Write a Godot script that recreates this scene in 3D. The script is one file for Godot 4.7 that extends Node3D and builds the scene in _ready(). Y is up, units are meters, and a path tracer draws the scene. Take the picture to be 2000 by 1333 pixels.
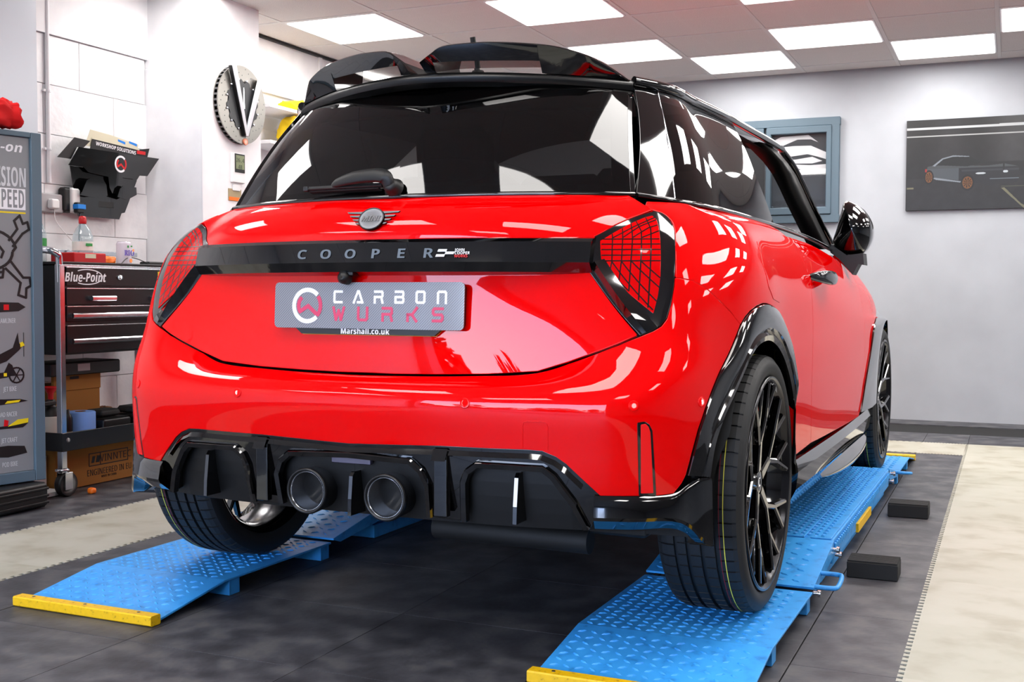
extends Node3D
# A red hatchback on a blue drive-on lift in a white workshop. y up, metres; the car's rear axle is at z = 0, its nose points to -z.

var M := {}          # materials
var taken := {}      # names in use at top level
var rng := RandomNumberGenerator.new()
var place := Transform3D()      # where the things being built stand

# ------------------------------------------------------------------ mesh builder
class MB:
	var v := PackedVector3Array()
	var n := PackedVector3Array()
	var t := PackedVector2Array()
	var ix := PackedInt32Array()
	func vert(p: Vector3, nn: Vector3, q := Vector2.ZERO) -> int:
		v.append(p); n.append(nn); t.append(q)
		return v.size() - 1
	func tri(a: int, b: int, c: int) -> void:
		var g := (v[b] - v[a]).cross(v[c] - v[a])
		if g.length_squared() < 1e-18: return
		if g.dot(n[a] + n[b] + n[c]) > 0.0:
			ix.append(a); ix.append(c); ix.append(b)
		else:
			ix.append(a); ix.append(b); ix.append(c)
	func quad(a: int, b: int, c: int, d: int) -> void:
		tri(a, b, c); tri(a, c, d)
	func face(pts: Array) -> void:            # flat convex polygon
		var nn: Vector3 = ((pts[1] - pts[0]) as Vector3).cross(pts[2] - pts[0]).normalized()
		var k := []
		for p in pts: k.append(vert(p, nn))
		for i in range(1, k.size() - 1): tri(k[0], k[i], k[i + 1])
	func add(o: MB, x: Transform3D) -> void:
		var b := v.size()
		var nb := x.basis.inverse().transposed()
		for i in o.v.size():
			v.append(x * o.v[i]); n.append((nb * o.n[i]).normalized()); t.append(o.t[i])
		var flip := x.basis.determinant() < 0.0
		for i in range(0, o.ix.size(), 3):
			ix.append(b + o.ix[i])
			ix.append(b + o.ix[i + (2 if flip else 1)])
			ix.append(b + o.ix[i + (1 if flip else 2)])
	func mirrored() -> MB:
		var r := MB.new()
		r.add(self, Transform3D(Basis.from_scale(Vector3(-1, 1, 1)), Vector3.ZERO))
		return r
	# rows of points, smooth
	func grid(rows: Array, close_u := false, close_v := false) -> void:
		var nr: int = rows.size()
		var nc: int = rows[0].size()
		var base := v.size()
		for i in nr:
			for j in nc:
				var a: Vector3; var b: Vector3; var c: Vector3; var d: Vector3
				if close_u:
					a = rows[i][(j + nc - 1) % nc]; b = rows[i][(j + 1) % nc]
				else:
					a = rows[i][maxi(j - 1, 0)]; b = rows[i][mini(j + 1, nc - 1)]
				if close_v:
					c = rows[(i + nr - 1) % nr][j]; d = rows[(i + 1) % nr][j]
				else:
					c = rows[maxi(i - 1, 0)][j]; d = rows[mini(i + 1, nr - 1)][j]
				var nn := (b - a).cross(d - c)
				if nn.length_squared() < 1e-16:
					nn = (b - a).cross((rows[mini(i + 1, nr - 1)][mini(j + 1, nc - 1)] - rows[maxi(i - 1, 0)][maxi(j - 1, 0)]))
				if nn.length_squared() < 1e-18: nn = Vector3.UP
				vert(rows[i][j], nn.normalized(), Vector2(float(j) / maxi(nc - 1, 1), float(i) / maxi(nr - 1, 1)))
		for i in (nr if close_v else nr - 1):
			for j in (nc if close_u else nc - 1):
				var i2 := (i + 1) % nr
				var j2 := (j + 1) % nc
				quad(base + i * nc + j, base + i * nc + j2, base + i2 * nc + j2, base + i2 * nc + j)
	# rows of points with a crease along every row (flat across, smooth along)
	func facets(rows: Array, close_v := false) -> void:
		for i in (rows.size() if close_v else rows.size() - 1):
			grid([rows[i], rows[(i + 1) % rows.size()]])
	func box(c: Vector3, s: Vector3, b := 0.0, x := Transform3D()) -> void:
		var o := MB.new()
		b = minf(b, minf(s.x, minf(s.y, s.z)) * 0.49)
		var h := s * 0.5
		if b <= 0.0:
			for ax in 3:
				for sg in [-1.0, 1.0]:
					var u := Vector3.ZERO; var w := Vector3.ZERO; var d := Vector3.ZERO
					d[ax] = h[ax] * sg; u[(ax + 1) % 3] = h[(ax + 1) % 3]; w[(ax + 2) % 3] = h[(ax + 2) % 3]
					var nn := Vector3.ZERO; nn[ax] = sg
					o.quad(o.vert(d - u - w, nn, Vector2(0, 0)), o.vert(d + u - w, nn, Vector2(1, 0)), o.vert(d + u + w, nn, Vector2(1, 1)), o.vert(d - u + w, nn, Vector2(0, 1)))
		else:
			# chamfered box with shared smooth normals on the chamfers
			var id := {}
			for ax in 3:
				for sg in [-1, 1]:
					for a in [-1, 1]:
						for e in [-1, 1]:
							var p := Vector3.ZERO
							var sgn := [0, 0, 0]
							sgn[ax] = sg; sgn[(ax + 1) % 3] = a; sgn[(ax + 2) % 3] = e
							for k in 3: p[k] = sgn[k] * (h[k] if k == ax else h[k] - b)
							var nn := Vector3.ZERO; nn[ax] = sg
							id[[ax, sgn[0], sgn[1], sgn[2]]] = o.vert(p, nn, Vector2(a * 0.5 + 0.5, e * 0.5 + 0.5))
			for ax in 3:
				for sg in [-1, 1]:
					var q := []
					for ae in [[-1, -1], [1, -1], [1, 1], [-1, 1]]:
						var g := [0, 0, 0]
						g[ax] = sg; g[(ax + 1) % 3] = ae[0]; g[(ax + 2) % 3] = ae[1]
						q.append(id[[ax, g[0], g[1], g[2]]])
					o.quad(q[0], q[1], q[2], q[3])
				var a1 := (ax + 1) % 3
				var a2 := (ax + 2) % 3
				for s1 in [-1, 1]:
					for s2 in [-1, 1]:
						var q2 := []
						for pr in [[a1, -1], [a1, 1], [a2, 1], [a2, -1]]:
							var g2 := [0, 0, 0]
							g2[ax] = pr[1]; g2[a1] = s1; g2[a2] = s2
							q2.append(id[[pr[0], g2[0], g2[1], g2[2]]])
						o.quad(q2[0], q2[1], q2[2], q2[3])
			for s1 in [-1, 1]:
				for s2 in [-1, 1]:
					for s3 in [-1, 1]:
						o.tri(id[[0, s1, s2, s3]], id[[1, s1, s2, s3]], id[[2, s1, s2, s3]])
		add(o, x * Transform3D(Basis(), c))
	# profile of (radius, height) turned round the local y axis
	func lathe(prof: Array, seg: int, x := Transform3D(), crease := false) -> void:
		var rows := []
		for p in prof:
			var r := PackedVector3Array()
			for k in seg:
				var a := TAU * k / seg
				r.append(x * Vector3(p.x * cos(a), p.y, p.x * sin(a)))
			rows.append(r)
		if crease:
			for i in rows.size() - 1: grid([rows[i], rows[i + 1]], true)
		else: grid(rows, true)
	func disc(r: float, y: float, seg: int, x := Transform3D(), up := 1.0) -> void:
		var nn := (x.basis * Vector3(0, up, 0)).normalized()
		var c := vert(x * Vector3(0, y, 0), nn)
		var k := []
		for i in seg:
			var a := TAU * i / seg
			k.append(vert(x * Vector3(r * cos(a), y, r * sin(a)), nn))
		for i in seg: tri(c, k[i], k[(i + 1) % seg])
	func tube(pts: Array, r: float, seg := 10, closed := false, caps := true) -> void:
		var rows := []
		var m: int = pts.size()
		var up := Vector3.UP
		for i in m:
			var d: Vector3 = (pts[(i + 1) % m] if closed else pts[mini(i + 1, m - 1)]) - (pts[(i + m - 1) % m] if closed else pts[maxi(i - 1, 0)])
			d = d.normalized()
			if i == 0:
				if absf(d.dot(up)) > 0.95: up = Vector3.RIGHT
			var s := d.cross(up).normalized()
			up = s.cross(d).normalized()
			var row := PackedVector3Array()
			for k in seg:
				var a := TAU * k / seg
				row.append(pts[i] + s * cos(a) * r + up * sin(a) * r)
			rows.append(row)
		grid(rows, true, closed)
		if caps and not closed:
			for e in [0, m - 1]:
				var nn: Vector3 = (pts[0] - pts[1] if e == 0 else pts[m - 1] - pts[m - 2]).normalized()
				var c := vert(pts[e], nn)
				var k2 := []
				for p in rows[e]: k2.append(vert(p, nn))
				for i in seg: tri(c, k2[i], k2[(i + 1) % seg])
	# straight bar of a bevelled rectangular section; w across, h along up
	func bar(p: Vector3, q: Vector3, w: float, h: float, up := Vector3.UP, b := 0.002, w2 := -1.0, h2 := -1.0) -> void:
		if w2 < 0.0: w2 = w
		if h2 < 0.0: h2 = h
		var d := (q - p).normalized()
		var s := d.cross(up).normalized()
		var u := s.cross(d).normalized()
		var ring := func(c: Vector3, ww: float, hh: float) -> PackedVector3Array:
			var r := PackedVector3Array()
			var x := ww * 0.5
			var y := hh * 0.5
			for k in [[-x + b, -y], [x - b, -y], [x, -y + b], [x, y - b], [x - b, y], [-x + b, y], [-x, y - b], [-x, -y + b]]:
				r.append(c + s * k[0] + u * k[1])
			return r
		var r0: PackedVector3Array = ring.call(p, w, h)
		var r1: PackedVector3Array = ring.call(q, w2, h2)
		for i in 8:
			var j := (i + 1) % 8
			face([r0[i], r0[j], r1[j], r1[i]])
		face(Array(r0)); face(Array(r1))
	# flat polygon (x,y) pushed from z0 to z1 with a bevelled rim, placed by x
	func prism(poly: PackedVector2Array, z0: float, z1: float, x := Transform3D(), b := 0.0) -> void:
		var tr := Geometry2D.triangulate_polygon(poly)
		var top := poly
		if b > 0.0:
			var sh := Geometry2D.offset_polygon(poly, -b)
			if sh.size() == 1 and sh[0].size() == poly.size(): top = sh[0]; tr = Geometry2D.triangulate_polygon(top)
			else: b = 0.0
		for e in [0, 1]:
			var nn := (x.basis * Vector3(0, 0, 1 if e else -1)).normalized()
			var pl := top if e == 1 else poly
			var tt := tr if e == 1 else Geometry2D.triangulate_polygon(poly)
			var k := []
			for p in pl: k.append(vert(x * Vector3(p.x, p.y, z1 if e else z0), nn, p))
			for i in range(0, tt.size(), 3): tri(k[tt[i]], k[tt[i + 1]], k[tt[i + 2]])
		var m := poly.size()
		for i in m:
			var j := (i + 1) % m
			face([x * Vector3(poly[i].x, poly[i].y, z0), x * Vector3(poly[j].x, poly[j].y, z0), x * Vector3(poly[j].x, poly[j].y, z1 - b), x * Vector3(poly[i].x, poly[i].y, z1 - b)])
		if b > 0.0:
			var sm := 0
			var best := 1e9
			for i in m:
				if top[i].distance_squared_to(poly[0]) < best: best = top[i].distance_squared_to(poly[0]); sm = i
			var dir := 1
			if top[(sm + 1) % m].distance_squared_to(poly[1]) > top[(sm + m - 1) % m].distance_squared_to(poly[1]): dir = -1
			for i in m:
				var j := (i + 1) % m
				var a := top[(sm + dir * i + m * 2) % m]
				var c := top[(sm + dir * (i + 1) + m * 2) % m]
				face([x * Vector3(poly[i].x, poly[i].y, z1 - b), x * Vector3(poly[j].x, poly[j].y, z1 - b), x * Vector3(c.x, c.y, z1), x * Vector3(a.x, a.y, z1)])
	func mesh(m: Material) -> ArrayMesh:
		var a := []
		a.resize(Mesh.ARRAY_MAX)
		a[Mesh.ARRAY_VERTEX] = v; a[Mesh.ARRAY_NORMAL] = n; a[Mesh.ARRAY_TEX_UV] = t; a[Mesh.ARRAY_INDEX] = ix
		var r := ArrayMesh.new()
		if ix.size() == 0: return r
		r.add_surface_from_arrays(Mesh.PRIMITIVE_TRIANGLES, a)
		r.surface_set_material(0, m)
		return r

# ------------------------------------------------------------------ smooth surface through a net of measured points
class Surf:
	var P := []; var Mu := []; var Mv := []; var W := []
	var ku := PackedFloat64Array(); var kv := PackedFloat64Array()
	func _init(rows: Array, us: Array, vs: Array) -> void:
		for r in rows:
			var q := PackedVector3Array()
			for i in range(0, r.size(), 3): q.append(Vector3(r[i], r[i + 1], r[i + 2]))
			P.append(q)
		ku = PackedFloat64Array(us); kv = PackedFloat64Array(vs)
		Mv = along_v(P)
		for r in P: Mu.append(second(ku, r))
		for r in Mv: W.append(second(ku, r))
	func along_v(g: Array) -> Array:
		var out := []
		for i in g.size():
			var e := PackedVector3Array(); e.resize(g[0].size()); out.append(e)
		for j in g[0].size():
			var col := PackedVector3Array()
			for i in g.size(): col.append(g[i][j])
			var m := second(kv, col)
			for i in g.size(): out[i][j] = m[i]
		return out
	func second(k: PackedFloat64Array, y: PackedVector3Array) -> PackedVector3Array:
		var m := y.size()
		var r := PackedVector3Array(); r.resize(m)
		if m < 3: return r
		var cp := PackedFloat64Array(); cp.resize(m)
		var dp := PackedVector3Array(); dp.resize(m)
		for i in range(1, m - 1):
			var h0 := k[i] - k[i - 1]
			var h1 := k[i + 1] - k[i]
			var b := 2.0 * (h0 + h1) - h0 * cp[i - 1]
			cp[i] = h1 / b
			dp[i] = (6.0 * ((y[i + 1] - y[i]) / h1 - (y[i] - y[i - 1]) / h0) - h0 * dp[i - 1]) / b
		for i in range(m - 2, 0, -1): r[i] = dp[i] - cp[i] * r[i + 1]
		return r
	func at(u: float, w: float) -> Vector3:
		var j := clampi(ku.bsearch(u) - 1, 0, ku.size() - 2)
		var i := clampi(kv.bsearch(w) - 1, 0, kv.size() - 2)
		var h := ku[j + 1] - ku[j]
		var b := (u - ku[j]) / h
		var a := 1.0 - b
		var c := (a * a * a - a) * h * h / 6.0
		var d := (b * b * b - b) * h * h / 6.0
		var r0: Vector3 = P[i][j] * a + P[i][j + 1] * b + Mu[i][j] * c + Mu[i][j + 1] * d
		var r1: Vector3 = P[i + 1][j] * a + P[i + 1][j + 1] * b + Mu[i + 1][j] * c + Mu[i + 1][j + 1] * d
		var m0: Vector3 = Mv[i][j] * a + Mv[i][j + 1] * b + W[i][j] * c + W[i][j + 1] * d
		var m1: Vector3 = Mv[i + 1][j] * a + Mv[i + 1][j + 1] * b + W[i + 1][j] * c + W[i + 1][j + 1] * d
		h = kv[i + 1] - kv[i]
		b = (w - kv[i]) / h
		a = 1.0 - b
		return r0 * a + r1 * b + m0 * ((a * a * a - a) * h * h / 6.0) + m1 * ((b * b * b - b) * h * h / 6.0)
	func nrm(u: float, w: float) -> Vector3:
		var e := 0.0015
		return (at(u + e, w) - at(u - e, w)).cross(at(u, w + e) - at(u, w - e)).normalized()
	# a sheet cut to poly in (u, w); lift off the surface, rolled edges of the given depth
	func sheet(mb: MB, poly: PackedVector2Array, lift: float, step: float, depth: float, halves := false) -> void:
		if Geometry2D.is_polygon_clockwise(poly):
			poly.reverse()
		var lo := poly[0]; var hi := poly[0]
		for p in poly: lo = lo.min(p); hi = hi.max(p)
		var nx := int(ceil((hi.x - lo.x) / step)); var ny := int(ceil((hi.y - lo.y) / step))
		var sx := (hi.x - lo.x) / nx; var sy := (hi.y - lo.y) / ny
		var edge := {}
		var m := poly.size()
		for i in m:
			var a := poly[i]; var b := poly[(i + 1) % m]
			var q := int(ceil(a.distance_to(b) / (minf(sx, sy) * 0.2))) + 1
			for k in q + 1:
				var p := a.lerp(b, float(k) / q)
				edge[Vector2i(clampi(int((p.x - lo.x) / sx), 0, nx - 1), clampi(int((p.y - lo.y) / sy), 0, ny - 1))] = true
		var inside := {}
		var cache := {}
		var corner := func(i: int, j: int) -> int:
			var key := Vector2i(i, j)
			if not cache.has(key):
				var u := lo.x + i * sx; var w := lo.y + j * sy
				var nn := nrm(u, w)
				cache[key] = mb.vert(at(u, w) + nn * lift, nn, Vector2(u, w))
			return cache[key]
		for j in ny:
			for i in nx:
				var x0 := lo.x + i * sx; var y0 := lo.y + j * sy
				if edge.has(Vector2i(i, j)):
					var cell := PackedVector2Array([Vector2(x0, y0), Vector2(x0 + sx, y0), Vector2(x0 + sx, y0 + sy), Vector2(x0, y0 + sy)])
					for piece in Geometry2D.intersect_polygons(cell, poly):
						var tr := Geometry2D.triangulate_polygon(piece)
						var id := []
						for p in piece:
							var nn := nrm(p.x, p.y)
							id.append(mb.vert(at(p.x, p.y) + nn * lift, nn, p))
						for k in range(0, tr.size(), 3): mb.tri(id[tr[k]], id[tr[k + 1]], id[tr[k + 2]])
				elif Geometry2D.is_point_in_polygon(Vector2(x0 + sx * 0.5, y0 + sy * 0.5), poly):
					mb.quad(corner.call(i, j), corner.call(i + 1, j), corner.call(i + 1, j + 1), corner.call(i, j + 1))
		if depth > 0.0:
			rim(mb, poly, lift, step, depth, halves)
	func rim(mb: MB, poly: PackedVector2Array, lift: float, step: float, depth: float, halves := false) -> void:
		var m := poly.size()
		for i in m:
			var a := poly[i]; var b := poly[(i + 1) % m]
			if halves and a.x < 0.003 and b.x < 0.003: continue
			var q := int(ceil(a.distance_to(b) / step))
			var prev := []
			for k in q + 1:
				var p := a.lerp(b, float(k) / q)
				var nn := nrm(p.x, p.y)
				var c := at(p.x, p.y)
				var dir := (at(p.x + (b.x - a.x) * 0.01, p.y + (b.y - a.y) * 0.01) - c).normalized()
				var out := dir.cross(nn).normalized()
				var r := minf(depth * 0.3, 0.0016)
				var row := [mb.vert(c + nn * lift, nn), mb.vert(c + nn * (lift - r * 0.4) + out * r * 0.8, (nn + out).normalized()), mb.vert(c + nn * (lift - r) + out * r, out), mb.vert(c + nn * (lift - depth) + out * r, out)]
				if k > 0:
					for e in 3: mb.quad(prev[e], prev[e + 1], row[e + 1], row[e])
				prev = row

# ------------------------------------------------------------------ scene helpers
func numbered(called: String) -> String:
	if not taken.has(called):
		taken[called] = 0
		return called
	taken[called] += 1
	return "%s_%03d" % [called, taken[called]]

func thing(called: String, label: String, category: String, at := Vector3.ZERO, group := "") -> Node3D:
	var o := Node3D.new()
	o.name = numbered(called)
	add_child(o)
	o.transform = place * Transform3D(Basis(), at)
	tag(o, label, category, group)
	return o

func tag(o: Node, label: String, category: String, group := "") -> void:
	o.set_meta("label", label)
	o.set_meta("category", category)
	if group: o.set_meta("group", group)

func part(parent: Node, called: String, mb: MB, m: Material, label := "") -> MeshInstance3D:
	var o := MeshInstance3D.new()
	o.name = called
	o.mesh = mb.mesh(m)
	parent.add_child(o, true)
	if label: o.set_meta("label", label)
	return o

func solo(called: String, mb: MB, m: Material, label: String, category: String, group := "") -> MeshInstance3D:
	var o := MeshInstance3D.new()
	o.name = numbered(called)
	o.mesh = mb.mesh(m)
	add_child(o)
	o.transform = place
	tag(o, label, category, group)
	return o

func struct(called: String, mb: MB, m: Material) -> MeshInstance3D:
	var o := MeshInstance3D.new()
	o.name = numbered(called)
	o.mesh = mb.mesh(m)
	add_child(o)
	o.transform = place
	o.set_meta("kind", "structure")
	return o

func instance(parent: Node, called: String, mesh: Mesh, x := Transform3D()) -> MeshInstance3D:
	var o := MeshInstance3D.new()
	o.name = called
	o.mesh = mesh
	o.transform = x
	parent.add_child(o, true)
	return o

func mat(key: String, c: Color, rough := 0.5, metal := 0.0, coat := 0.0, coat_rough := 0.03) -> StandardMaterial3D:
	var m := StandardMaterial3D.new()
	m.resource_name = key
	m.albedo_color = c
	m.roughness = rough
	m.metallic = metal
	if coat > 0.0:
		m.clearcoat_enabled = true
		m.clearcoat = coat
		m.clearcoat_roughness = coat_rough
	M[key] = m
	return m

func glass(key: String, c: Color) -> StandardMaterial3D:
	var m := mat(key, c, 0.02)
	m.transparency = BaseMaterial3D.TRANSPARENCY_ALPHA
	return m

func lettering(parent: Node, called: String, s: String, height: float, depth: float, m: Material, x: Transform3D, face := "Droid Sans", bold := false, align := HORIZONTAL_ALIGNMENT_CENTER) -> MeshInstance3D:
	var f := SystemFont.new()
	f.font_names = PackedStringArray([face])
	if bold: f.font_weight = 700
	var t := TextMesh.new()
	t.text = s
	t.font = f
	t.font_size = 64
	t.pixel_size = height / 46.0
	t.depth = depth
	t.curve_step = 2.0
	t.horizontal_alignment = align
	t.material = m
	var o := MeshInstance3D.new()
	o.name = called
	o.mesh = t
	o.transform = x
	parent.add_child(o, true)
	return o

func frame(o: Vector3, right: Vector3, up: Vector3) -> Transform3D:
	right = right.normalized()
	var n := right.cross(up).normalized()
	return Transform3D(Basis(right, n.cross(right).normalized(), n), o)

func round_rect(w: float, h: float, r: float, seg := 5) -> PackedVector2Array:
	var p := PackedVector2Array()
	for c in [[1, 1, 0], [-1, 1, 1], [-1, -1, 2], [1, -1, 3]]:
		for k in seg + 1:
			var a: float = (c[2] + float(k) / seg) * PI / 2
			p.append(Vector2(c[0] * (w / 2 - r) + cos(a) * r, c[1] * (h / 2 - r) + sin(a) * r))
	return p

func spline(pts: Array, n: int) -> Array:
	var out := []
	var m: int = pts.size()
	for i in m - 1:
		var p0: Vector3 = pts[maxi(i - 1, 0)]; var p1: Vector3 = pts[i]; var p2: Vector3 = pts[i + 1]; var p3: Vector3 = pts[mini(i + 2, m - 1)]
		for k in n:
			out.append(p1.cubic_interpolate(p2, p0, p3, float(k) / n))
	out.append(pts[m - 1])
	return out

func noise_tex(freq: float, seed_: int, ramp: Array, size := 512, oct := 4, type := FastNoiseLite.TYPE_SIMPLEX_SMOOTH) -> NoiseTexture2D:
	var f := FastNoiseLite.new()
	f.seed = seed_
	f.noise_type = type
	f.frequency = freq
	f.fractal_octaves = oct
	var t := NoiseTexture2D.new()
	t.width = size; t.height = size
	t.seamless = true
	t.noise = f
	var g := Gradient.new()
	var off := PackedFloat32Array(); var cs := PackedColorArray()
	for r in ramp:
		off.append(r[0]); cs.append(r[1])
	g.offsets = off; g.colors = cs
	t.color_ramp = g
	return t

func world_tex(m: StandardMaterial3D, t: Texture2D, scale: float) -> void:
	m.albedo_texture = t
	m.uv1_triplanar = true
	m.uv1_world_triplanar = true
	m.uv1_scale = Vector3.ONE * scale

# ------------------------------------------------------------------ camera, light, sky
const FLOOR := -0.052
const CEIL := 2.294

func set_up_view() -> void:
	var cam := Camera3D.new()
	cam.name = "camera"
	add_child(cam)
	var yaw := deg_to_rad(23.4936); var pitch := deg_to_rad(-2.4365); var roll := deg_to_rad(0.1269)
	var f := Vector3(-sin(yaw) * cos(pitch), sin(pitch), -cos(yaw) * cos(pitch))
	var r := Vector3(cos(yaw), 0, -sin(yaw))
	var u := r.cross(f)
	var r2 := r * cos(roll) + u * sin(roll)
	var u2 := u * cos(roll) - r * sin(roll)
	cam.transform = Transform3D(Basis(r2, u2, -f), Vector3(1.4206, 0.7922, 2.8449))
	cam.fov = rad_to_deg(2.0 * atan(666.5 / 2240.7))
	cam.near = 0.05
	cam.far = 300.0
	cam.current = true
	var e := Environment.new()
	e.background_mode = Environment.BG_SKY
	var sm := ProceduralSkyMaterial.new()
	sm.sky_top_color = Color(0.52, 0.64, 0.84)
	sm.sky_horizon_color = Color(0.86, 0.89, 0.94)
	sm.sky_curve = 0.18
	sm.ground_horizon_color = Color(0.55, 0.55, 0.55)
	sm.ground_bottom_color = Color(0.30, 0.30, 0.30)
	sm.sky_energy_multiplier = 4.2
	var sky := Sky.new()
	sky.sky_material = sm
	e.sky = sky
	e.tonemap_mode = Environment.TONE_MAPPER_LINEAR
	e.tonemap_exposure = 0.70
	e.sdfgi_enabled = true
	e.ssao_enabled = true
	e.ssil_enabled = true
	var w := WorldEnvironment.new()
	w.name = "surroundings"
	w.environment = e
	add_child(w)

# ceiling grid cells (column, row) that hold a light; column 0 row 0 is the panel over the car's right front
const PX := 0.612
const PZ := 0.602
const LIT := [[0, 0], [-2, 0], [2, 0], [1, 1], [-1, 1], [-4, -2], [-2, -2], [0, -2], [2, -2], [-4, -4], [2, -4], [-4, -7], [1, -7], [2, -6], [-2, -9], [0, -9], [3, -9], [-4, -12], [-1, -12], [2, -12], [4, 0], [4, -2], [4, -4], [6, 0], [6, -2], [6, -4], [8, -1], [8, -3], [5, -7], [8, -7], [5, -11]]
const WHERE := {
	Vector2i(-4, -2): "square ceiling panel light closest to the white pillar's top",
	Vector2i(-2, -2): "square ceiling panel light over the car roof, above the spoiler's centre notch",
	Vector2i(0, -2): "square ceiling panel light over the car's bonnet, two rows from the far wall's lights",
	Vector2i(-2, 0): "square ceiling panel light behind the spoiler, partly hidden by the roof",
	Vector2i(-1, 1): "square ceiling panel light at the far wall, on the car roof's side of the window",
	Vector2i(0, 0): "square ceiling panel light above the steel-blue window",
	Vector2i(1, 1): "square ceiling panel light at the far wall, above the canvas picture",
	Vector2i(2, 0): "square ceiling panel light beyond the canvas picture's middle",
}

func cell(c: int, r: int) -> Vector3:
	return Vector3(0.405 + c * PX, CEIL, -4.087 - r * PZ)

func build_ceiling() -> void:
	var slab := MB.new()
	slab.box(Vector3(1.95, CEIL + 0.16, 0.2), Vector3(9.7, 0.1, 11.6))
	var top := struct("ceiling", slab, M.grid_bar)
	var lit := {}
	for k in LIT: lit[Vector2i(k[0], k[1])] = true
	var tile := MB.new()
	tile.box(Vector3(0, 0.010, 0), Vector3(PX - 0.022, 0.014, PZ - 0.022), 0.002)
	var tm := tile.mesh(M.ceiling_tile)
	for r in range(-16, 2):
		for c in range(-5, 11):
			var p := cell(c, r)
			if lit.has(Vector2i(c, r)): continue
			instance(top, "ceiling_tile", tm, Transform3D(Basis(), p))
	var edge := MB.new()     # cut row of tiles along the far wall
	edge.box(Vector3(0, 0.010, 0), Vector3(PX - 0.022, 0.014, 0.21), 0.002)
	var em := edge.mesh(M.ceiling_tile)
	for c in range(-5, 11): instance(top, "ceiling_tile", em, Transform3D(Basis(), Vector3(0.405 + c * PX, CEIL, -4.087 - 1.5 * PZ - 0.118)))
	var bm := MB.new()
	for c in range(-5, 12):
		bm.box(Vector3(0.405 + (c - 0.5) * PX, CEIL + 0.006, 0.2), Vector3(0.024, 0.012, 10.8), 0.002)
	var b1 := struct("trim", bm, M.grid_bar)
	b1.name = "trim_1"
	var bz := MB.new()
	for r in range(-16, 3):
		bz.box(Vector3(1.95, CEIL + 0.0055, -4.087 - (r - 0.5) * PZ), Vector3(9.4, 0.0118, 0.024), 0.002)
	var b2 := struct("trim_x", bz, M.grid_bar)
	b2.name = "trim_2"
	# light panels
	var fr := MB.new()
	fr.box(Vector3(0, 0.008, 0), Vector3(PX - 0.024, 0.02, PZ - 0.024), 0.002)
	var fm := fr.mesh(M.white_metal)
	var df := MB.new()
	df.prism(round_rect(PX - 0.046, PZ - 0.034, 0.012), 0.0, 0.004, Transform3D(Basis(Vector3.RIGHT, PI / 2), Vector3(0, -0.002, 0)))
	var dm := df.mesh(M.panel_glow)
	for k in LIT:
		var o := thing("ceiling_light", WHERE.get(Vector2i(k[0], k[1]), "square ceiling panel light seen only as a reflection in the paintwork"), "ceiling light", cell(k[0], k[1]), "ceiling panel lights")
		instance(o, "frame", fm)
		instance(o, "diffuser", dm)
		var l := AreaLight3D.new()
		l.name = "light"
		l.area_size = Vector2(PX - 0.05, PZ - 0.04)
		l.area_normalize_energy = false
		l.light_energy = PANEL
		l.light_color = Color(1.0, 0.985, 0.97)
		l.shadow_enabled = true
		l.area_range = 12.0
		l.rotation.x = -PI / 2
		l.position.y = -0.008
		o.add_child(l)

const PANEL := 6.0
const WALL := Transform3D(Vector3(1.02, 0, 0), Vector3(0, 1.02, 0), Vector3(0, 0, 1.02), Vector3(0.071, 0.008, 0.172))
const CART := Transform3D(Vector3(1.032, 0, 0), Vector3(0, 1.032, 0), Vector3(0, 0, 1.032), Vector3(0.006, 0.0037, 0.069))

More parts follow.
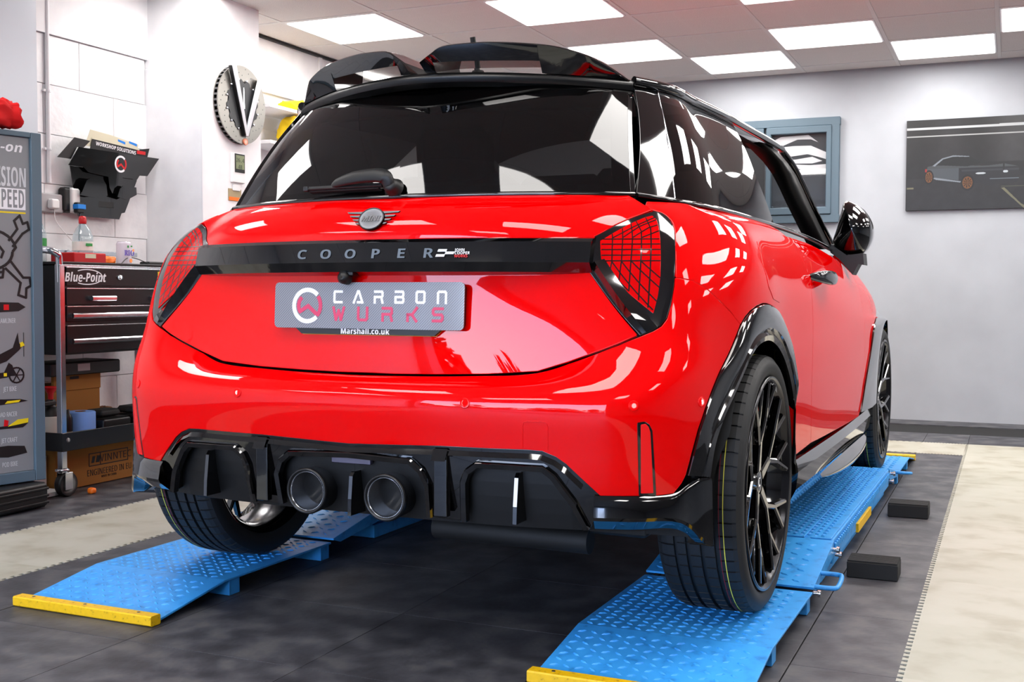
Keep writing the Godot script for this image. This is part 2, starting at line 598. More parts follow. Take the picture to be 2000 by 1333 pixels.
# ------------------------------------------------------------------ room shell
func build_room() -> void:
	var zb := -5.22
	# ---- floor: black base, rubber tiles laid on it
	var fl := MB.new()
	fl.box(Vector3(1.95, FLOOR - 0.06, 0.2), Vector3(9.7, 0.106, 11.6))
	var floor_ := struct("floor", fl, M.floor_base)
	var xs := [-2.653, -2.26, -1.768, -1.267, -1.02, -0.53, -0.03, 0.47, 0.975, 1.213, 1.705, 2.2, 2.69, 3.18, 3.67, 4.16, 4.65, 5.14, 5.63, 6.1, 6.6]
	var zs := []
	for k in range(-11, 11): zs.append(0.70 + k * 0.4711)
	for i in xs.size() - 1:
		var x0: float = xs[i]; var x1: float = xs[i + 1]
		var bay := i == 4 or i == 7
		if bay:
			var b := MB.new()
			b.box(Vector3((x0 + x1) / 2, FLOOR - 0.005, (0.70 - 3.54) / 2), Vector3(x1 - x0 - 0.005, 0.008, 4.235), 0.0015)
			part(floor_, "rubber_mat", b, M.rubber_tile_b)
		for j in zs.size() - 1:
			var z0: float = zs[j]; var z1: float = zs[j + 1]
			var zc := (z0 + z1) / 2
			if zc < -4.9: continue
			if bay and zc < 0.70 and zc > -3.54: continue
			var beige := (i == 2 or i == 9) and zc > -4.05 or (i > 2 and i < 9 and zc < -3.54 and zc > -4.05)
			if beige:
				var pl := jigsaw(x1 - x0, z1 - z0, i == 2 or i == 9)
				var b2 := MB.new()
				b2.prism(pl, -0.004, 0.0012, Transform3D(Basis(Vector3.RIGHT, -PI / 2), Vector3((x0 + x1) / 2, FLOOR, zc)))
				part(floor_, "floor_tile", b2, M.beige_tile if (i + j) % 2 else M.beige_tile_b, "pale beige interlocking floor tile")
			else:
				var b3 := MB.new()
				b3.box(Vector3((x0 + x1) / 2, FLOOR - 0.005, zc), Vector3(x1 - x0 - 0.0016, 0.009, z1 - z0 - 0.0016), 0.0006)
				part(floor_, "floor_tile", b3, M.rubber_tile if (i * 7 + j * 3) % 3 else M.rubber_tile_b)
	var far := MB.new()
	far.box(Vector3(1.95, FLOOR - 0.005, -5.085), Vector3(9.2, 0.008, 0.26))
	part(floor_, "rubber_mat", far, M.rubber_tile)
	# ---- far wall
	var w := MB.new()
	w.box(Vector3(1.95, 1.1, zb - 0.1), Vector3(9.7, 2.5, 0.2))
	struct("wall_back", w, M.grey_wall)
	# ---- right wall (outside the picture; the doors mirror it)
	var wr := MB.new()
	wr.box(Vector3(6.7, 1.1, 0.2), Vector3(0.2, 2.5, 11.4))
	struct("wall_right", wr, M.grey_wall)
	place = WALL
	# ---- left wall: plain band at the top, painted blocks below
	var wl := MB.new()
	wl.box(Vector3(-2.771, 1.1, 0.2), Vector3(0.18, 2.5, 11.4))
	wl.box(Vector3(-2.666, 2.09, 0.2), Vector3(0.014, 0.33, 11.0))
	var left := struct("wall_left", wl, M.white_wall)
	var bl := MB.new()
	bl.box(Vector3.ZERO, Vector3(0.02, 0.2215, 0.4392), 0.0025)
	var bmesh := bl.mesh(M.block_paint)
	var course := 0
	var y := 1.925 - 0.1125
	while y > -0.1:
		var z := -1.964 + 0.21 - (0.22 if course % 2 else 0.0)
		while z < 2.4:
			if z - 0.22 > -2.0 or true:
				instance(left, "block", bmesh, Transform3D(Basis(), Vector3(-2.681, y, z + 0.02)))
			z += 0.441
		y -= 0.2235
		course += 1
	var bl2 := MB.new()
	bl2.box(Vector3(-2.676, 1.0, -3.9), Vector3(0.012, 1.42, 2.8), 0.003)
	part(left, "panel", bl2, M.white_wall)
	# ---- column on the left wall, boxed in white board, with a thin cover strip
	var col := MB.new()
	col.box(Vector3(-2.506, 1.1, -2.2025), Vector3(0.35, 2.42, 0.477), 0.004)
	var cw := struct("wall_column", col, M.white_wall)
	cw.name = "wall_pillar"
	var lower := MB.new()
	lower.box(Vector3(-2.504, 0.90, -2.2025), Vector3(0.354, 1.96, 0.485), 0.003)
	part(cw, "board", lower, M.white_wall)
	var bead := MB.new()
	bead.box(Vector3(-2.327, 1.1, -1.961), Vector3(0.008, 2.42, 0.008), 0.002)
	part(cw, "corner_bead", bead, M.white_metal)
	# ---- trunking on the recessed wall beyond the column
	var tr := MB.new()
	tr.box(Vector3(-2.66, 1.1, -3.52), Vector3(0.03, 2.3, 0.035), 0.003)
	var t3 := struct("trim_v", tr, M.white_metal)
	t3.name = "trim_3"
	var dk := MB.new()
	dk.box(Vector3(-2.655, (CEIL - 0.008) / 1.02 - 0.008, -3.7), Vector3(0.03, 0.014, 2.7))
	var t4 := struct("trim_e", dk, M.dark_trim)
	t4.name = "trim_4"
	place = Transform3D()
	# ---- wall behind the camera with the open roller door
	var wf := MB.new()
	wf.box(Vector3(-2.75, 1.1, 5.9), Vector3(0.4, 2.5, 0.2))
	wf.box(Vector3(4.2, 1.1, 5.9), Vector3(5.2, 2.5, 0.2))
	wf.box(Vector3(-0.5, 2.30, 5.9), Vector3(4.2, 0.22, 0.2))
	struct("wall_front", wf, M.grey_wall)
	# ---- outside: yard and a line of trees, mirrored in the car's tailgate
	var yard := MB.new()
	yard.box(Vector3(0, FLOOR - 0.06, 36.0), Vector3(80, 0.1, 60))
	struct("floor_yard", yard, M.yard)
	build_trees()

func jigsaw(w: float, d: float, side: bool) -> PackedVector2Array:
	# rectangle w by d whose long sides (or ends) carry dovetail tabs
	var p := PackedVector2Array()
	var a := w / 2 if side else d / 2
	var b := d / 2 if side else w / 2
	var n := 15
	var st := 2.0 * b / n
	var right := []
	for k in n:
		var y0 := -b + k * st
		right.append_array([Vector2(a - 0.006, y0), Vector2(a - 0.006, y0 + st * 0.30), Vector2(a + 0.007, y0 + st * 0.18), Vector2(a + 0.007, y0 + st * 0.82), Vector2(a - 0.006, y0 + st * 0.70)])
	right.append(Vector2(a - 0.006, b))
	for q in right: p.append(q if side else Vector2(q.y, -q.x))
	for q in right: p.append(-q if side else Vector2(-q.y, q.x))
	return p

func build_trees() -> void:
	rng.seed = 5
	var hd := MB.new()
	for q in 5200:
		var hx := rng.randf_range(-26.0, 14.0)
		var top := 1.25 + 0.45 * sin(hx * 0.9) * sin(hx * 0.37 + 1.0) + 0.25 * sin(hx * 2.3)
		var c := Vector3(hx, FLOOR + rng.randf_range(0.05, 1.0) * top, 16.0 + rng.randf_range(-0.3, 0.3))
		var u := Vector3(rng.randfn(), rng.randfn(), rng.randfn()).normalized()
		var w := u.cross(Vector3(rng.randfn(), rng.randfn(), rng.randfn())).normalized()
		hd.face([c - u * 0.16, c + w * 0.09, c + u * 0.16, c - w * 0.09])
	var hedge := solo("hedge", hd, M.leaf, "ragged green hedge across the yard, mirrored in the tailgate", "hedge")
	hedge.set_meta("kind", "stuff")
	rng.seed = 11
	var leaf: Material = M.leaf
	for k in 9:
		var h := rng.randf_range(2.2, 3.6)
		var x := -16.0 + k * 3.6 + rng.randf_range(-0.4, 0.4)
		var z := 19.0 + rng.randf_range(-1.0, 1.5)
		var o := thing("tree", "leafy tree in the row across the yard, mirrored in the tailgate", "tree", Vector3(x, FLOOR, z), "trees across the yard")
		var tk := MB.new()
		tk.lathe([Vector2(0.11, 0), Vector2(0.08, h * 0.5), Vector2(0.03, h * 0.85)], 8)
		part(o, "trunk", tk, M.bark)
		var cr := MB.new()
		for q in 420:
			var d := Vector3(rng.randfn(), rng.randfn(), rng.randfn()).normalized() * rng.randf_range(0.6, 1.0)
			var c := Vector3(d.x * h * 0.42, h * 0.62 + d.y * h * 0.4, d.z * h * 0.4)
			var u := Vector3(rng.randfn(), rng.randfn(), rng.randfn()).normalized()
			var w := u.cross(Vector3(rng.randfn(), rng.randfn(), rng.randfn())).normalized()
			var s := rng.randf_range(0.10, 0.22)
			cr.face([c - u * s, c + w * s * 0.5, c + u * s, c - w * s * 0.5])
		part(o, "crown", cr, leaf)

# ------------------------------------------------------------------ the car
func pv(a: Array) -> PackedVector2Array:
	var p := PackedVector2Array()
	for i in range(0, a.size(), 2): p.append(Vector2(a[i], a[i + 1]))
	return p

func inset(p: PackedVector2Array, d: float) -> PackedVector2Array:
	var o := Geometry2D.offset_polygon(p, -d, Geometry2D.JOIN_MITER)
	var r: PackedVector2Array = o[0]
	for i in r.size():
		if r[i].x < d * 1.6 and r[i].x > -0.01: r[i].x = 0.0
	return r

func both(mb: MB) -> MB:
	mb.add(mb.mirrored(), Transform3D())
	return mb

var SA: Surf; var SB: Surf; var SG: Surf; var SS: Surf; var SR: Surf

func build_car() -> void:
	SA = Surf.new([
		[-0.3, 0.22, 0.445, 0, 0.22, 0.45, 0.3, 0.22, 0.445, 0.52, 0.22, 0.418, 0.655, 0.22, 0.375, 0.733, 0.22, 0.315, 0.775, 0.22, 0.235, 0.81, 0.22, 0.06, 0.825, 0.22, -0.25, 0.833, 0.22, -0.65, 0.836, 0.22, -1.1, 0.832, 0.22, -1.55, 0.823, 0.22, -2, 0.814, 0.22, -2.45, 0.782, 0.22, -2.9],
		[-0.3, 0.33, 0.47, 0, 0.33, 0.474, 0.3, 0.33, 0.47, 0.52, 0.33, 0.446, 0.665, 0.33, 0.405, 0.746, 0.33, 0.342, 0.789, 0.33, 0.245, 0.825, 0.33, 0.06, 0.835, 0.33, -0.25, 0.843, 0.33, -0.65, 0.844, 0.33, -1.1, 0.84, 0.33, -1.55, 0.831, 0.33, -2, 0.822, 0.33, -2.45, 0.787, 0.33, -2.9],
		[-0.3, 0.44, 0.486, 0, 0.44, 0.49, 0.3, 0.44, 0.486, 0.52, 0.44, 0.461, 0.67, 0.44, 0.42, 0.75, 0.44, 0.351, 0.795, 0.44, 0.25, 0.832, 0.44, 0.06, 0.842, 0.44, -0.25, 0.848, 0.44, -0.65, 0.848, 0.44, -1.1, 0.844, 0.44, -1.55, 0.835, 0.44, -2, 0.826, 0.44, -2.45, 0.792, 0.44, -2.9],
		[-0.3, 0.525, 0.493, 0, 0.525, 0.497, 0.3, 0.525, 0.493, 0.52, 0.525, 0.466, 0.672, 0.525, 0.424, 0.749, 0.525, 0.352, 0.795, 0.525, 0.25, 0.834, 0.525, 0.06, 0.845, 0.525, -0.25, 0.85, 0.525, -0.65, 0.849, 0.525, -1.1, 0.844, 0.525, -1.55, 0.835, 0.525, -2, 0.826, 0.525, -2.45, 0.792, 0.525, -2.9],
		[-0.3, 0.554, 0.475, 0, 0.553, 0.48, 0.3, 0.554, 0.475, 0.52, 0.562, 0.447, 0.67, 0.575, 0.408, 0.744, 0.585, 0.347, 0.791, 0.585, 0.245, 0.834, 0.585, 0.06, 0.845, 0.585, -0.25, 0.849, 0.585, -0.65, 0.848, 0.585, -1.1, 0.843, 0.585, -1.55, 0.834, 0.585, -2, 0.826, 0.585, -2.45, 0.792, 0.585, -2.9],
		[-0.3, 0.575, 0.42, 0, 0.571, 0.425, 0.3, 0.575, 0.42, 0.52, 0.605, 0.392, 0.662, 0.655, 0.362, 0.734, 0.66, 0.324, 0.783, 0.66, 0.235, 0.831, 0.66, 0.06, 0.842, 0.66, -0.25, 0.845, 0.66, -0.65, 0.844, 0.66, -1.1, 0.839, 0.66, -1.55, 0.83, 0.66, -2, 0.822, 0.66, -2.45, 0.788, 0.66, -2.9],
		[-0.3, 0.592, 0.355, 0, 0.585, 0.36, 0.3, 0.592, 0.355, 0.52, 0.64, 0.35, 0.655, 0.73, 0.338, 0.727, 0.74, 0.304, 0.775, 0.74, 0.222, 0.824, 0.74, 0.06, 0.836, 0.74, -0.25, 0.838, 0.74, -0.65, 0.837, 0.733, -1.1, 0.832, 0.715, -1.55, 0.823, 0.692, -2, 0.815, 0.665, -2.45, 0.779, 0.625, -2.9],
		[-0.3, 0.66, 0.325, 0, 0.65, 0.33, 0.3, 0.66, 0.325, 0.52, 0.7, 0.325, 0.645, 0.8, 0.318, 0.715, 0.81, 0.288, 0.763, 0.81, 0.205, 0.812, 0.81, 0.06, 0.824, 0.81, -0.25, 0.826, 0.808, -0.65, 0.825, 0.798, -1.1, 0.819, 0.78, -1.55, 0.81, 0.757, -2, 0.802, 0.73, -2.45, 0.764, 0.69, -2.9],
		[-0.3, 0.76, 0.315, 0, 0.75, 0.32, 0.3, 0.76, 0.315, 0.52, 0.78, 0.31, 0.63, 0.865, 0.295, 0.7, 0.87, 0.264, 0.745, 0.87, 0.18, 0.789, 0.872, 0.06, 0.803, 0.87, -0.25, 0.808, 0.863, -0.65, 0.809, 0.853, -1.1, 0.803, 0.835, -1.55, 0.792, 0.812, -2, 0.778, 0.785, -2.45, 0.728, 0.745, -2.9],
		[-0.3, 0.85, 0.305, 0, 0.85, 0.31, 0.3, 0.85, 0.305, 0.52, 0.86, 0.295, 0.605, 0.915, 0.262, 0.676, 0.92, 0.222, 0.718, 0.92, 0.15, 0.757, 0.92, 0.06, 0.776, 0.918, -0.25, 0.785, 0.911, -0.65, 0.787, 0.901, -1.1, 0.782, 0.883, -1.55, 0.769, 0.86, -2, 0.74, 0.833, -2.45, 0.668, 0.793, -2.9],
		[-0.3, 0.92, 0.285, 0, 0.92, 0.29, 0.3, 0.92, 0.285, 0.52, 0.92, 0.27, 0.575, 0.95, 0.235, 0.645, 0.955, 0.195, 0.688, 0.955, 0.12, 0.722, 0.952, 0.06, 0.745, 0.95, -0.25, 0.757, 0.943, -0.65, 0.762, 0.933, -1.1, 0.761, 0.915, -1.55, 0.742, 0.892, -2, 0.69, 0.865, -2.45, 0.59, 0.825, -2.9],
		[-0.3, 0.97, 0.265, 0, 0.97, 0.27, 0.3, 0.97, 0.265, 0.52, 0.965, 0.24, 0.545, 0.977, 0.205, 0.612, 0.977, 0.163, 0.662, 0.977, 0.1, 0.682, 0.972, 0.06, 0.708, 0.97, -0.25, 0.724, 0.963, -0.65, 0.732, 0.953, -1.1, 0.733, 0.935, -1.55, 0.712, 0.912, -2, 0.61, 0.885, -2.45, 0.49, 0.845, -2.9]],
		[-0.3001, 0, 0.3, 0.522, 0.6554, 0.7442, 0.8416, 0.9906, 1.301, 1.7011, 2.1512, 2.6014, 3.0518, 3.5036, 3.9583], [0, 0.1116, 0.2221, 0.3072, 0.3603, 0.4332, 0.4963, 0.5661, 0.6376, 0.7059, 0.7622, 0.8137])
	SB = Surf.new([
		[-0.21, 0.55, 0.396, 0, 0.55, 0.397, 0.21, 0.55, 0.396, 0.39, 0.55, 0.3932, 0.535, 0.55, 0.3894, 0.66, 0.55, 0.385, 0.747, 0.55, 0.35, 0.793, 0.55, 0.248],
		[-0.21, 0.62, 0.3928, 0, 0.62, 0.395, 0.21, 0.62, 0.3928, 0.39, 0.62, 0.3864, 0.535, 0.62, 0.3778, 0.657, 0.62, 0.368, 0.738, 0.62, 0.333, 0.787, 0.62, 0.24],
		[-0.21, 0.7, 0.3878, 0, 0.7, 0.391, 0.21, 0.7, 0.3878, 0.39, 0.7, 0.3777, 0.535, 0.7, 0.3635, 0.65, 0.7, 0.348, 0.73, 0.7, 0.312, 0.779, 0.7, 0.228],
		[-0.21, 0.78, 0.3802, 0, 0.78, 0.384, 0.21, 0.78, 0.3802, 0.39, 0.78, 0.366, 0.535, 0.78, 0.3444, 0.64, 0.78, 0.322, 0.72, 0.78, 0.295, 0.768, 0.78, 0.212],
		[-0.21, 0.85, 0.3757, 0, 0.85, 0.38, 0.21, 0.85, 0.3757, 0.39, 0.85, 0.357, 0.535, 0.85, 0.326, 0.63, 0.85, 0.296, 0.705, 0.85, 0.272, 0.752, 0.85, 0.188],
		[-0.21, 0.9, 0.3768, 0, 0.9, 0.382, 0.21, 0.9, 0.3768, 0.39, 0.9, 0.3505, 0.535, 0.9, 0.3032, 0.615, 0.9, 0.264, 0.687, 0.9, 0.242, 0.73, 0.9, 0.162],
		[-0.21, 0.94, 0.3587, 0, 0.94, 0.366, 0.21, 0.94, 0.3587, 0.39, 0.94, 0.3249, 0.52, 0.94, 0.2741, 0.595, 0.94, 0.232, 0.658, 0.94, 0.208, 0.7, 0.94, 0.135],
		[-0.21, 0.97, 0.3204, 0, 0.97, 0.33, 0.21, 0.97, 0.3204, 0.39, 0.97, 0.2818, 0.505, 0.97, 0.2357, 0.578, 0.97, 0.196, 0.628, 0.97, 0.178, 0.668, 0.97, 0.105],
		[-0.21, 0.995, 0.2669, 0, 0.995, 0.279, 0.21, 0.995, 0.2669, 0.39, 0.995, 0.2257, 0.49, 0.995, 0.1868, 0.56, 0.995, 0.152, 0.6, 0.995, 0.14, 0.635, 0.995, 0.068]],
		[-0.2101, 0, 0.2101, 0.3918, 0.5312, 0.632, 0.7065, 0.8003], [0, 0.0709, 0.152, 0.2337, 0.3062, 0.3609, 0.4112, 0.4615, 0.5185])
	SG = Surf.new([
		[-0.2, 0.995, 0.262, 0, 0.995, 0.278, 0.2, 0.995, 0.262, 0.38, 0.995, 0.222, 0.5, 0.995, 0.178, 0.571, 0.995, 0.14],
		[-0.1934, 1.102, 0.2106, 0, 1.102, 0.2279, 0.1934, 1.102, 0.2106, 0.3668, 1.1014, 0.1666, 0.4769, 1.1007, 0.1187, 0.5443, 1.099, 0.078],
		[-0.1868, 1.2028, 0.1487, 0, 1.2028, 0.1673, 0.1868, 1.2028, 0.1487, 0.3536, 1.2014, 0.1008, 0.4538, 1.2001, 0.0489, 0.5175, 1.1968, 0.0056],
		[-0.18, 1.3, 0.074, 0, 1.3, 0.094, 0.18, 1.3, 0.074, 0.34, 1.298, 0.022, 0.43, 1.296, -0.034, 0.49, 1.291, -0.08]],
		[-0.1909, 0, 0.1909, 0.3672, 0.4839, 0.5619], [0, 0.1207, 0.2412, 0.3665])
	SS = Surf.new([
		[0.571, 0.995, 0.149, 0.645, 0.987, 0.055, 0.7, 0.978, -0.22, 0.72, 0.97, -0.55, 0.731, 0.962, -0.9, 0.738, 0.948, -1.3, 0.735, 0.93, -1.75],
		[0.5561, 1.0976, 0.0767, 0.6219, 1.0903, -0.0094, 0.6607, 1.0866, -0.2728, 0.6761, 1.0825, -0.5929, 0.6861, 1.0765, -0.933, 0.6944, 1.0655, -1.2934, 0.6977, 1.0491, -1.6642],
		[0.5309, 1.1954, 0.0045, 0.5884, 1.1887, -0.0737, 0.611, 1.1903, -0.3256, 0.6218, 1.1902, -0.6358, 0.6308, 1.1861, -0.966, 0.6404, 1.1781, -1.2868, 0.65, 1.1634, -1.5784],
		[0.494, 1.291, -0.07, 0.543, 1.285, -0.14, 0.549, 1.292, -0.38, 0.555, 1.296, -0.68, 0.563, 1.294, -1, 0.574, 1.289, -1.28, 0.59, 1.276, -1.49]],
		[0, 0.1028, 0.3628, 0.6783, 1.0135, 1.3541, 1.6853], [0, 0.13, 0.2591, 0.3923])
	SR = Surf.new([
		[-0.1877, 1.3049, 0.1069, 0, 1.306, 0.14, 0.1877, 1.3049, 0.1069, 0.3458, 1.3005, 0.0344, 0.4446, 1.2954, -0.0303, 0.494, 1.292, -0.068],
		[-0.2075, 1.37, -0.308, 0, 1.376, -0.3, 0.2075, 1.37, -0.308, 0.3822, 1.3467, -0.3254, 0.4914, 1.3197, -0.3409, 0.546, 1.302, -0.35],
		[-0.2101, 1.3943, -0.6032, 0, 1.402, -0.6, 0.2101, 1.3943, -0.6032, 0.3871, 1.3644, -0.6102, 0.4977, 1.3298, -0.6164, 0.553, 1.307, -0.62],
		[-0.2128, 1.4064, -0.9, 0, 1.415, -0.9, 0.2128, 1.4064, -0.9, 0.392, 1.3727, -0.9, 0.504, 1.3336, -0.9, 0.56, 1.308, -0.9],
		[-0.217, 1.3967, -1.2032, 0, 1.405, -1.2, 0.217, 1.3967, -1.2032, 0.3997, 1.3643, -1.2102, 0.5139, 1.3267, -1.2164, 0.571, 1.302, -1.22],
		[-0.2231, 1.3677, -1.4127, 0, 1.375, -1.4, 0.2231, 1.3677, -1.4127, 0.4109, 1.3394, -1.4406, 0.5283, 1.3066, -1.4655, 0.587, 1.285, -1.48]],
		[-0.2104, 0, 0.2104, 0.3922, 0.5107, 0.5721], [0, 0.3755, 0.663, 0.9543, 1.2634, 1.4915])
	var car := thing("hatchback_car", "glossy red three-door hatchback with black roof, spoiler and wheels on the blue lift", "car")
	# the body is drawn in its own frame; the car stands turned by 0.67 degrees to the room
	var turn := Basis(Vector3.UP, deg_to_rad(-0.666))
	car.transform = Transform3D(turn * Basis.from_scale(Vector3(1.01, 1, 1)), Vector3(0.0331, 0, -0.0165) + turn * Vector3(0, 0.027, 0.115))
	var red: Material = M.red_paint
	var blk: Material = M.gloss_black
	# ---- body panels
	var mb := MB.new()
	SA.sheet(mb, inset(pv([0, 0.199, 0.2368, 0.2068, 0.3618, 0.2072, 0.4447, 0.2079, 0.4757, 0.2065, 0.5038, 0.1956, 0.5237, 0.1809, 0.5571, 0.1449, 0.5871, 0.112, 0.6506, 0.1128, 0.6925, 0.1131, 0.7236, 0.1159, 0.7409, 0.1372, 0.7501, 0.1543, 0.7646, 0.2034, 0.7807, 0.254, 0.8012, 0.2954, 0.8263, 0.3312, 0.8546, 0.3661, 0.8863, 0.4019, 0.9126, 0.432, 0.9389, 0.4592, 0.9079, 0.4802, 0.8639, 0.5051, 0.823, 0.5301, 0.7833, 0.5466, 0.7363, 0.5531, 0.7317, 0.5317, 0.7206, 0.4957, 0.7098, 0.472, 0.6951, 0.4593, 0.6752, 0.4521, 0.6474, 0.4477, 0.6057, 0.4453, 0.5667, 0.4483, 0.4991, 0.4576, 0.4352, 0.445, 0.3127, 0.4453, 0.1903, 0.4361, 0.0871, 0.4329, 0, 0.429]), 0.0018), 0.0, 0.016, 0.014, true)
	var bumper := part(car, "rear_bumper", both(mb), red)
	mb = MB.new()
	SB.sheet(mb, inset(pv([0, 0.0239, 0.0709, 0.0233, 0.1778, 0.0255, 0.3069, 0.0301, 0.4302, 0.04, 0.4976, 0.0628, 0.5598, 0.0893, 0.5952, 0.1063, 0.6279, 0.1246, 0.5277, 0.2632, 0.525, 0.2703, 0.525, 0.269, 0, 0.269]), 0.0018), 0.0, 0.016, 0.014, true)
	SB.sheet(mb, inset(pv([0, 0.3406, 0.5219, 0.3406, 0.5219, 0.3433, 0.5267, 0.3505, 0.5768, 0.3799, 0.6357, 0.4079, 0.6795, 0.4292, 0.6877, 0.4323, 0.6443, 0.4923, 0.6243, 0.5165, 0, 0.5165]), 0.0018), 0.0, 0.014, 0.012, true)
	var hatch := part(car, "tailgate", both(mb), red)
	var q := MB.new()
	SA.sheet(q, inset(pv([0.9387, 0.4583, 0.9594, 0.4715, 0.9868, 0.4825, 1.0238, 0.4914, 1.0657, 0.4962, 1.097, 0.496, 1.1311, 0.4931, 1.191, 0.4861, 1.2556, 0.4738, 1.3134, 0.4544, 1.3573, 0.4319, 1.3936, 0.3809, 1.4225, 0.3362, 1.4473, 0.2397, 1.4608, 0.1618, 1.4646, 0.0959, 1.7254, 0.1076, 1.7046, 0.1939, 1.6886, 0.2764, 1.7005, 0.3524, 1.722, 0.4215, 1.7436, 0.4834, 1.7704, 0.5547, 1.7722, 0.604, 1.7482, 0.6434, 1.7126, 0.6872, 1.6867, 0.7368, 1.6567, 0.8107, 1.5953, 0.8107, 1.5338, 0.8107, 1.4724, 0.8107, 1.4109, 0.8107, 1.3495, 0.8107, 1.288, 0.8107, 1.2266, 0.8107, 1.1651, 0.8107, 1.1037, 0.8107, 1.0422, 0.8107, 0.9808, 0.8107, 0.9193, 0.8107, 0.8579, 0.8107, 0.7964, 0.8107, 0.735, 0.8107, 0.7198, 0.7847, 0.7264, 0.7573, 0.7289, 0.7573, 0.7405, 0.7495, 0.7494, 0.7373, 0.7547, 0.7214, 0.755, 0.7001, 0.7497, 0.6519, 0.7424, 0.5851, 0.7363, 0.5531, 0.7833, 0.5466, 0.823, 0.5301, 0.8639, 0.5051, 0.9079, 0.4802]), 0.0018), 0.0, 0.018, 0.014)
	part(car, "quarter_panel", q, red); part(car, "quarter_panel", q.mirrored(), red)
	var d := MB.new()
	SA.sheet(d, inset(pv([1.7254, 0.1076, 1.7046, 0.1939, 1.6886, 0.2764, 1.7005, 0.3524, 1.722, 0.4215, 1.7436, 0.4834, 1.7704, 0.5547, 1.7722, 0.604, 1.7482, 0.6434, 1.7126, 0.6872, 1.6867, 0.7368, 2.0135, 0.7363, 2.4189, 0.716, 2.747, 0.7021, 2.9387, 0.674, 3.0148, 0.6275, 3.0352, 0.5805, 3.0128, 0.4899, 2.9898, 0.3783, 2.9697, 0.2637, 2.9037, 0.1412, 2.8616, 0.0734]), 0.002), 0.0, 0.03, 0.014)
	var doors := [part(car, "door", d, red), part(car, "door", d.mirrored(), red)]
	var fe := MB.new()
	SA.sheet(fe, inset(pv([2.9387, 0.674, 3.0148, 0.6275, 3.0352, 0.5805, 3.0128, 0.4899, 2.9898, 0.3783, 2.9697, 0.2637, 2.9037, 0.1412, 2.8616, 0.0734, 2.8866, 0.087, 2.9318, 0.1248, 2.991, 0.1844, 3.081, 0.2508, 3.1663, 0.3076, 3.327, 0.4013, 3.8072, 0.5547, 3.8424, 0.5515, 3.8921, 0.4222, 3.9417, 0.3881, 3.9583, 0.3575, 3.9583, 0.3166, 3.9583, 0.2622, 3.9583, 0.2077, 3.9483, 0.2277, 3.9483, 0.8087, 2.9187, 0.8087]), 0.002), 0.0, 0.03, 0.014)
	part(car, "front_wing", fe, red); part(car, "front_wing", fe.mirrored(), red)
	var fl := MB.new()
	SA.sheet(fl, pv([1.2082, 0.6673, 1.2695, 0.6772, 1.3488, 0.6646, 1.3343, 0.6121, 1.3137, 0.5658, 1.3181, 0.5244, 1.3081, 0.5038, 1.261, 0.497, 1.176, 0.5054, 1.1408, 0.535, 1.1468, 0.5925]), 0.0012, 0.02, 0.003)
	part(car, "fuel_flap", fl, red)
	# dark inner shell below the panels and round the cabin
	var shell := MB.new()
	var rows := []
	var w := 0.02
	while w < SA.kv[SA.kv.size() - 1] - 0.005:
		var r := PackedVector3Array()
		for k in 46:
			var u := 0.0 + (SA.ku[SA.ku.size() - 1] - 0.02) * k / 45.0
			var c := SA.at(u, w) - SA.nrm(u, w) * 0.022
			r.append(c)
		rows.append(r)
		w += 0.035
	var keep := MB.new()
	for i in rows.size() - 1:
		for k in 45:
			var c: Vector3 = rows[i][k]
			var inwheel := (Vector2(c.y - 0.293, c.z + 0.115).length() < 0.41 or Vector2(c.y - 0.293, c.z + 2.61).length() < 0.41) and c.x > 0.5
			if not inwheel: keep.face([rows[i][k], rows[i][k + 1], rows[i + 1][k + 1], rows[i + 1][k]])
	part(car, "inner_shell", both(keep), M.satin_black)
	# ---- bonnet and nose (only their edge shows past the door)
	var bon := MB.new()
	var brow := []
	for i in 9:
		var zz := -1.95 - i * 0.14
		var yy: float = SA.at(SA.ku[SA.ku.size() - 1] * 0.0 + lerpf(3.0, 3.95, i / 8.0), SA.kv[SA.kv.size() - 1] - 0.01).y
		var xx: float = SA.at(lerpf(3.0, 3.95, i / 8.0), SA.kv[SA.kv.size() - 1] - 0.01).x
		var zr: float = SA.at(lerpf(3.0, 3.95, i / 8.0), SA.kv[SA.kv.size() - 1] - 0.01).z
		var r := PackedVector3Array()
		for k in 13:
			var t := -1.0 + k / 6.0
			r.append(Vector3(xx * t, yy + 0.06 * (1.0 - t * t), zr - 0.10 * (1.0 - t * t)))
		brow.append(r)
	bon.grid(brow)
	var nose := []
	for i in 6:
		var r2 := PackedVector3Array()
		var yy2 := 0.80 - i * 0.12
		for k in 13:
			var t2 := -1.0 + k / 6.0
			r2.append(Vector3(0.70 * t2, yy2 - 0.06, -2.86 - 0.34 * (1.0 - absf(t2) ** 3.0) * (1.0 - 0.08 * absf(i - 3.0))))
		nose.append(r2)
	bon.grid(nose)
	part(car, "bonnet", bon, red)
	# ---- belt trim
	var bt := MB.new()
	var bp := [Vector3(-0.571, 0.994, 0.146), Vector3(-0.5, 0.995, 0.184), Vector3(-0.38, 0.996, 0.229), Vector3(-0.2, 0.997, 0.268), Vector3(0, 0.997, 0.284), Vector3(0.2, 0.997, 0.268), Vector3(0.38, 0.996, 0.229), Vector3(0.5, 0.995, 0.184), Vector3(0.571, 0.994, 0.146)]
	bt.tube(spline(bp, 8), 0.0065, 8)
	part(car, "window_trim", bt, blk)
	var st := MB.new()
	var sp := [Vector3(0.575, 0.992, 0.143), Vector3(0.61, 0.987, 0.108), Vector3(0.650, 0.982, 0.055), Vector3(0.680, 0.978, -0.05), Vector3(0.704, 0.974, -0.22), Vector3(0.724, 0.966, -0.55), Vector3(0.735, 0.958, -0.9), Vector3(0.742, 0.944, -1.3), Vector3(0.742, 0.922, -1.75)]
	st.tube(spline(sp, 8), 0.0075, 8)
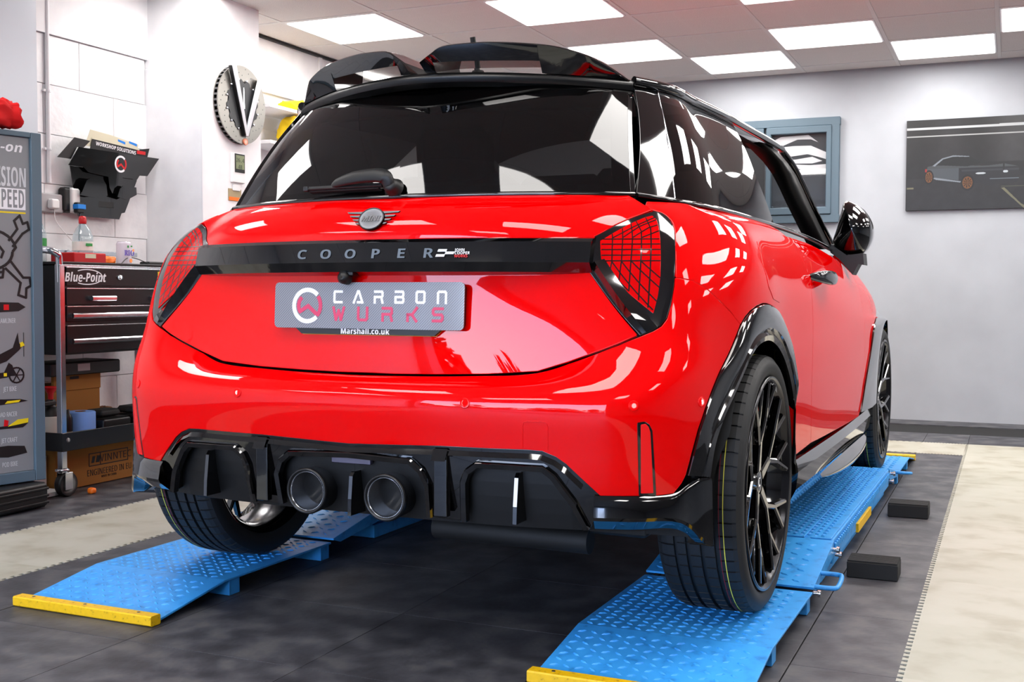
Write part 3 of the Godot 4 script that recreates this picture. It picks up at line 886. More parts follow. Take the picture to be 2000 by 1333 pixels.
	part(car, "window_trim", st, blk); part(car, "window_trim", st.mirrored(), blk)
	# ---- glass and pillars
	var g := MB.new()
	SG.sheet(g, PackedVector2Array([Vector2(0, 0.004), Vector2(SG.ku[-1] - 0.012, 0.004), Vector2(SG.ku[-1] - 0.012, SG.kv[-1] - 0.03), Vector2(0, SG.kv[-1] - 0.03)]), 0.0, 0.03, 0.004, true)
	part(car, "rear_window", both(g), M.tint_glass, "dark tinted rear window")
	# printed black border of the rear window
	var fr := MB.new()
	SG.sheet(fr, PackedVector2Array([Vector2(SG.ku[-1] - 0.05, 0.0), Vector2(SG.ku[-1], 0.0), Vector2(SG.ku[-1], SG.kv[-1]), Vector2(SG.ku[-1] - 0.05, SG.kv[-1])]), -0.004, 0.03, 0.01)
	SG.sheet(fr, PackedVector2Array([Vector2(0, SG.kv[-1] - 0.10), Vector2(SG.ku[-1] - 0.04, SG.kv[-1] - 0.09), Vector2(SG.ku[-1], SG.kv[-1]), Vector2(0, SG.kv[-1])]), -0.005, 0.03, 0.01, true)
	SG.sheet(fr, PackedVector2Array([Vector2(0, -0.01), Vector2(SG.ku[-1], -0.01), Vector2(SG.ku[-1], 0.03), Vector2(0, 0.03)]), -0.005, 0.03, 0.01, true)
	part(car, "window_frame", both(fr), blk)
	var cp := MB.new()
	SS.sheet(cp, inset(pv([0.004, 0.004, 0.0977, 0.004, 0.0846, 0.2392, 0.0914, 0.3923, 0.004, 0.3923]), 0.001), 0.0, 0.025, 0.01)
	part(car, "rear_pillar", cp, blk); part(car, "rear_pillar", cp.mirrored(), blk)
	var qg := MB.new()
	SS.sheet(qg, pv([0.0977, 0.004, 0.8268, 0.004, 0.798, 0.1784, 0.8773, 0.3883, 0.0914, 0.3883, 0.0846, 0.2392]), -0.001, 0.03, 0.004)
	part(car, "side_window", qg, M.tint_glass, "dark tinted rear side window"); part(car, "side_window", qg.mirrored(), M.tint_glass)
	var qs := MB.new()
	qs.tube([SS.at(0.0977, 0.0), SS.at(0.0846, SS.kv[-1] * 0.5) + Vector3(0.001, 0, 0), SS.at(0.0914, SS.kv[-1])], 0.0025, 6)
	part(car, "window_seal", qs, M.steel); part(car, "window_seal", qs.mirrored(), M.steel)
	var rl := MB.new()
	var rp := []
	for k in 20: rp.append(SS.at(SS.ku[-1] * k / 19.0, SS.kv[-1]) + Vector3(0.002, 0.010, 0))
	rp.append_array(spline([Vector3(0.592, 1.28, -1.50), Vector3(0.62, 1.222, -1.60), Vector3(0.668, 1.09, -1.70), Vector3(0.72, 0.945, -1.85)], 5))
	rl.tube(rp, 0.0125, 10)
	part(car, "roof_rail", rl, blk); part(car, "roof_rail", rl.mirrored(), blk)
	var ap := MB.new()
	var ain := []
	for k in 9:
		var t := k / 8.0
		var o: Vector3 = spline([Vector3(0.575, 1.29, -1.36), Vector3(0.62, 1.215, -1.57), Vector3(0.668, 1.085, -1.68), Vector3(0.72, 0.935, -1.83)], 8)[k * 3]
		ain.append(PackedVector3Array([o + Vector3(0, 0, 0.0), o + Vector3(-0.02, 0.0, 0.075 + 0.02 * t), o + Vector3(-0.075, 0.0, 0.055), o + Vector3(-0.07, 0.0, -0.05)]))
	ap.grid(ain, true)
	part(car, "windscreen_pillar", ap, M.satin_black); part(car, "windscreen_pillar", ap.mirrored(), M.satin_black)
	var ws := MB.new()
	var wrow := []
	for i in 7:
		var t := i / 6.0
		var r := PackedVector3Array()
		for k in 13:
			var s := -1.0 + k / 6.0
			var top := Vector3(0.575 * s, 1.372 - 0.085 * s * s, -1.405 - 0.07 * s * s)
			var bot := Vector3(0.71 * s, 0.985 - 0.04 * s * s, -2.03 + 0.19 * s * s)
			r.append(bot.lerp(top, t) + Vector3(0, 0.03, -0.02) * 4.0 * t * (1 - t))
		wrow.append(r)
	ws.grid(wrow)
	part(car, "windscreen", ws, M.green_glass)
	# ---- roof
	var rf := MB.new()
	SR.sheet(rf, PackedVector2Array([Vector2(0, 0), Vector2(SR.ku[-1], 0), Vector2(SR.ku[-1], SR.kv[-1]), Vector2(0, SR.kv[-1])]), 0.0, 0.03, 0.0, true)
	part(car, "roof", both(rf), blk)
	var li := MB.new()
	SR.sheet(li, PackedVector2Array([Vector2(0, 0.02), Vector2(SR.ku[-1] - 0.01, 0.05), Vector2(SR.ku[-1] - 0.01, SR.kv[-1]), Vector2(0, SR.kv[-1])]), -0.03, 0.06, 0.0, true)
	part(car, "headlining", both(li), M.cloth_black)
	build_spoiler(car)
	var an := MB.new()
	an.tube([Vector3(0, 1.36, -0.20), Vector3(0, 1.385, -0.195), Vector3(0, 1.474, -0.165)], 0.008, 10)
	an.lathe([Vector2(0.0, 0.03), Vector2(0.016, 0.026), Vector2(0.03, 0.0)], 14, Transform3D(Basis(), Vector3(0, 1.361, -0.20)))
	part(car, "aerial", an, M.rubber)
	# ---- tail lamps
	build_tail_lamp(car)
	# ---- trim bar with lettering
	var tb := MB.new()
	var prof := [[0.892, 0.372, 0.312], [0.888, 0.404, 0.330], [0.880, 0.419, 0.343], [0.834, 0.432, 0.357], [0.812, 0.420, 0.338], [0.803, 0.378, 0.318]]
	var trows := []
	for pr in prof:
		var r := PackedVector3Array()
		for k in 41:
			var x := -0.536 + 1.072 * k / 40.0
			r.append(Vector3(x, pr[0] - 0.003 * pow(absf(x) / 0.536, 2.0), pr[1] - (pr[1] - pr[2]) * pow(absf(x) / 0.536, 2.7)))
		trows.append(r)
	tb.facets(trows)
	for e in [0, 40]:
		var cap := []
		for r in trows: cap.append(r[e])
		tb.face(cap)
	var bar := part(car, "trim_bar", tb, blk, "gloss black bar across the tailgate")
	var zat := func(x: float) -> float: return 0.4268 - 0.076 * pow(absf(x) / 0.536, 2.7)
	var word := "COOPER"
	for k in 6:
		var x := -0.163 + 0.0675 * k
		lettering(bar, "letter", word[k], 0.0225, 0.001, M.letter_grey, frame(Vector3(x, 0.8535, zat.call(x) + 0.0015), Vector3(1, 0, 0), Vector3(0, 1, -0.28)), "Droid Sans", true).scale.x = 1.45
	var bx := 0.238
	var bz: float = zat.call(bx) + 0.0025
	var slope := Vector3(0, 1, -0.28)
	var bright := Vector3(1, 0, -0.12)
	var badge := MB.new()
	var bfr := frame(Vector3(bx, 0.8535, bz), bright, slope)
	for k in 3:
		for s in 2:
			if (k + s) % 2 == 0: badge.prism(PackedVector2Array([Vector2(-0.043 + s * 0.02 + k * 0.002, -0.009 + k * 0.006), Vector2(-0.022 + s * 0.02 + k * 0.002, -0.009 + k * 0.006), Vector2(-0.020 + s * 0.02 + k * 0.002, -0.003 + k * 0.006), Vector2(-0.041 + s * 0.02 + k * 0.002, -0.003 + k * 0.006)]), 0.0, 0.0008, bfr)
	part(bar, "badge", badge, M.badge_white)
	var lines := ["JOHN", "COOPER", "WORKS"]
	for k in 3:
		lettering(bar, "badge_lettering", lines[k], 0.0066, 0.0008, M.badge_white if k < 2 else M.badge_red, bfr * Transform3D(Basis(), Vector3(0.002, 0.0068 - 0.0072 * k, 0.0004)), "Droid Sans", true, HORIZONTAL_ALIGNMENT_LEFT)
	var cam := MB.new()
	cam.lathe([Vector2(0.0, 0.024), Vector2(0.006, 0.024), Vector2(0.010, 0.020), Vector2(0.015, 0.016), Vector2(0.017, 0.0)], 20, Transform3D(Basis(Vector3.RIGHT, PI / 2), Vector3(-0.052, 0.799, 0.405)))
	cam.box(Vector3(-0.047, 0.812, 0.402), Vector3(0.04, 0.02, 0.03), 0.004)
	part(car, "reversing_camera", cam, M.satin_black)
	build_emblem(car)
	build_plate(car)
	build_wiper(car)
	# ---- bumper details
	for uv in [[0.302, 0.3042], [0.6467, 0.3087], [0.791, 0.3102]]:
		var p := SA.at(uv[0], uv[1]); var nn := SA.nrm(uv[0], uv[1])
		var b := Basis(Quaternion(Vector3.UP, nn))
		for s in [1.0, -1.0]:
			var sn := MB.new()
			sn.lathe([Vector2(0.0, 0.0022), Vector2(0.0102, 0.0020), Vector2(0.0112, 0.0012), Vector2(0.0114, -0.002)], 28, Transform3D(b, p))
			part(bumper, "parking_sensor", sn if s > 0 else sn.mirrored(), M.red_paint)
	var rfm := MB.new()
	SA.sheet(rfm, pv([0.6546, 0.2715, 0.6667, 0.2739, 0.6744, 0.2684, 0.68, 0.2553, 0.6883, 0.1144, 0.6584, 0.1144]), 0.001, 0.01, 0.004)
	var rin := MB.new()
	SA.sheet(rin, pv([0.6605, 0.2677, 0.6681, 0.2694, 0.6728, 0.2635, 0.6761, 0.252, 0.6828, 0.1208, 0.6619, 0.1205]), 0.0025, 0.01, 0.003)
	for s in 2:
		var hold := part(car, "reflector", rfm if s == 0 else rfm.mirrored(), blk)
		part(hold, "reflector_lens", rin if s == 0 else rin.mirrored(), M.reflector_red)
	var tow := MB.new()
	var tp := pv([0.4347, 0.2108, 0.4378, 0.2567, 0.4399, 0.2648, 0.4478, 0.2677, 0.4822, 0.2678, 0.4893, 0.2646, 0.4912, 0.2573, 0.4887, 0.2097])
	for i in tp.size() - 1:
		var a := tp[i]; var c2 := tp[i + 1]
		var pts := []
		for k in 5:
			var m := a.lerp(c2, k / 4.0)
			pts.append(SA.at(m.x, m.y) + SA.nrm(m.x, m.y) * 0.0002)
		tow.tube(pts, 0.0009, 6, false, false)
	part(bumper, "towing_eye_seam", tow, M.red_paint)
	build_diffuser(car)
	build_arches(car)
	build_mirror_handle(car, doors)
	build_interior(car)
	build_wheels(car)

func build_spoiler(car: Node3D) -> void:
	var band := func(x: float) -> Vector3:
		var t := absf(x) / 0.496
		return Vector3(x, 1.306 - 0.016 * t * t, 0.150 - 0.222 * pow(t, 1.75))
	var T := []
	for p in spline([Vector3(0.022, 1.343, 0), Vector3(0.05, 1.362, 0), Vector3(0.08, 1.378, 0), Vector3(0.15, 1.384, 0), Vector3(0.20, 1.385, 0), Vector3(0.26, 1.383, 0), Vector3(0.325, 1.378, 0), Vector3(0.37, 1.368, 0), Vector3(0.41, 1.354, 0), Vector3(0.45, 1.331, 0), Vector3(0.487, 1.302, 0)], 5):
		T.append(Vector3(p.x, p.y, band.call(p.x).z + 0.034 * clampf((0.487 - p.x) / 0.08, 0.0, 1.0)))
	var solid := MB.new()
	var face_up := []; var face_lo := []; var top_f := []; var under := []
	for p in T:
		var b: Vector3 = band.call(p.x)
		b.y += 0.013
		face_lo.append(b)
		face_up.append(p)
	# whole-height zones and the zone above the slot
	var zone := func(i0: int, i1: int, slot: bool) -> void:
		var r0 := PackedVector3Array(); var r1 := PackedVector3Array(); var r2 := PackedVector3Array(); var r3 := PackedVector3Array(); var r4 := PackedVector3Array(); var r5 := PackedVector3Array(); var rm := PackedVector3Array()
		for i in range(i0, i1 + 1):
			var t: Vector3 = face_up[i]
			var b: Vector3 = face_lo[i]
			var sl := Vector3(t.x, 1.341, lerpf(b.z, t.z, 0.45))
			var low: Vector3 = sl if slot else b
			var e := clampf((0.485 - t.x) / 0.12, 0.0, 1.0)
			var inn := clampf((t.x - 0.022) / 0.05, 0.0, 1.0)
			r0.append(low)
			rm.append(low.lerp(t, 0.55) + Vector3(0, 0, 0.004))
			r1.append(t + Vector3(0, -0.004, 0.0))
			r2.append(t + Vector3(0, 0, -0.006))
			r3.append(t + Vector3(0, 0.006 * e * inn, -0.075))
			r4.append(t + Vector3(0, (0.004 * e - 0.006 * (1 - e)) * inn, -0.155))
			r5.append((sl + Vector3(0, 0.008, -0.14)) if slot else b + Vector3(0, -0.004, -0.15))
		solid.grid([r0, rm, r1])
		solid.grid([r1, r2])
		solid.grid([r2, r3, r4])
		solid.grid([r4, r5])
		solid.grid([r5, r0])
		for e2 in [0, r0.size() - 1]:
			solid.face([r0[e2], r1[e2], r2[e2], r4[e2]]); solid.face([r0[e2], r4[e2], r5[e2]])
	zone.call(0, 5, false)
	zone.call(5, 28, true)
	zone.call(28, 50, false)
	var sp := part(car, "rear_spoiler", both(solid), M.gloss_black, "gloss black split roof spoiler with two slots")
	var lip := MB.new()
	var rows := []
	for pr in [[0.010, -0.03], [0.012, -0.004], [0.006, 0.004], [-0.002, 0.006], [-0.012, 0.0], [-0.020, -0.03]]:
		var r := PackedVector3Array()
		for k in 61:
			var x := -0.496 + 0.992 * k / 60.0
			r.append(band.call(x) + Vector3(0, pr[0], pr[1]))
		rows.append(r)
	lip.grid([rows[0], rows[1]]); lip.grid([rows[1], rows[2], rows[3], rows[4]]); lip.grid([rows[4], rows[5]])
	part(car, "spoiler_lip", lip, M.semi_black)

func build_tail_lamp(car: Node3D) -> void:
	var hs := MB.new()
	SB.sheet(hs, inset(pv([0.5225, 0.3472, 0.5766, 0.3784, 0.6353, 0.4062, 0.6897, 0.4272, 0.7078, 0.4206, 0.7165, 0.4045, 0.7173, 0.3807, 0.7103, 0.3393, 0.7035, 0.2818, 0.697, 0.2378, 0.6882, 0.1922, 0.6796, 0.1618, 0.6673, 0.145, 0.651, 0.1337, 0.6315, 0.1235, 0.5253, 0.2656]), 0.0016), 0.001, 0.012, 0.012)
	var lens := MB.new()
	SB.sheet(lens, pv([0.541, 0.3372, 0.5721, 0.3575, 0.6213, 0.3836, 0.6598, 0.4023, 0.6766, 0.407, 0.6823, 0.3938, 0.6779, 0.3526, 0.6744, 0.3024, 0.6707, 0.2554, 0.6638, 0.2097, 0.655, 0.1726, 0.5728, 0.2555, 0.5516, 0.2884]), 0.0026, 0.012, 0.002)
	var net := MB.new()
	for l in [[0.5683, 0.3548, 0.5693, 0.3454, 0.5741, 0.289, 0.5704, 0.2605], [0.5962, 0.3695, 0.5951, 0.3455, 0.5948, 0.289, 0.5906, 0.2396], [0.6211, 0.3828, 0.6192, 0.3455, 0.6149, 0.2889, 0.6113, 0.22], [0.6349, 0.3897, 0.6415, 0.3607, 0.6395, 0.3454, 0.6352, 0.2889, 0.6297, 0.2005], [0.6594, 0.4009, 0.6626, 0.3684, 0.6596, 0.3452, 0.6543, 0.2888, 0.6463, 0.1838], [0.5418, 0.3416, 0.6764, 0.3413], [0.5448, 0.329, 0.6761, 0.3286], [0.547, 0.3159, 0.6754, 0.3155], [0.5493, 0.3027, 0.6744, 0.3024], [0.5515, 0.2897, 0.6734, 0.2894], [0.5724, 0.2897, 0.6547, 0.179], [0.5938, 0.2897, 0.6616, 0.1984], [0.6149, 0.2896, 0.6677, 0.2293], [0.6346, 0.2896, 0.6704, 0.2505], [0.556, 0.2823, 0.6098, 0.2226], [0.5705, 0.3447, 0.6227, 0.372, 0.6796, 0.4007], [0.5951, 0.3448, 0.6402, 0.3747, 0.6813, 0.3938], [0.6192, 0.3448, 0.6584, 0.3705, 0.6799, 0.3785], [0.6394, 0.3446, 0.6789, 0.3623]]:
		var rows := [PackedVector3Array(), PackedVector3Array()]
		var n: int = l.size() / 2
		for i in n - 1:
			var a := Vector2(l[i * 2], l[i * 2 + 1]); var b := Vector2(l[i * 2 + 2], l[i * 2 + 3])
			for k in 7:
				if k == 6 and i < n - 2: continue
				var p := a.lerp(b, k / 6.0)
				var s := (b - a).normalized().orthogonal() * 0.0013
				for e in 2:
					var q := p + s * (1 - 2 * e)
					rows[e].append(SB.at(q.x, q.y) + SB.nrm(q.x, q.y) * 0.0030)
		net.grid(rows)
	# raised bevel along the inner lower edge
	var bev := MB.new()
	var r0 := PackedVector3Array(); var r1 := PackedVector3Array(); var r2 := PackedVector3Array()
	var e0 := Vector2(0.5254, 0.2785); var e1 := Vector2(0.6306, 0.1246)
	var ac := Vector2(0.9, 0.45).normalized()
	for k in 13:
		var p := e0.lerp(e1, k / 12.0)
		var rise := 0.020 * sin(PI * clampf(0.25 + k / 12.0 * 0.75, 0, 1)) + 0.004
		r0.append(SB.at(p.x, p.y) + SB.nrm(p.x, p.y) * -0.001)
		var p1 := p + ac * 0.013
		r1.append(SB.at(p1.x, p1.y) + SB.nrm(p1.x, p1.y) * rise)
		var p2 := p + ac * 0.036
		r2.append(SB.at(p2.x, p2.y) + SB.nrm(p2.x, p2.y) * 0.0022)
	bev.grid([r0, r1]); bev.grid([r1, r2])
	for s in 2:
		var o := part(car, "tail_lamp", hs if s == 0 else hs.mirrored(), M.lamp_black, "faceted tail lamp, red lens in a black housing")
		part(o, "lens", lens if s == 0 else lens.mirrored(), M.red_lens)
		part(o, "lens_grid", net if s == 0 else net.mirrored(), M.lamp_black)
		part(o, "bezel", bev if s == 0 else bev.mirrored(), M.gloss_black)

func build_emblem(car: Node3D) -> void:
	var nn := Vector3(0, 0.42, 0.91).normalized()
	var x := frame(Vector3(0, 0.939, 0.3725), Vector3.RIGHT, Vector3(0, 0.91, -0.42))
	var o := MB.new()
	for s in [-1.0, 1.0]:
		for k in 4:
			var y := 0.014 - k * 0.0098
			var l := 0.072 - k * 0.0095
			o.prism(PackedVector2Array([Vector2(s * 0.02, y - 0.0032), Vector2(s * (l - 0.004), y - 0.0006), Vector2(s * l, y + 0.0032), Vector2(s * 0.02, y + 0.0032)]), 0.0, 0.004, x)
	o.lathe([Vector2(0.0345, 0.0), Vector2(0.0345, 0.006), Vector2(0.0335, 0.0075), Vector2(0.031, 0.0068)], 48, x * Transform3D(Basis(Vector3.RIGHT, PI / 2), Vector3(0, -0.003, 0)) * Transform3D(Basis.from_scale(Vector3(1, 1, 0.86)), Vector3.ZERO))
	var e := part(car, "emblem", o, M.dark_chrome, "round winged emblem")
	var d := MB.new()
	d.lathe([Vector2(0.0, 0.0062), Vector2(0.031, 0.0062)], 48, x * Transform3D(Basis(Vector3.RIGHT, PI / 2), Vector3(0, -0.003, 0)) * Transform3D(Basis.from_scale(Vector3(1, 1, 0.86)), Vector3.ZERO))
	part(e, "emblem_disc", d, M.badge_grey)
	lettering(e, "emblem_lettering", "MINI", 0.0135, 0.0012, M.dark_chrome, x * Transform3D(Basis(), Vector3(0.0, -0.0035, 0.0068)) * Transform3D(Basis(Vector3(1.1, 0, 0), Vector3(0.22, 1, 0), Vector3(0, 0, 1)), Vector3.ZERO), "Droid Sans", true)

const GLYPH := {
	"C": [[[1, 0.9], [0.14, 0.9], [0.1, 0.8], [0.1, 0.2], [0.14, 0.1], [1, 0.1]]],
	"A": [[[0, 0], [0.46, 0.92], [0.56, 0.92], [1, 0.0]], [[0.36, 0.1], [0.9, 0.1]]],
	"R": [[[0, 0.9], [0.84, 0.9], [0.9, 0.8], [0.9, 0.58], [0.84, 0.5], [0.0, 0.5]], [[0.1, 0.5], [0.1, 0]], [[0.78, 0.5], [0.94, 0]]],
	"B": [[[0, 0.9], [0.84, 0.9], [0.9, 0.8], [0.9, 0.62], [0.82, 0.5], [0.92, 0.38], [0.92, 0.2], [0.84, 0.1], [0.1, 0.1], [0.1, 0.5], [0.8, 0.5]]],
	"O": [[[0.2, 0.9], [0.8, 0.9], [0.9, 0.8], [0.9, 0.2], [0.8, 0.1], [0.2, 0.1], [0.1, 0.2], [0.1, 0.8], [0.2, 0.9], [0.3, 0.9]]],
	"N": [[[0.1, 0], [0.1, 0.8], [0.2, 0.9], [0.8, 0.9], [0.9, 0.8], [0.9, 0]]],
	"W": [[[0, 1], [0.27, 0.08], [0.5, 0.75], [0.73, 0.08], [1, 1]]],
	"U": [[[0.1, 1], [0.1, 0.2], [0.2, 0.1], [0.8, 0.1], [0.9, 0.2], [0.9, 1]]],
	"K": [[[0.1, 0.55], [0.1, 0]], [[0.0, 0.5], [0.5, 0.5], [0.95, 1]], [[0.45, 0.5], [0.92, 0]]],
	"S": [[[1, 0.9], [0.2, 0.9], [0.1, 0.8], [0.1, 0.6], [0.2, 0.5], [0.8, 0.5], [0.9, 0.4], [0.9, 0.2], [0.8, 0.1], [0.0, 0.1]]],
}

func stroke(mb: MB, pts: Array, th: float, z: float, x: Transform3D) -> void:
	for i in pts.size() - 1:
		var a: Vector2 = pts[i]; var b: Vector2 = pts[i + 1]
		var d := (b - a).normalized()
		var e := d * th * 0.32
		if i == 0: a += e * 0.0
		else: a -= e
		if i < pts.size() - 2: b += e
		var s := d.orthogonal() * th * 0.5
		mb.prism(PackedVector2Array([a + s, a - s, b - s, b + s]), 0.0, z + i * 0.00002, x)

func techno(parent: Node, m: Material, word: String, w: float, h: float, pitch: float, x: Transform3D) -> void:
	for k in word.length():
		var mb := MB.new()
		for l in GLYPH[word[k]]:
			var p := []
			for q in l: p.append(Vector2(k * pitch + q[0] * w, q[1] * h))
			stroke(mb, p, h * 0.19, 0.0006, x)
		part(parent, "letter", mb, m)

func roundel(ring_m: Material, w_m: Material, parent: Node, x: Transform3D, r: float) -> void:
	var a := MB.new()
	var pts := []
	for k in 33: pts.append(Vector2(cos(0.75 + (TAU - 1.55) * k / 32.0), sin(0.75 + (TAU - 1.55) * k / 32.0)) * r * 0.88)
	stroke(a, pts, r * 0.24, 0.0006, x)
	part(parent, "logo_ring", a, ring_m)
	var b := MB.new()
	var arc := []
	for k in 9: arc.append(Vector2(cos(2.25 + 1.5 * k / 8.0), sin(2.25 + 1.5 * k / 8.0)) * r * 0.58)
	arc.append_array([Vector2(0.05, -0.02) * r, Vector2(0.55, -0.42) * r])
	for k in 9: arc.append(Vector2(cos(-0.6 + 1.25 * k / 8.0), sin(-0.6 + 1.25 * k / 8.0)) * r * 0.86)
	stroke(b, arc, r * 0.22, 0.0006, x)
	part(parent, "logo_letter", b, w_m)

func build_plate(car: Node3D) -> void:
	var x := frame(Vector3(0, 0.733, 0.4045), Vector3.RIGHT, Vector3(0, 1, -0.055))
	var hold := MB.new()
	hold.prism(round_rect(0.506, 0.104, 0.012), -0.016, -0.003, x)
	hold.prism(PackedVector2Array([Vector2(-0.20, -0.052), Vector2(-0.18, -0.0685), Vector2(0.18, -0.0685), Vector2(0.20, -0.052)]), -0.014, -0.004, x)
	var pl := MB.new()
	pl.prism(round_rect(0.512, 0.110, 0.011), -0.003, 0.0, x, 0.0)
	var plate := part(car, "number_plate", pl, M.carbon, "grey carbon weave show plate")
	part(plate, "plate_holder", hold, M.satin_black)
	techno(plate, M.print_white, "CARBON", 0.0255, 0.0315, 0.0552, x * Transform3D(Basis(), Vector3(-0.089, 0.0045, 0)))
	techno(plate, M.print_pink, "WURKS", 0.0300, 0.0350, 0.0660, x * Transform3D(Basis(), Vector3(-0.089, -0.0375, 0)))
	roundel(M.print_white, M.print_pink, plate, x * Transform3D(Basis(), Vector3(-0.162, -0.001, 0)), 0.043)
	lettering(plate, "dealer_lettering", "Marshall.co.uk", 0.0135, 0.0006, M.print_white, x * Transform3D(Basis(), Vector3(-0.004, -0.0608, -0.0036)), "Droid Sans", true)
	var rimy := MB.new()
	rimy.prism(PackedVector2Array([Vector2(-0.202, -0.050), Vector2(-0.181, -0.0700), Vector2(0.181, -0.0700), Vector2(0.202, -0.050)]), -0.015, -0.012, x)
	part(plate, "rear_plate", rimy, M.plate_yellow)

func build_wiper(car: Node3D) -> void:
	var o := MB.new()
	var c := Vector3(0.004, 1.018, 0.278)
	var ax := Vector3(0, 0.35, 0.94).normalized()
	o.lathe([Vector2(0.0, 0.03), Vector2(0.012, 0.029), Vector2(0.019, 0.02), Vector2(0.021, 0.008), Vector2(0.026, 0.0)], 24, Transform3D(Basis(Quaternion(Vector3.UP, ax)), c))
	var w := part(car, "rear_wiper", o, M.rubber)
	var a := MB.new()
	var spine := spline([Vector3(0.004, 1.020, 0.302), Vector3(-0.004, 1.042, 0.305), Vector3(-0.035, 1.050, 0.300), Vector3(-0.10, 1.047, 0.292), Vector3(-0.155, 1.037, 0.283), Vector3(-0.178, 1.026, 0.277)], 6)
	var wid := [0.014, 0.018, 0.019, 0.018, 0.012, 0.003]
	var rows := []
	for i in spine.size():
		var t := float(i) / (spine.size() - 1) * 5.0
		var k := mini(int(t), 4)
		var wd: float = lerpf(wid[k], wid[k + 1], t - k)
		var d: Vector3 = (spine[mini(i + 1, spine.size() - 1)] - spine[maxi(i - 1, 0)]).normalized()
		var s := d.cross(ax).normalized()
		var r := PackedVector3Array()
		for q in 10:
			var ang := TAU * q / 10
			r.append(spine[i] + s * cos(ang) * wd + ax * sin(ang) * wd * 0.55)
		rows.append(r)
	a.grid(rows, true)
	part(w, "wiper_arm", a, M.rubber)
	var b := MB.new()
	b.bar(Vector3(-0.252, 1.026, 0.270), Vector3(-0.02, 1.026, 0.291), 0.010, 0.012, ax, 0.002)
	b.box(Vector3(-0.252, 1.026, 0.271), Vector3(0.016, 0.014, 0.016), 0.003)
	b.bar(Vector3(-0.245, 1.017, 0.264), Vector3(-0.03, 1.017, 0.286), 0.004, 0.016, ax, 0.001)
	part(w, "wiper_blade", b, M.rubber)

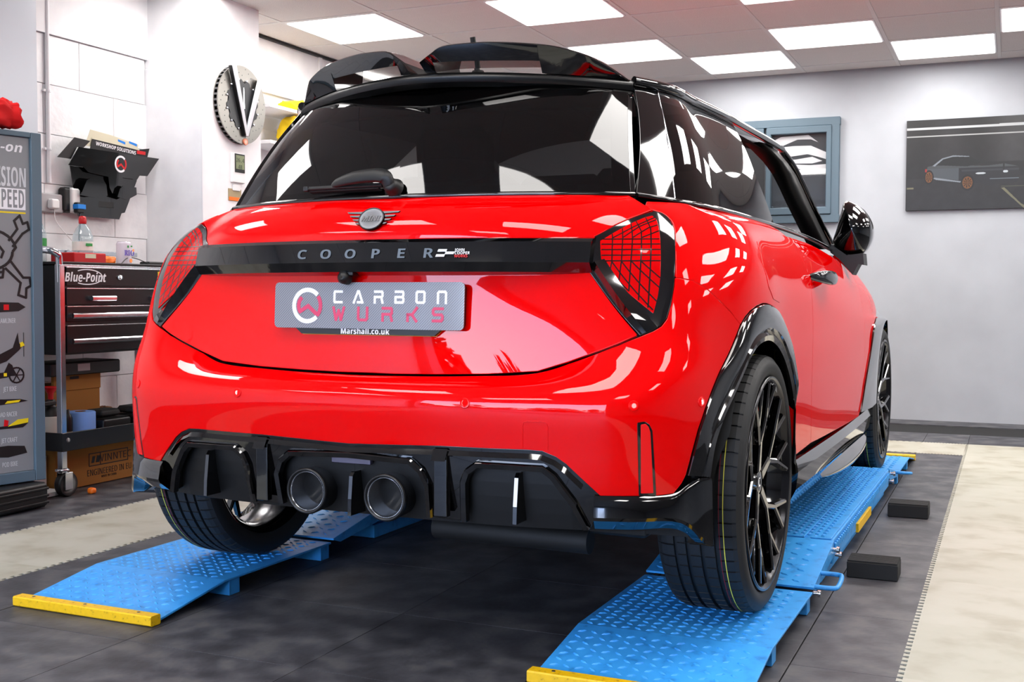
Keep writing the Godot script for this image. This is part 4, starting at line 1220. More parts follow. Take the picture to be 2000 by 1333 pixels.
func build_diffuser(car: Node3D) -> void:
	var gl := MB.new()
	SA.sheet(gl, pv([0, 0.198, 0.2368, 0.2058, 0.3618, 0.2062, 0.4447, 0.2069, 0.4757, 0.2055, 0.5038, 0.1946, 0.5237, 0.1799, 0.5571, 0.1439, 0.5871, 0.111, 0.5819, 0.0725, 0.5617, 0.0323, 0.5508, 0.0389, 0.5389, 0.0915, 0.501, 0.1548, 0.4805, 0.1744, 0.3225, 0.176, 0.2938, 0.1568, 0.2819, 0.1296, 0.2753, 0.0358, 0.2046, 0.0374, 0.2077, 0.1184, 0.1926, 0.1553, 0.162, 0.1761, 0, 0.1798]), -0.003, 0.012, 0.034, true)
	var df := part(car, "diffuser", both(gl), M.gloss_black, "gloss black rear diffuser with framed openings")
	var bk := MB.new()
	SA.sheet(bk, pv([0, 0.195, 0.2368, 0.2028, 0.3618, 0.2032, 0.4447, 0.2039, 0.4757, 0.2025, 0.5038, 0.1916, 0.5237, 0.1769, 0.5571, 0.1409, 0.5871, 0.108, 0.5819, 0.0725, 0.5617, 0.0323, 0.5617, 0.0358, 0, 0.0318]), -0.036, 0.02, 0.0, true)
	part(df, "diffuser_back", both(bk), M.gloss_black)
	# raised frames round the three openings
	var fr := MB.new()
	for l in [[0.5578, 0.0357, 0.5348, 0.0913, 0.4966, 0.1511, 0.4759, 0.1685, 0.3247, 0.1703, 0.2997, 0.1524, 0.2892, 0.1277, 0.2827, 0.0352], [0.1972, 0.0392, 0.1997, 0.1142, 0.1844, 0.1474, 0.1576, 0.1686, 0, 0.1737]]:
		var pts := []
		var n: int = l.size() / 2
		for i in n - 1:
			var a := Vector2(l[i * 2], l[i * 2 + 1]); var b := Vector2(l[i * 2 + 2], l[i * 2 + 3])
			for k in 5:
				if k == 4 and i < n - 2: continue
				pts.append(a.lerp(b, k / 4.0))
		var sect := [[-0.009, -0.006], [-0.006, 0.007], [0.005, 0.009], [0.0085, 0.004], [0.009, -0.03]]
		var rows := []
		for s in sect:
			var r := PackedVector3Array()
			for i in pts.size():
				var d: Vector2 = (pts[mini(i + 1, pts.size() - 1)] - pts[maxi(i - 1, 0)]).normalized()
				var p: Vector2 = pts[i] + d.orthogonal() * s[0]
				p.x = maxf(p.x, 0.0)
				r.append(SA.at(p.x, p.y) + SA.nrm(p.x, p.y) * s[1])
			rows.append(r)
		fr.facets(rows)
	part(df, "opening_frame", both(fr), M.gloss_black)
	# bevel below the painted edge
	var bev := MB.new()
	var b0 := PackedVector3Array(); var b1 := PackedVector3Array()
	var te := pv([0, 0.198, 0.2368, 0.2058, 0.3618, 0.2062, 0.4447, 0.2069, 0.4757, 0.2055, 0.5038, 0.1946, 0.5237, 0.1799, 0.5571, 0.1439])
	for i in te.size() - 1:
		for k in 6:
			if k == 5 and i < te.size() - 2: continue
			var p := te[i].lerp(te[i + 1], k / 5.0)
			b0.append(SA.at(p.x, p.y) - SA.nrm(p.x, p.y) * 0.010)
			var q := p - Vector2(0.008 * p.x, 0.017)
			b1.append(SA.at(q.x, q.y) + SA.nrm(q.x, q.y) * 0.006)
	bev.grid([b0, b1])
	part(df, "bevel", both(bev), M.gloss_black)
	# pillars between the openings
	var pi_ := MB.new()
	pi_.box(Vector3(0.238, 0.335, 0.478), Vector3(0.034, 0.14, 0.02), 0.003)
	pi_.face([Vector3(0.222, 0.418, 0.487), Vector3(0.256, 0.418, 0.486), Vector3(0.256, 0.392, 0.500), Vector3(0.222, 0.392, 0.501)])
	part(df, "pillar", pi_, M.gloss_black); part(df, "pillar", pi_.mirrored(), M.gloss_black)
	# upright fins
	for f in [[0.413, 0.470], [-0.413, 0.470], [0.012, 0.492]]:
		var fb := MB.new()
		var z: float = f[1]
		var side := PackedVector2Array([Vector2(z - 0.05, 0.375), Vector2(z - 0.01, 0.372), Vector2(z - 0.002, 0.362), Vector2(z + 0.006, 0.30), Vector2(z + 0.008, 0.262), Vector2(z - 0.06, 0.262)])
		if f[0] == 0.012: side = PackedVector2Array([Vector2(z - 0.05, 0.352), Vector2(z - 0.01, 0.352), Vector2(z + 0.0, 0.342), Vector2(z + 0.006, 0.29), Vector2(z + 0.008, 0.252), Vector2(z - 0.06, 0.252)])
		fb.prism(side, -0.0045, 0.0045, Transform3D(Basis(Vector3(0, 0, 1), Vector3(0, 1, 0), Vector3(-1, 0, 0)), Vector3(f[0], 0, 0)))
		part(df, "fin", fb, M.gloss_black)
	var fog := MB.new()
	fog.box(Vector3(0.0, 0.375, 0.468), Vector3(0.105, 0.015, 0.012), 0.002)
	part(df, "fog_lamp", fog, M.clear_lens)
	var mk := MB.new()
	mk.box(Vector3(0.0, 0.392, 0.4775), Vector3(0.018, 0.0015, 0.001)); mk.box(Vector3(0.0, 0.3865, 0.4765), Vector3(0.012, 0.002, 0.001))
	part(df, "badge", mk, M.badge_grey)
	# exhaust tips
	for s in [-1.0, 1.0]:
		var x := Transform3D(Basis(Vector3.RIGHT, PI / 2), Vector3(s * 0.104, 0.300, 0.40))
		var ob := MB.new()
		ob.lathe([Vector2(0.046, -0.05), Vector2(0.050, 0.04), Vector2(0.0535, 0.085), Vector2(0.0545, 0.096), Vector2(0.0525, 0.102), Vector2(0.0475, 0.101), Vector2(0.046, 0.095)], 48, x)
		var ex := part(car, "exhaust_tip", ob, M.sleeve_black)
		var ib := MB.new()
		ib.lathe([Vector2(0.0462, 0.096), Vector2(0.0448, 0.098), Vector2(0.043, 0.092), Vector2(0.0415, 0.02)], 48, x)
		part(ex, "tip_liner", ib, M.steel)
		var ic := MB.new()
		ic.lathe([Vector2(0.0415, 0.02), Vector2(0.034, 0.016), Vector2(0.034, -0.06), Vector2(0.0, -0.06)], 40, x, true)
		part(ex, "pipe", ic, M.dark_chrome)
	# lower corner winglets
	var path := [Vector3(0.580, 0, 0.440), Vector3(0.66, 0, 0.414), Vector3(0.728, 0, 0.365), Vector3(0.757, 0, 0.335), Vector3(0.778, 0, 0.315), Vector3(0.795, 0, 0.296)]
	var out := [Vector3(0.25, 0, 1), Vector3(0.35, 0, 0.95), Vector3(0.6, 0, 0.8), Vector3(0.7, 0, 0.7), Vector3(0.72, 0, 0.68), Vector3(0.75, 0, 0.66)]
	var tp := [0.331, 0.331, 0.333, 0.352, 0.366, 0.370]
	var ledge := [0.286, 0.286, 0.284, 0.266, 0.236, 0.222]
	var bot := [0.256, 0.256, 0.256, 0.245, 0.222, 0.213]
	var rws := [[], [], [], [], []]
	for i in 6:
		var o: Vector3 = out[i].normalized()
		rws[0].append(path[i] + Vector3(0, tp[i], 0) - o * 0.004)
		rws[1].append(path[i] + Vector3(0, tp[i] - 0.012, 0) + o * 0.004)
		rws[2].append(path[i] + Vector3(0, ledge[i], 0) + o * 0.010)
		rws[3].append(path[i] + Vector3(0, ledge[i] - 0.008, 0) + o * 0.006)
		rws[4].append(path[i] + Vector3(0, bot[i], 0) - o * 0.022)
	var wl := MB.new()
	var rr := []
	for r in rws: rr.append(PackedVector3Array(spline(r, 6)))
	wl.grid([rr[0], rr[1], rr[2]]); wl.grid([rr[2], rr[3]]); wl.grid([rr[3], rr[4]])
	var back_end := []
	for r in rr: back_end.append(r[-1])
	for k in 4: wl.face([back_end[k], back_end[k + 1], back_end[k + 1] + Vector3(-0.06, 0, -0.02), back_end[k] + Vector3(-0.06, 0, -0.02)])
	var inb := PackedVector3Array()
	for p in rr[4]: inb.append(p + Vector3(-0.05, 0.02, -0.12))
	wl.grid([rr[4], inb])
	part(car, "bumper_winglet", wl, M.gloss_black); part(car, "bumper_winglet", wl.mirrored(), M.gloss_black)
	# silencer and axle tube seen below
	var ax := MB.new()
	ax.tube([Vector3(0.10, 0.188, 0.24), Vector3(0.50, 0.186, 0.24)], 0.030, 20)
	part(car, "silencer", ax, M.underbody)
	var ub := MB.new()
	ub.box(Vector3(0, 0.255, -1.25), Vector3(1.28, 0.10, 3.0), 0.01)
	ub.box(Vector3(0, 0.30, 0.28), Vector3(1.15, 0.05, 0.2), 0.01)
	part(car, "underbody", ub, M.underbody)

func even(pts: Array, n: int) -> Array:
	var d := [0.0]
	for i in pts.size() - 1: d.append(d[i] + pts[i].distance_to(pts[i + 1]))
	var out := []
	var k := 0
	for i in n:
		var s: float = d[-1] * i / (n - 1)
		while k < pts.size() - 2 and d[k + 1] < s: k += 1
		out.append(pts[k].lerp(pts[k + 1], clampf((s - d[k]) / maxf(d[k + 1] - d[k], 1e-6), 0.0, 1.0)))
	return out

func build_arches(car: Node3D) -> void:
	# rear: from the red panel's edge out to the lip round the wheel
	var tab := [[0.7524, 0.3729, 0.342], [0.7624, 0.4218, 0.3312], [0.7714, 0.4705, 0.3166], [0.7801, 0.5121, 0.2954], [0.7879, 0.5525, 0.2659], [0.7953, 0.5909, 0.2288], [0.8035, 0.6264, 0.1868], [0.8097, 0.6587, 0.1527], [0.8151, 0.6915, 0.12], [0.8195, 0.7087, 0.0954], [0.8249, 0.7229, 0.0642], [0.8309, 0.734, 0.0242], [0.8357, 0.7398, -0.0193], [0.8381, 0.7395, -0.0511], [0.8398, 0.736, -0.0853], [0.8406, 0.7274, -0.1441], [0.8401, 0.7116, -0.2065], [0.8401, 0.6863, -0.2619], [0.841, 0.6585, -0.3043], [0.8436, 0.6059, -0.3393], [0.845, 0.558, -0.3672], [0.8434, 0.4569, -0.3914], [0.8397, 0.3804, -0.4052], [0.8354, 0.3144, -0.4093]]
	var red_edge := []
	for a in tab: red_edge.append(Vector3(a[0], a[1], a[2]))
	var edge := even(spline(red_edge, 6), 90)
	var lips := even(spline([Vector3(0.795, 0.366, 0.300), Vector3(0.799, 0.43, 0.278), Vector3(0.806, 0.485, 0.232), Vector3(0.815, 0.53, 0.180), Vector3(0.825, 0.575, 0.134), Vector3(0.833, 0.614, 0.092), Vector3(0.838, 0.640, 0.035), Vector3(0.842, 0.650, -0.05), Vector3(0.844, 0.640, -0.13), Vector3(0.845, 0.612, -0.215), Vector3(0.846, 0.565, -0.295), Vector3(0.847, 0.50, -0.362), Vector3(0.847, 0.42, -0.402), Vector3(0.846, 0.27, -0.425)], 6), 90)
	var rows := [PackedVector3Array(), PackedVector3Array(), PackedVector3Array(), PackedVector3Array(), PackedVector3Array(), PackedVector3Array(), PackedVector3Array(), PackedVector3Array()]
	for i in 90:
		var p: Vector3 = edge[i]
		var lip: Vector3 = lips[i]
		var along: Vector3 = edge[mini(i + 1, 89)] - edge[maxi(i - 1, 0)]
		var n := along.cross(lip - p).normalized()
		if n.x < 0.0: n = -n
		var back := clampf(1.0 - i / 26.0, 0.0, 1.0)
		var fw := 1.0 - back
		var din := (lip - p).normalized()
		rows[0].append(p - n * 0.008)
		rows[1].append(p + n * 0.005 + din * 0.004)
		rows[2].append(p.lerp(lip, 0.35) + n * (0.004 + 0.010 * fw))
		rows[3].append(p.lerp(lip, 0.66) + n * (0.002 + 0.006 * fw))
		rows[4].append(p.lerp(lip, 0.70) - n * 0.003 * fw)
		rows[5].append(lip - din * 0.014 + n * 0.006 * fw)
		rows[6].append(lip)
		rows[7].append(lip + Vector3(-0.05, 0, 0) + Vector3(0, lip.y - 0.293, lip.z + 0.115).normalized() * 0.012)
	var ar := MB.new()
	ar.grid([rows[0], rows[1]]); ar.grid([rows[1], rows[2], rows[3]]); ar.grid([rows[3], rows[4]]); ar.grid([rows[4], rows[5]]); ar.grid([rows[5], rows[6]]); ar.grid([rows[6], rows[7]])
	part(car, "wheel_arch", ar, M.gloss_black); part(car, "wheel_arch", ar.mirrored(), M.gloss_black)
	# front
	var fedge := []
	for a in [[0.8325, 0.3056, -1.8351], [0.8338, 0.3432, -1.8802], [0.8352, 0.4028, -1.9393], [0.8348, 0.468, -2.0291], [0.8336, 0.5254, -2.1142], [0.8293, 0.6339, -2.2744], [0.7822, 0.6912, -2.7507], [0.7797, 0.6839, -2.7854], [0.795, 0.657, -2.8345], [0.7928, 0.6238, -2.8836], [0.792, 0.5813, -2.9], [0.792, 0.5346, -2.9], [0.7922, 0.4798, -2.9], [0.7917, 0.4257, -2.9]]: fedge.append(Vector3(a[0], a[1], a[2]))
	fedge = even(spline(fedge, 5), 60)
	var fr := [PackedVector3Array(), PackedVector3Array(), PackedVector3Array(), PackedVector3Array(), PackedVector3Array()]
	for i in 60:
		var p: Vector3 = fedge[i]
		var ang := deg_to_rad(2.0 + 158.0 * i / 59.0)
		var lip := Vector3(0.846 - 0.03 * clampf(-cos(ang), 0.0, 1.0), 0.293 + 0.352 * sin(ang), -2.61 + 0.352 * cos(ang))
		fr[0].append(p + Vector3(-0.01, 0, 0))
		fr[1].append(p + Vector3(0.006, 0, 0))
		fr[2].append(p.lerp(lip, 0.55) + Vector3(0.012, 0, 0))
		fr[3].append(lip)
		fr[4].append(lip + Vector3(-0.05, 0.008, 0))
	var fa := MB.new()
	fa.grid([fr[0], fr[1]]); fa.grid([fr[1], fr[2], fr[3]]); fa.grid([fr[3], fr[4]])
	part(car, "wheel_arch", fa, M.gloss_black); part(car, "wheel_arch", fa.mirrored(), M.gloss_black)
	# wheel housings
	for z in [-0.115, -2.61]:
		var wh := MB.new()
		var a0 := PackedVector3Array(); var a1 := PackedVector3Array()
		for i in 33:
			var ang := deg_to_rad(-12.0 + 204.0 * i / 32.0)
			var hr := 0.362 if cos(ang) > 0.0 else 0.372
			a0.append(Vector3(minf(0.815, 1.0 - 0.88 * (z + hr * cos(ang))) if z > -1.0 else 0.815, 0.293 + hr * sin(ang), z + hr * cos(ang)))
			a1.append(Vector3(0.54, 0.293 + 0.372 * sin(ang), z + 0.372 * cos(ang)))
		wh.grid([a0, a1])
		var ctr := wh.vert(Vector3(0.54, 0.293, z), Vector3.RIGHT)
		var ids := []
		for p in a1: ids.append(wh.vert(p, Vector3.RIGHT))
		for i in 32: wh.tri(ctr, ids[i], ids[i + 1])
		part(car, "wheel_housing", wh, M.underbody); part(car, "wheel_housing", wh.mirrored(), M.underbody)
	# sills
	var sl := MB.new()
	var srow := []
	for pr in [[-0.012, 0.312], [0.004, 0.308], [0.010, 0.275], [0.004, 0.225], [-0.02, 0.175], [-0.10, 0.165]]:
		var r := PackedVector3Array()
		for k in 25:
			var z := -0.44 - 1.78 * k / 24.0
			var zt := clampf((z + 0.9) / -1.3, 0.0, 1.0)
			r.append(Vector3(0.840 - 0.022 * zt * zt + pr[0], pr[1] - 0.018 * k / 24.0, z))
		srow.append(r)
	sl.facets(srow)
	part(car, "sill", sl, M.gloss_black); part(car, "sill", sl.mirrored(), M.gloss_black)
	var bd := MB.new()
	var brow := []
	for pr in [[0.012, 0.232], [0.030, 0.205], [0.036, 0.190], [0.030, 0.180], [0.0, 0.176]]:
		var r := PackedVector3Array()
		for k in 17:
			var t := k / 16.0
			var z := -0.82 - 1.25 * t
			var gr := sin(PI * clampf(t * 1.0 + 0.02, 0, 1)) ** 0.6
			var zt := clampf((z + 0.9) / -1.3, 0.0, 1.0)
			r.append(Vector3(0.846 - 0.022 * zt * zt + pr[0] * gr, pr[1] + (0.21 - pr[1]) * (1 - gr) - 0.012 * t, z))
		brow.append(r)
	bd.grid(brow)
	part(car, "sill_blade", bd, M.gloss_black); part(car, "sill_blade", bd.mirrored(), M.gloss_black)

func build_mirror_handle(car: Node3D, doors: Array) -> void:
	var line := [Vector2(0.787, 1.107), Vector2(0.822, 1.098), Vector2(0.856, 1.07), Vector2(0.880, 1.03), Vector2(0.887, 0.985), Vector2(0.877, 0.945), Vector2(0.852, 0.914), Vector2(0.80, 0.908), Vector2(0.757, 0.925), Vector2(0.745, 0.955), Vector2(0.757, 1.0), Vector2(0.772, 1.06)]
	var fine := []
	for i in 12:
		for k in 4: fine.append(line[i].cubic_interpolate(line[(i + 1) % 12], line[(i + 11) % 12], line[(i + 2) % 12], k / 4.0))
	var c := Vector2(0.818, 1.0)
	var rows := []
	for s in [[0.02, -1.86], [0.5, -1.855], [0.80, -1.825], [0.96, -1.77], [1.0, -1.72], [0.97, -1.68], [0.86, -1.655], [0.6, -1.636], [0.3, -1.628], [0.02, -1.626]]:
		var r := PackedVector3Array()
		for p in fine:
			var q: Vector2 = c + (p - c) * s[0]
			r.append(Vector3(q.x, q.y, s[1]))
		rows.append(r)
	for s in [1, -1]:
		var o := MB.new()
		o.grid(rows, true)
		var mr := part(car, "door_mirror", o if s > 0 else o.mirrored(), M.gloss_black)
		var lo := MB.new()
		lo.prism(PackedVector2Array([Vector2(0.742, 0.948), Vector2(0.80, 0.905), Vector2(0.858, 0.912), Vector2(0.862, 0.868), Vector2(0.842, 0.872), Vector2(0.822, 0.832), Vector2(0.775, 0.890), Vector2(0.742, 0.915)]), -1.76, -1.66, Transform3D(), 0.006)
		part(mr, "mirror_base", lo if s > 0 else lo.mirrored(), M.satin_black)
		var hd := MB.new()
		var path := spline([Vector3(0.818, 0.813, -0.74), Vector3(0.850, 0.813, -0.77), Vector3(0.866, 0.811, -0.86), Vector3(0.860, 0.810, -0.97), Vector3(0.825, 0.810, -1.02)], 5)
		var hr := []
		for i in path.size():
			var t := float(i) / (path.size() - 1)
			var wd := 0.006 + 0.016 * sin(PI * t)
			var r := PackedVector3Array()
			for k in 12: r.append(path[i] + Vector3(cos(TAU * k / 12) * 0.010, sin(TAU * k / 12) * wd, 0))
			hr.append(r)
		hd.grid(hr, true)
		part(doors[0 if s > 0 else 1], "door_handle", hd if s > 0 else hd.mirrored(), M.handle_chrome)

func build_interior(car: Node3D) -> void:
	var cl: Material = M.cloth_black
	var fl := MB.new()
	fl.box(Vector3(0, 0.34, -1.0), Vector3(1.4, 0.03, 2.2))
	fl.box(Vector3(0, 0.60, -0.02), Vector3(1.1, 0.5, 0.10), 0.03, Transform3D(Basis(Vector3.RIGHT, -0.2), Vector3.ZERO))
	part(car, "rear_seat", fl, cl)
	for s in [-1.0, 1.0]:
		var b := MB.new()
		b.box(Vector3(s * 0.36, 0.50, -1.12), Vector3(0.50, 0.16, 0.5), 0.05)
		b.box(Vector3.ZERO, Vector3(0.50, 0.66, 0.14), 0.06, Transform3D(Basis(Vector3.RIGHT, 0.22), Vector3(s * 0.36, 0.84, -0.84)))
		b.box(Vector3.ZERO, Vector3(0.28, 0.20, 0.10), 0.04, Transform3D(Basis(Vector3.RIGHT, 0.12), Vector3(s * 0.36, 1.22, -0.77)))
		part(car, "front_seat", b, cl)
		var h := MB.new()
		h.box(Vector3(s * 0.32, 0.99, -0.02), Vector3(0.26, 0.15, 0.09), 0.04)
		part(car, "rear_headrest", h, cl)
	var d := MB.new()
	d.box(Vector3(0, 0.84, -1.86), Vector3(1.36, 0.20, 0.36), 0.06)
	part(car, "dashboard", d, cl)
	var st := MB.new()
	var ring := []
	for k in 28: ring.append(Vector3(0.36 + cos(TAU * k / 28) * 0.175, 0.89 + sin(TAU * k / 28) * 0.165, -1.56 - sin(TAU * k / 28) * 0.06))
	st.tube(ring, 0.015, 8, true)
	st.bar(Vector3(0.20, 0.89, -1.56), Vector3(0.52, 0.89, -1.56), 0.04, 0.02)
	part(car, "steering_wheel", st, cl)

func build_wheels(car: Node3D) -> void:
	# wheel axis is local +x pointing outward; tyre 0.636 across, 19 inch rim
	var x := Transform3D(Basis(Vector3(0, 0, 1), Vector3(1, 0, 0), Vector3(0, 1, 0)), Vector3.ZERO)     # lathe axis y -> x
	var tread := MB.new()
	var prof := []       # offset along axis (outer face = 0, inner negative), radius, rib
	for b in [[-0.006, 0.303, 0], [-0.012, 0.311, 0], [-0.022, 0.3145, 1], [-0.040, 0.3160, 1], [-0.056, 0.3165, 1], [-0.0565, 0.309, 0], [-0.066, 0.309, 0], [-0.0665, 0.3168, 2], [-0.092, 0.317, 2], [-0.0925, 0.309, 0], [-0.102, 0.309, 0], [-0.1025, 0.317, 2], [-0.128, 0.317, 2], [-0.1285, 0.309, 0], [-0.138, 0.309, 0], [-0.1385, 0.3168, 2], [-0.160, 0.3165, 2], [-0.1605, 0.309, 0], [-0.168, 0.309, 0], [-0.1685, 0.316, 1], [-0.186, 0.3155, 1], [-0.200, 0.312, 1], [-0.211, 0.304, 0]]: prof.append(b)
	var pitches := 62
	var rows := []
	for b in prof:
		var r := PackedVector3Array()
		for k in pitches:
			for e in [[0.0, 0], [0.86, 0], [0.875, 1], [0.985, 1]]:
				var a: float = TAU * (k + e[0] + (0.25 if b[2] == 2 else 0.0)) / pitches
				var rad: float = b[1] - (0.0055 if e[1] and b[2] == 1 else 0.003 if e[1] and b[2] == 2 else 0.0)
				r.append(Vector3(b[0], sin(a) * rad, cos(a) * rad))
		rows.append(r)
	for i in rows.size() - 1:
		# flat-shaded blocks
		var nc: int = rows[0].size()
		for j in nc:
			var j2 := (j + 1) % nc
			tread.face([rows[i][j], rows[i][j2], rows[i + 1][j2], rows[i + 1][j]])
	tread.lathe([Vector2(0.303, -0.006), Vector2(0.298, -0.0015), Vector2(0.290, 0.001), Vector2(0.283, 0.0005), Vector2(0.275, -0.001), Vector2(0.268, -0.004), Vector2(0.262, -0.010)], 96, x)
	tread.lathe([Vector2(0.304, -0.211), Vector2(0.29, -0.218), Vector2(0.27, -0.216), Vector2(0.252, -0.206)], 72, x)
	var tyre := tread.mesh(M.tyre)
	var ly := MB.new()
	ly.lathe([Vector2(0.3163, -0.0415), Vector2(0.3164, -0.0435)], 124, x)
	var line_y := ly.mesh(M.line_yellow)
	var lr := MB.new()
	lr.lathe([Vector2(0.3168, -0.0520), Vector2(0.3168, -0.0535)], 124, x)
	var line_r := lr.mesh(M.line_red)
	var rim := MB.new()
	rim.lathe([Vector2(0.262, -0.012), Vector2(0.264, -0.004), Vector2(0.262, 0.001), Vector2(0.257, 0.0015), Vector2(0.252, -0.004), Vector2(0.246, -0.012), Vector2(0.240, -0.018)], 96, x)
	var lipm := rim.mesh(M.rim_lip)
	var brl := MB.new()
	brl.lathe([Vector2(0.240, -0.018), Vector2(0.236, -0.03), Vector2(0.228, -0.06), Vector2(0.222, -0.12), Vector2(0.226, -0.18), Vector2(0.245, -0.205), Vector2(0.256, -0.206)], 96, x)
	var barrel := brl.mesh(M.wheel_black)
	var inl := MB.new()
	inl.lathe([Vector2(0.2385, -0.19), Vector2(0.226, -0.18), Vector2(0.2185, -0.12), Vector2(0.2205, -0.075)], 96, x)
	var inner := inl.mesh(M.wheel_inner)
	var node := func(r: float, deg: float, dx: float) -> Vector3: return Vector3(dx, r * cos(deg_to_rad(deg)), r * sin(deg_to_rad(deg)))
	var spoke := MB.new()
	var n1: Vector3 = node.call(0.105, 0, -0.034)
	spoke.bar(node.call(0.03, 0, -0.040), n1, 0.030, 0.03, Vector3.RIGHT, 0.004, 0.022, 0.03)
	for s in [-1.0, 1.0]:
		var n2: Vector3 = node.call(0.162, s * 15.0, -0.026)
		spoke.bar(n1 + Vector3(0.0, -0.004, s * 0.003), n2, 0.018, 0.028, Vector3.RIGHT, 0.004, 0.016, 0.026)
		spoke.bar(n2, node.call(0.247, s * 9.5, -0.012), 0.016, 0.026, Vector3.RIGHT, 0.004, 0.013, 0.02)
		spoke.bar(n2, node.call(0.247, s * 26.0, -0.012), 0.016, 0.026, Vector3.RIGHT, 0.004, 0.013, 0.02)
	var spm := spoke.mesh(M.wheel_black)
	var hub := MB.new()
	hub.lathe([Vector2(0.0, -0.026), Vector2(0.026, -0.026), Vector2(0.030, -0.030), Vector2(0.032, -0.042), Vector2(0.062, -0.048), Vector2(0.066, -0.06), Vector2(0.07, -0.1)], 40, x)
	for k in 5:
		var b := Basis(Vector3.RIGHT, TAU * (k + 0.5) / 5)
		hub.lathe([Vector2(0.0, 0.012), Vector2(0.008, 0.012), Vector2(0.009, 0.0)], 12, Transform3D(b, b * Vector3(-0.052, 0.047, 0)) * x)
	var hubm := hub.mesh(M.wheel_black)
	var disc := MB.new()
	disc.lathe([Vector2(0.07, -0.10), Vector2(0.09, -0.10), Vector2(0.152, -0.10), Vector2(0.152, -0.122), Vector2(0.07, -0.122)], 72, x, true)
	var discm := disc.mesh(M.steel_dull)
	var cal := MB.new()
	cal.box(Vector3(-0.108, 0.02, -0.14), Vector3(0.06, 0.18, 0.06), 0.015)
	var calm := cal.mesh(M.underbody)
	for s in [1.0, -1.0]:
		for z in [-0.115, -2.61]:
			var w := Node3D.new()
			w.name = "wheel"
			car.add_child(w, true)
			var turn := Basis() if s > 0 else Basis(Vector3.UP, PI)
			w.transform = Transform3D(turn * Basis(Vector3.RIGHT, 0.14 if z > -1.0 else 0.45) * Basis.from_scale(Vector3(0.93, 1.008, 1.008)), Vector3(s * 0.838, 0.2935, z))
			var ty := instance(w, "tyre", tyre)
			instance(w, "tyre_line", line_y); instance(w, "tyre_line", line_r)
			instance(w, "rim", lipm); instance(w, "barrel", barrel); instance(w, "barrel_liner", inner)
			for k in 5: instance(w, "spoke", spm, Transform3D(Basis(Vector3.RIGHT, TAU * k / 5), Vector3.ZERO))
			instance(w, "hub", hubm); instance(w, "brake_disc", discm); instance(w, "brake_caliper", calm)
			if s > 0:
				lettering(w, "rim_lettering", "AC SCHNITZER", 0.012, 0.0006, M.print_white, Transform3D(Basis(Vector3.RIGHT, -0.50), Vector3.ZERO) * frame(Vector3(-0.0075, 0.2485, 0), Vector3(0, 0, -1), Vector3(0.55, 0.85, 0)))

# ------------------------------------------------------------------ the lift
func lozenges(mb: MB, a: Vector3, b: Vector3, c: Vector3, pitch: float, len_: float) -> void:
	# raised diamonds on the plane a, a->b (across), a->c (along)
	var u := (b - a).normalized(); var w := (c - a).normalized()
	var n := u.cross(w).normalized()
	if n.y < 0.0: n = -n
	var nu := int((b - a).length() / pitch); var nw := int((c - a).length() / pitch)
	for i in nu:
		for j in nw:
			var p := a + u * (i + 0.5) * pitch + w * (j + 0.5) * pitch
			var d := (u + w * 0.55 if (i + j) % 2 else u - w * 0.55).normalized()
			var s := n.cross(d)
			var k := [p + d * len_, p + s * len_ * 0.32, p - d * len_, p - s * len_ * 0.32]
			var t0 := p + n * 0.003 + d * len_ * 0.5; var t1 := p + n * 0.003 - d * len_ * 0.5
			mb.face([k[0], k[1], t0]); mb.face([k[1], k[2], t1]); mb.face([k[1], t1, t0])
			mb.face([k[2], k[3], t1]); mb.face([k[3], k[0], t0]); mb.face([k[3], t0, t1])

func plate(mb: MB, x0: float, x1: float, pts: Array, th: float) -> void:
	# bent sheet: pts are (z, y) along its length
	for i in pts.size() - 1:
		var a: Vector2 = pts[i]; var b: Vector2 = pts[i + 1]
		mb.bar(Vector3((x0 + x1) / 2, a.y - th / 2, a.x), Vector3((x0 + x1) / 2, b.y - th / 2, b.x), x1 - x0, th, Vector3.UP, 0.001)

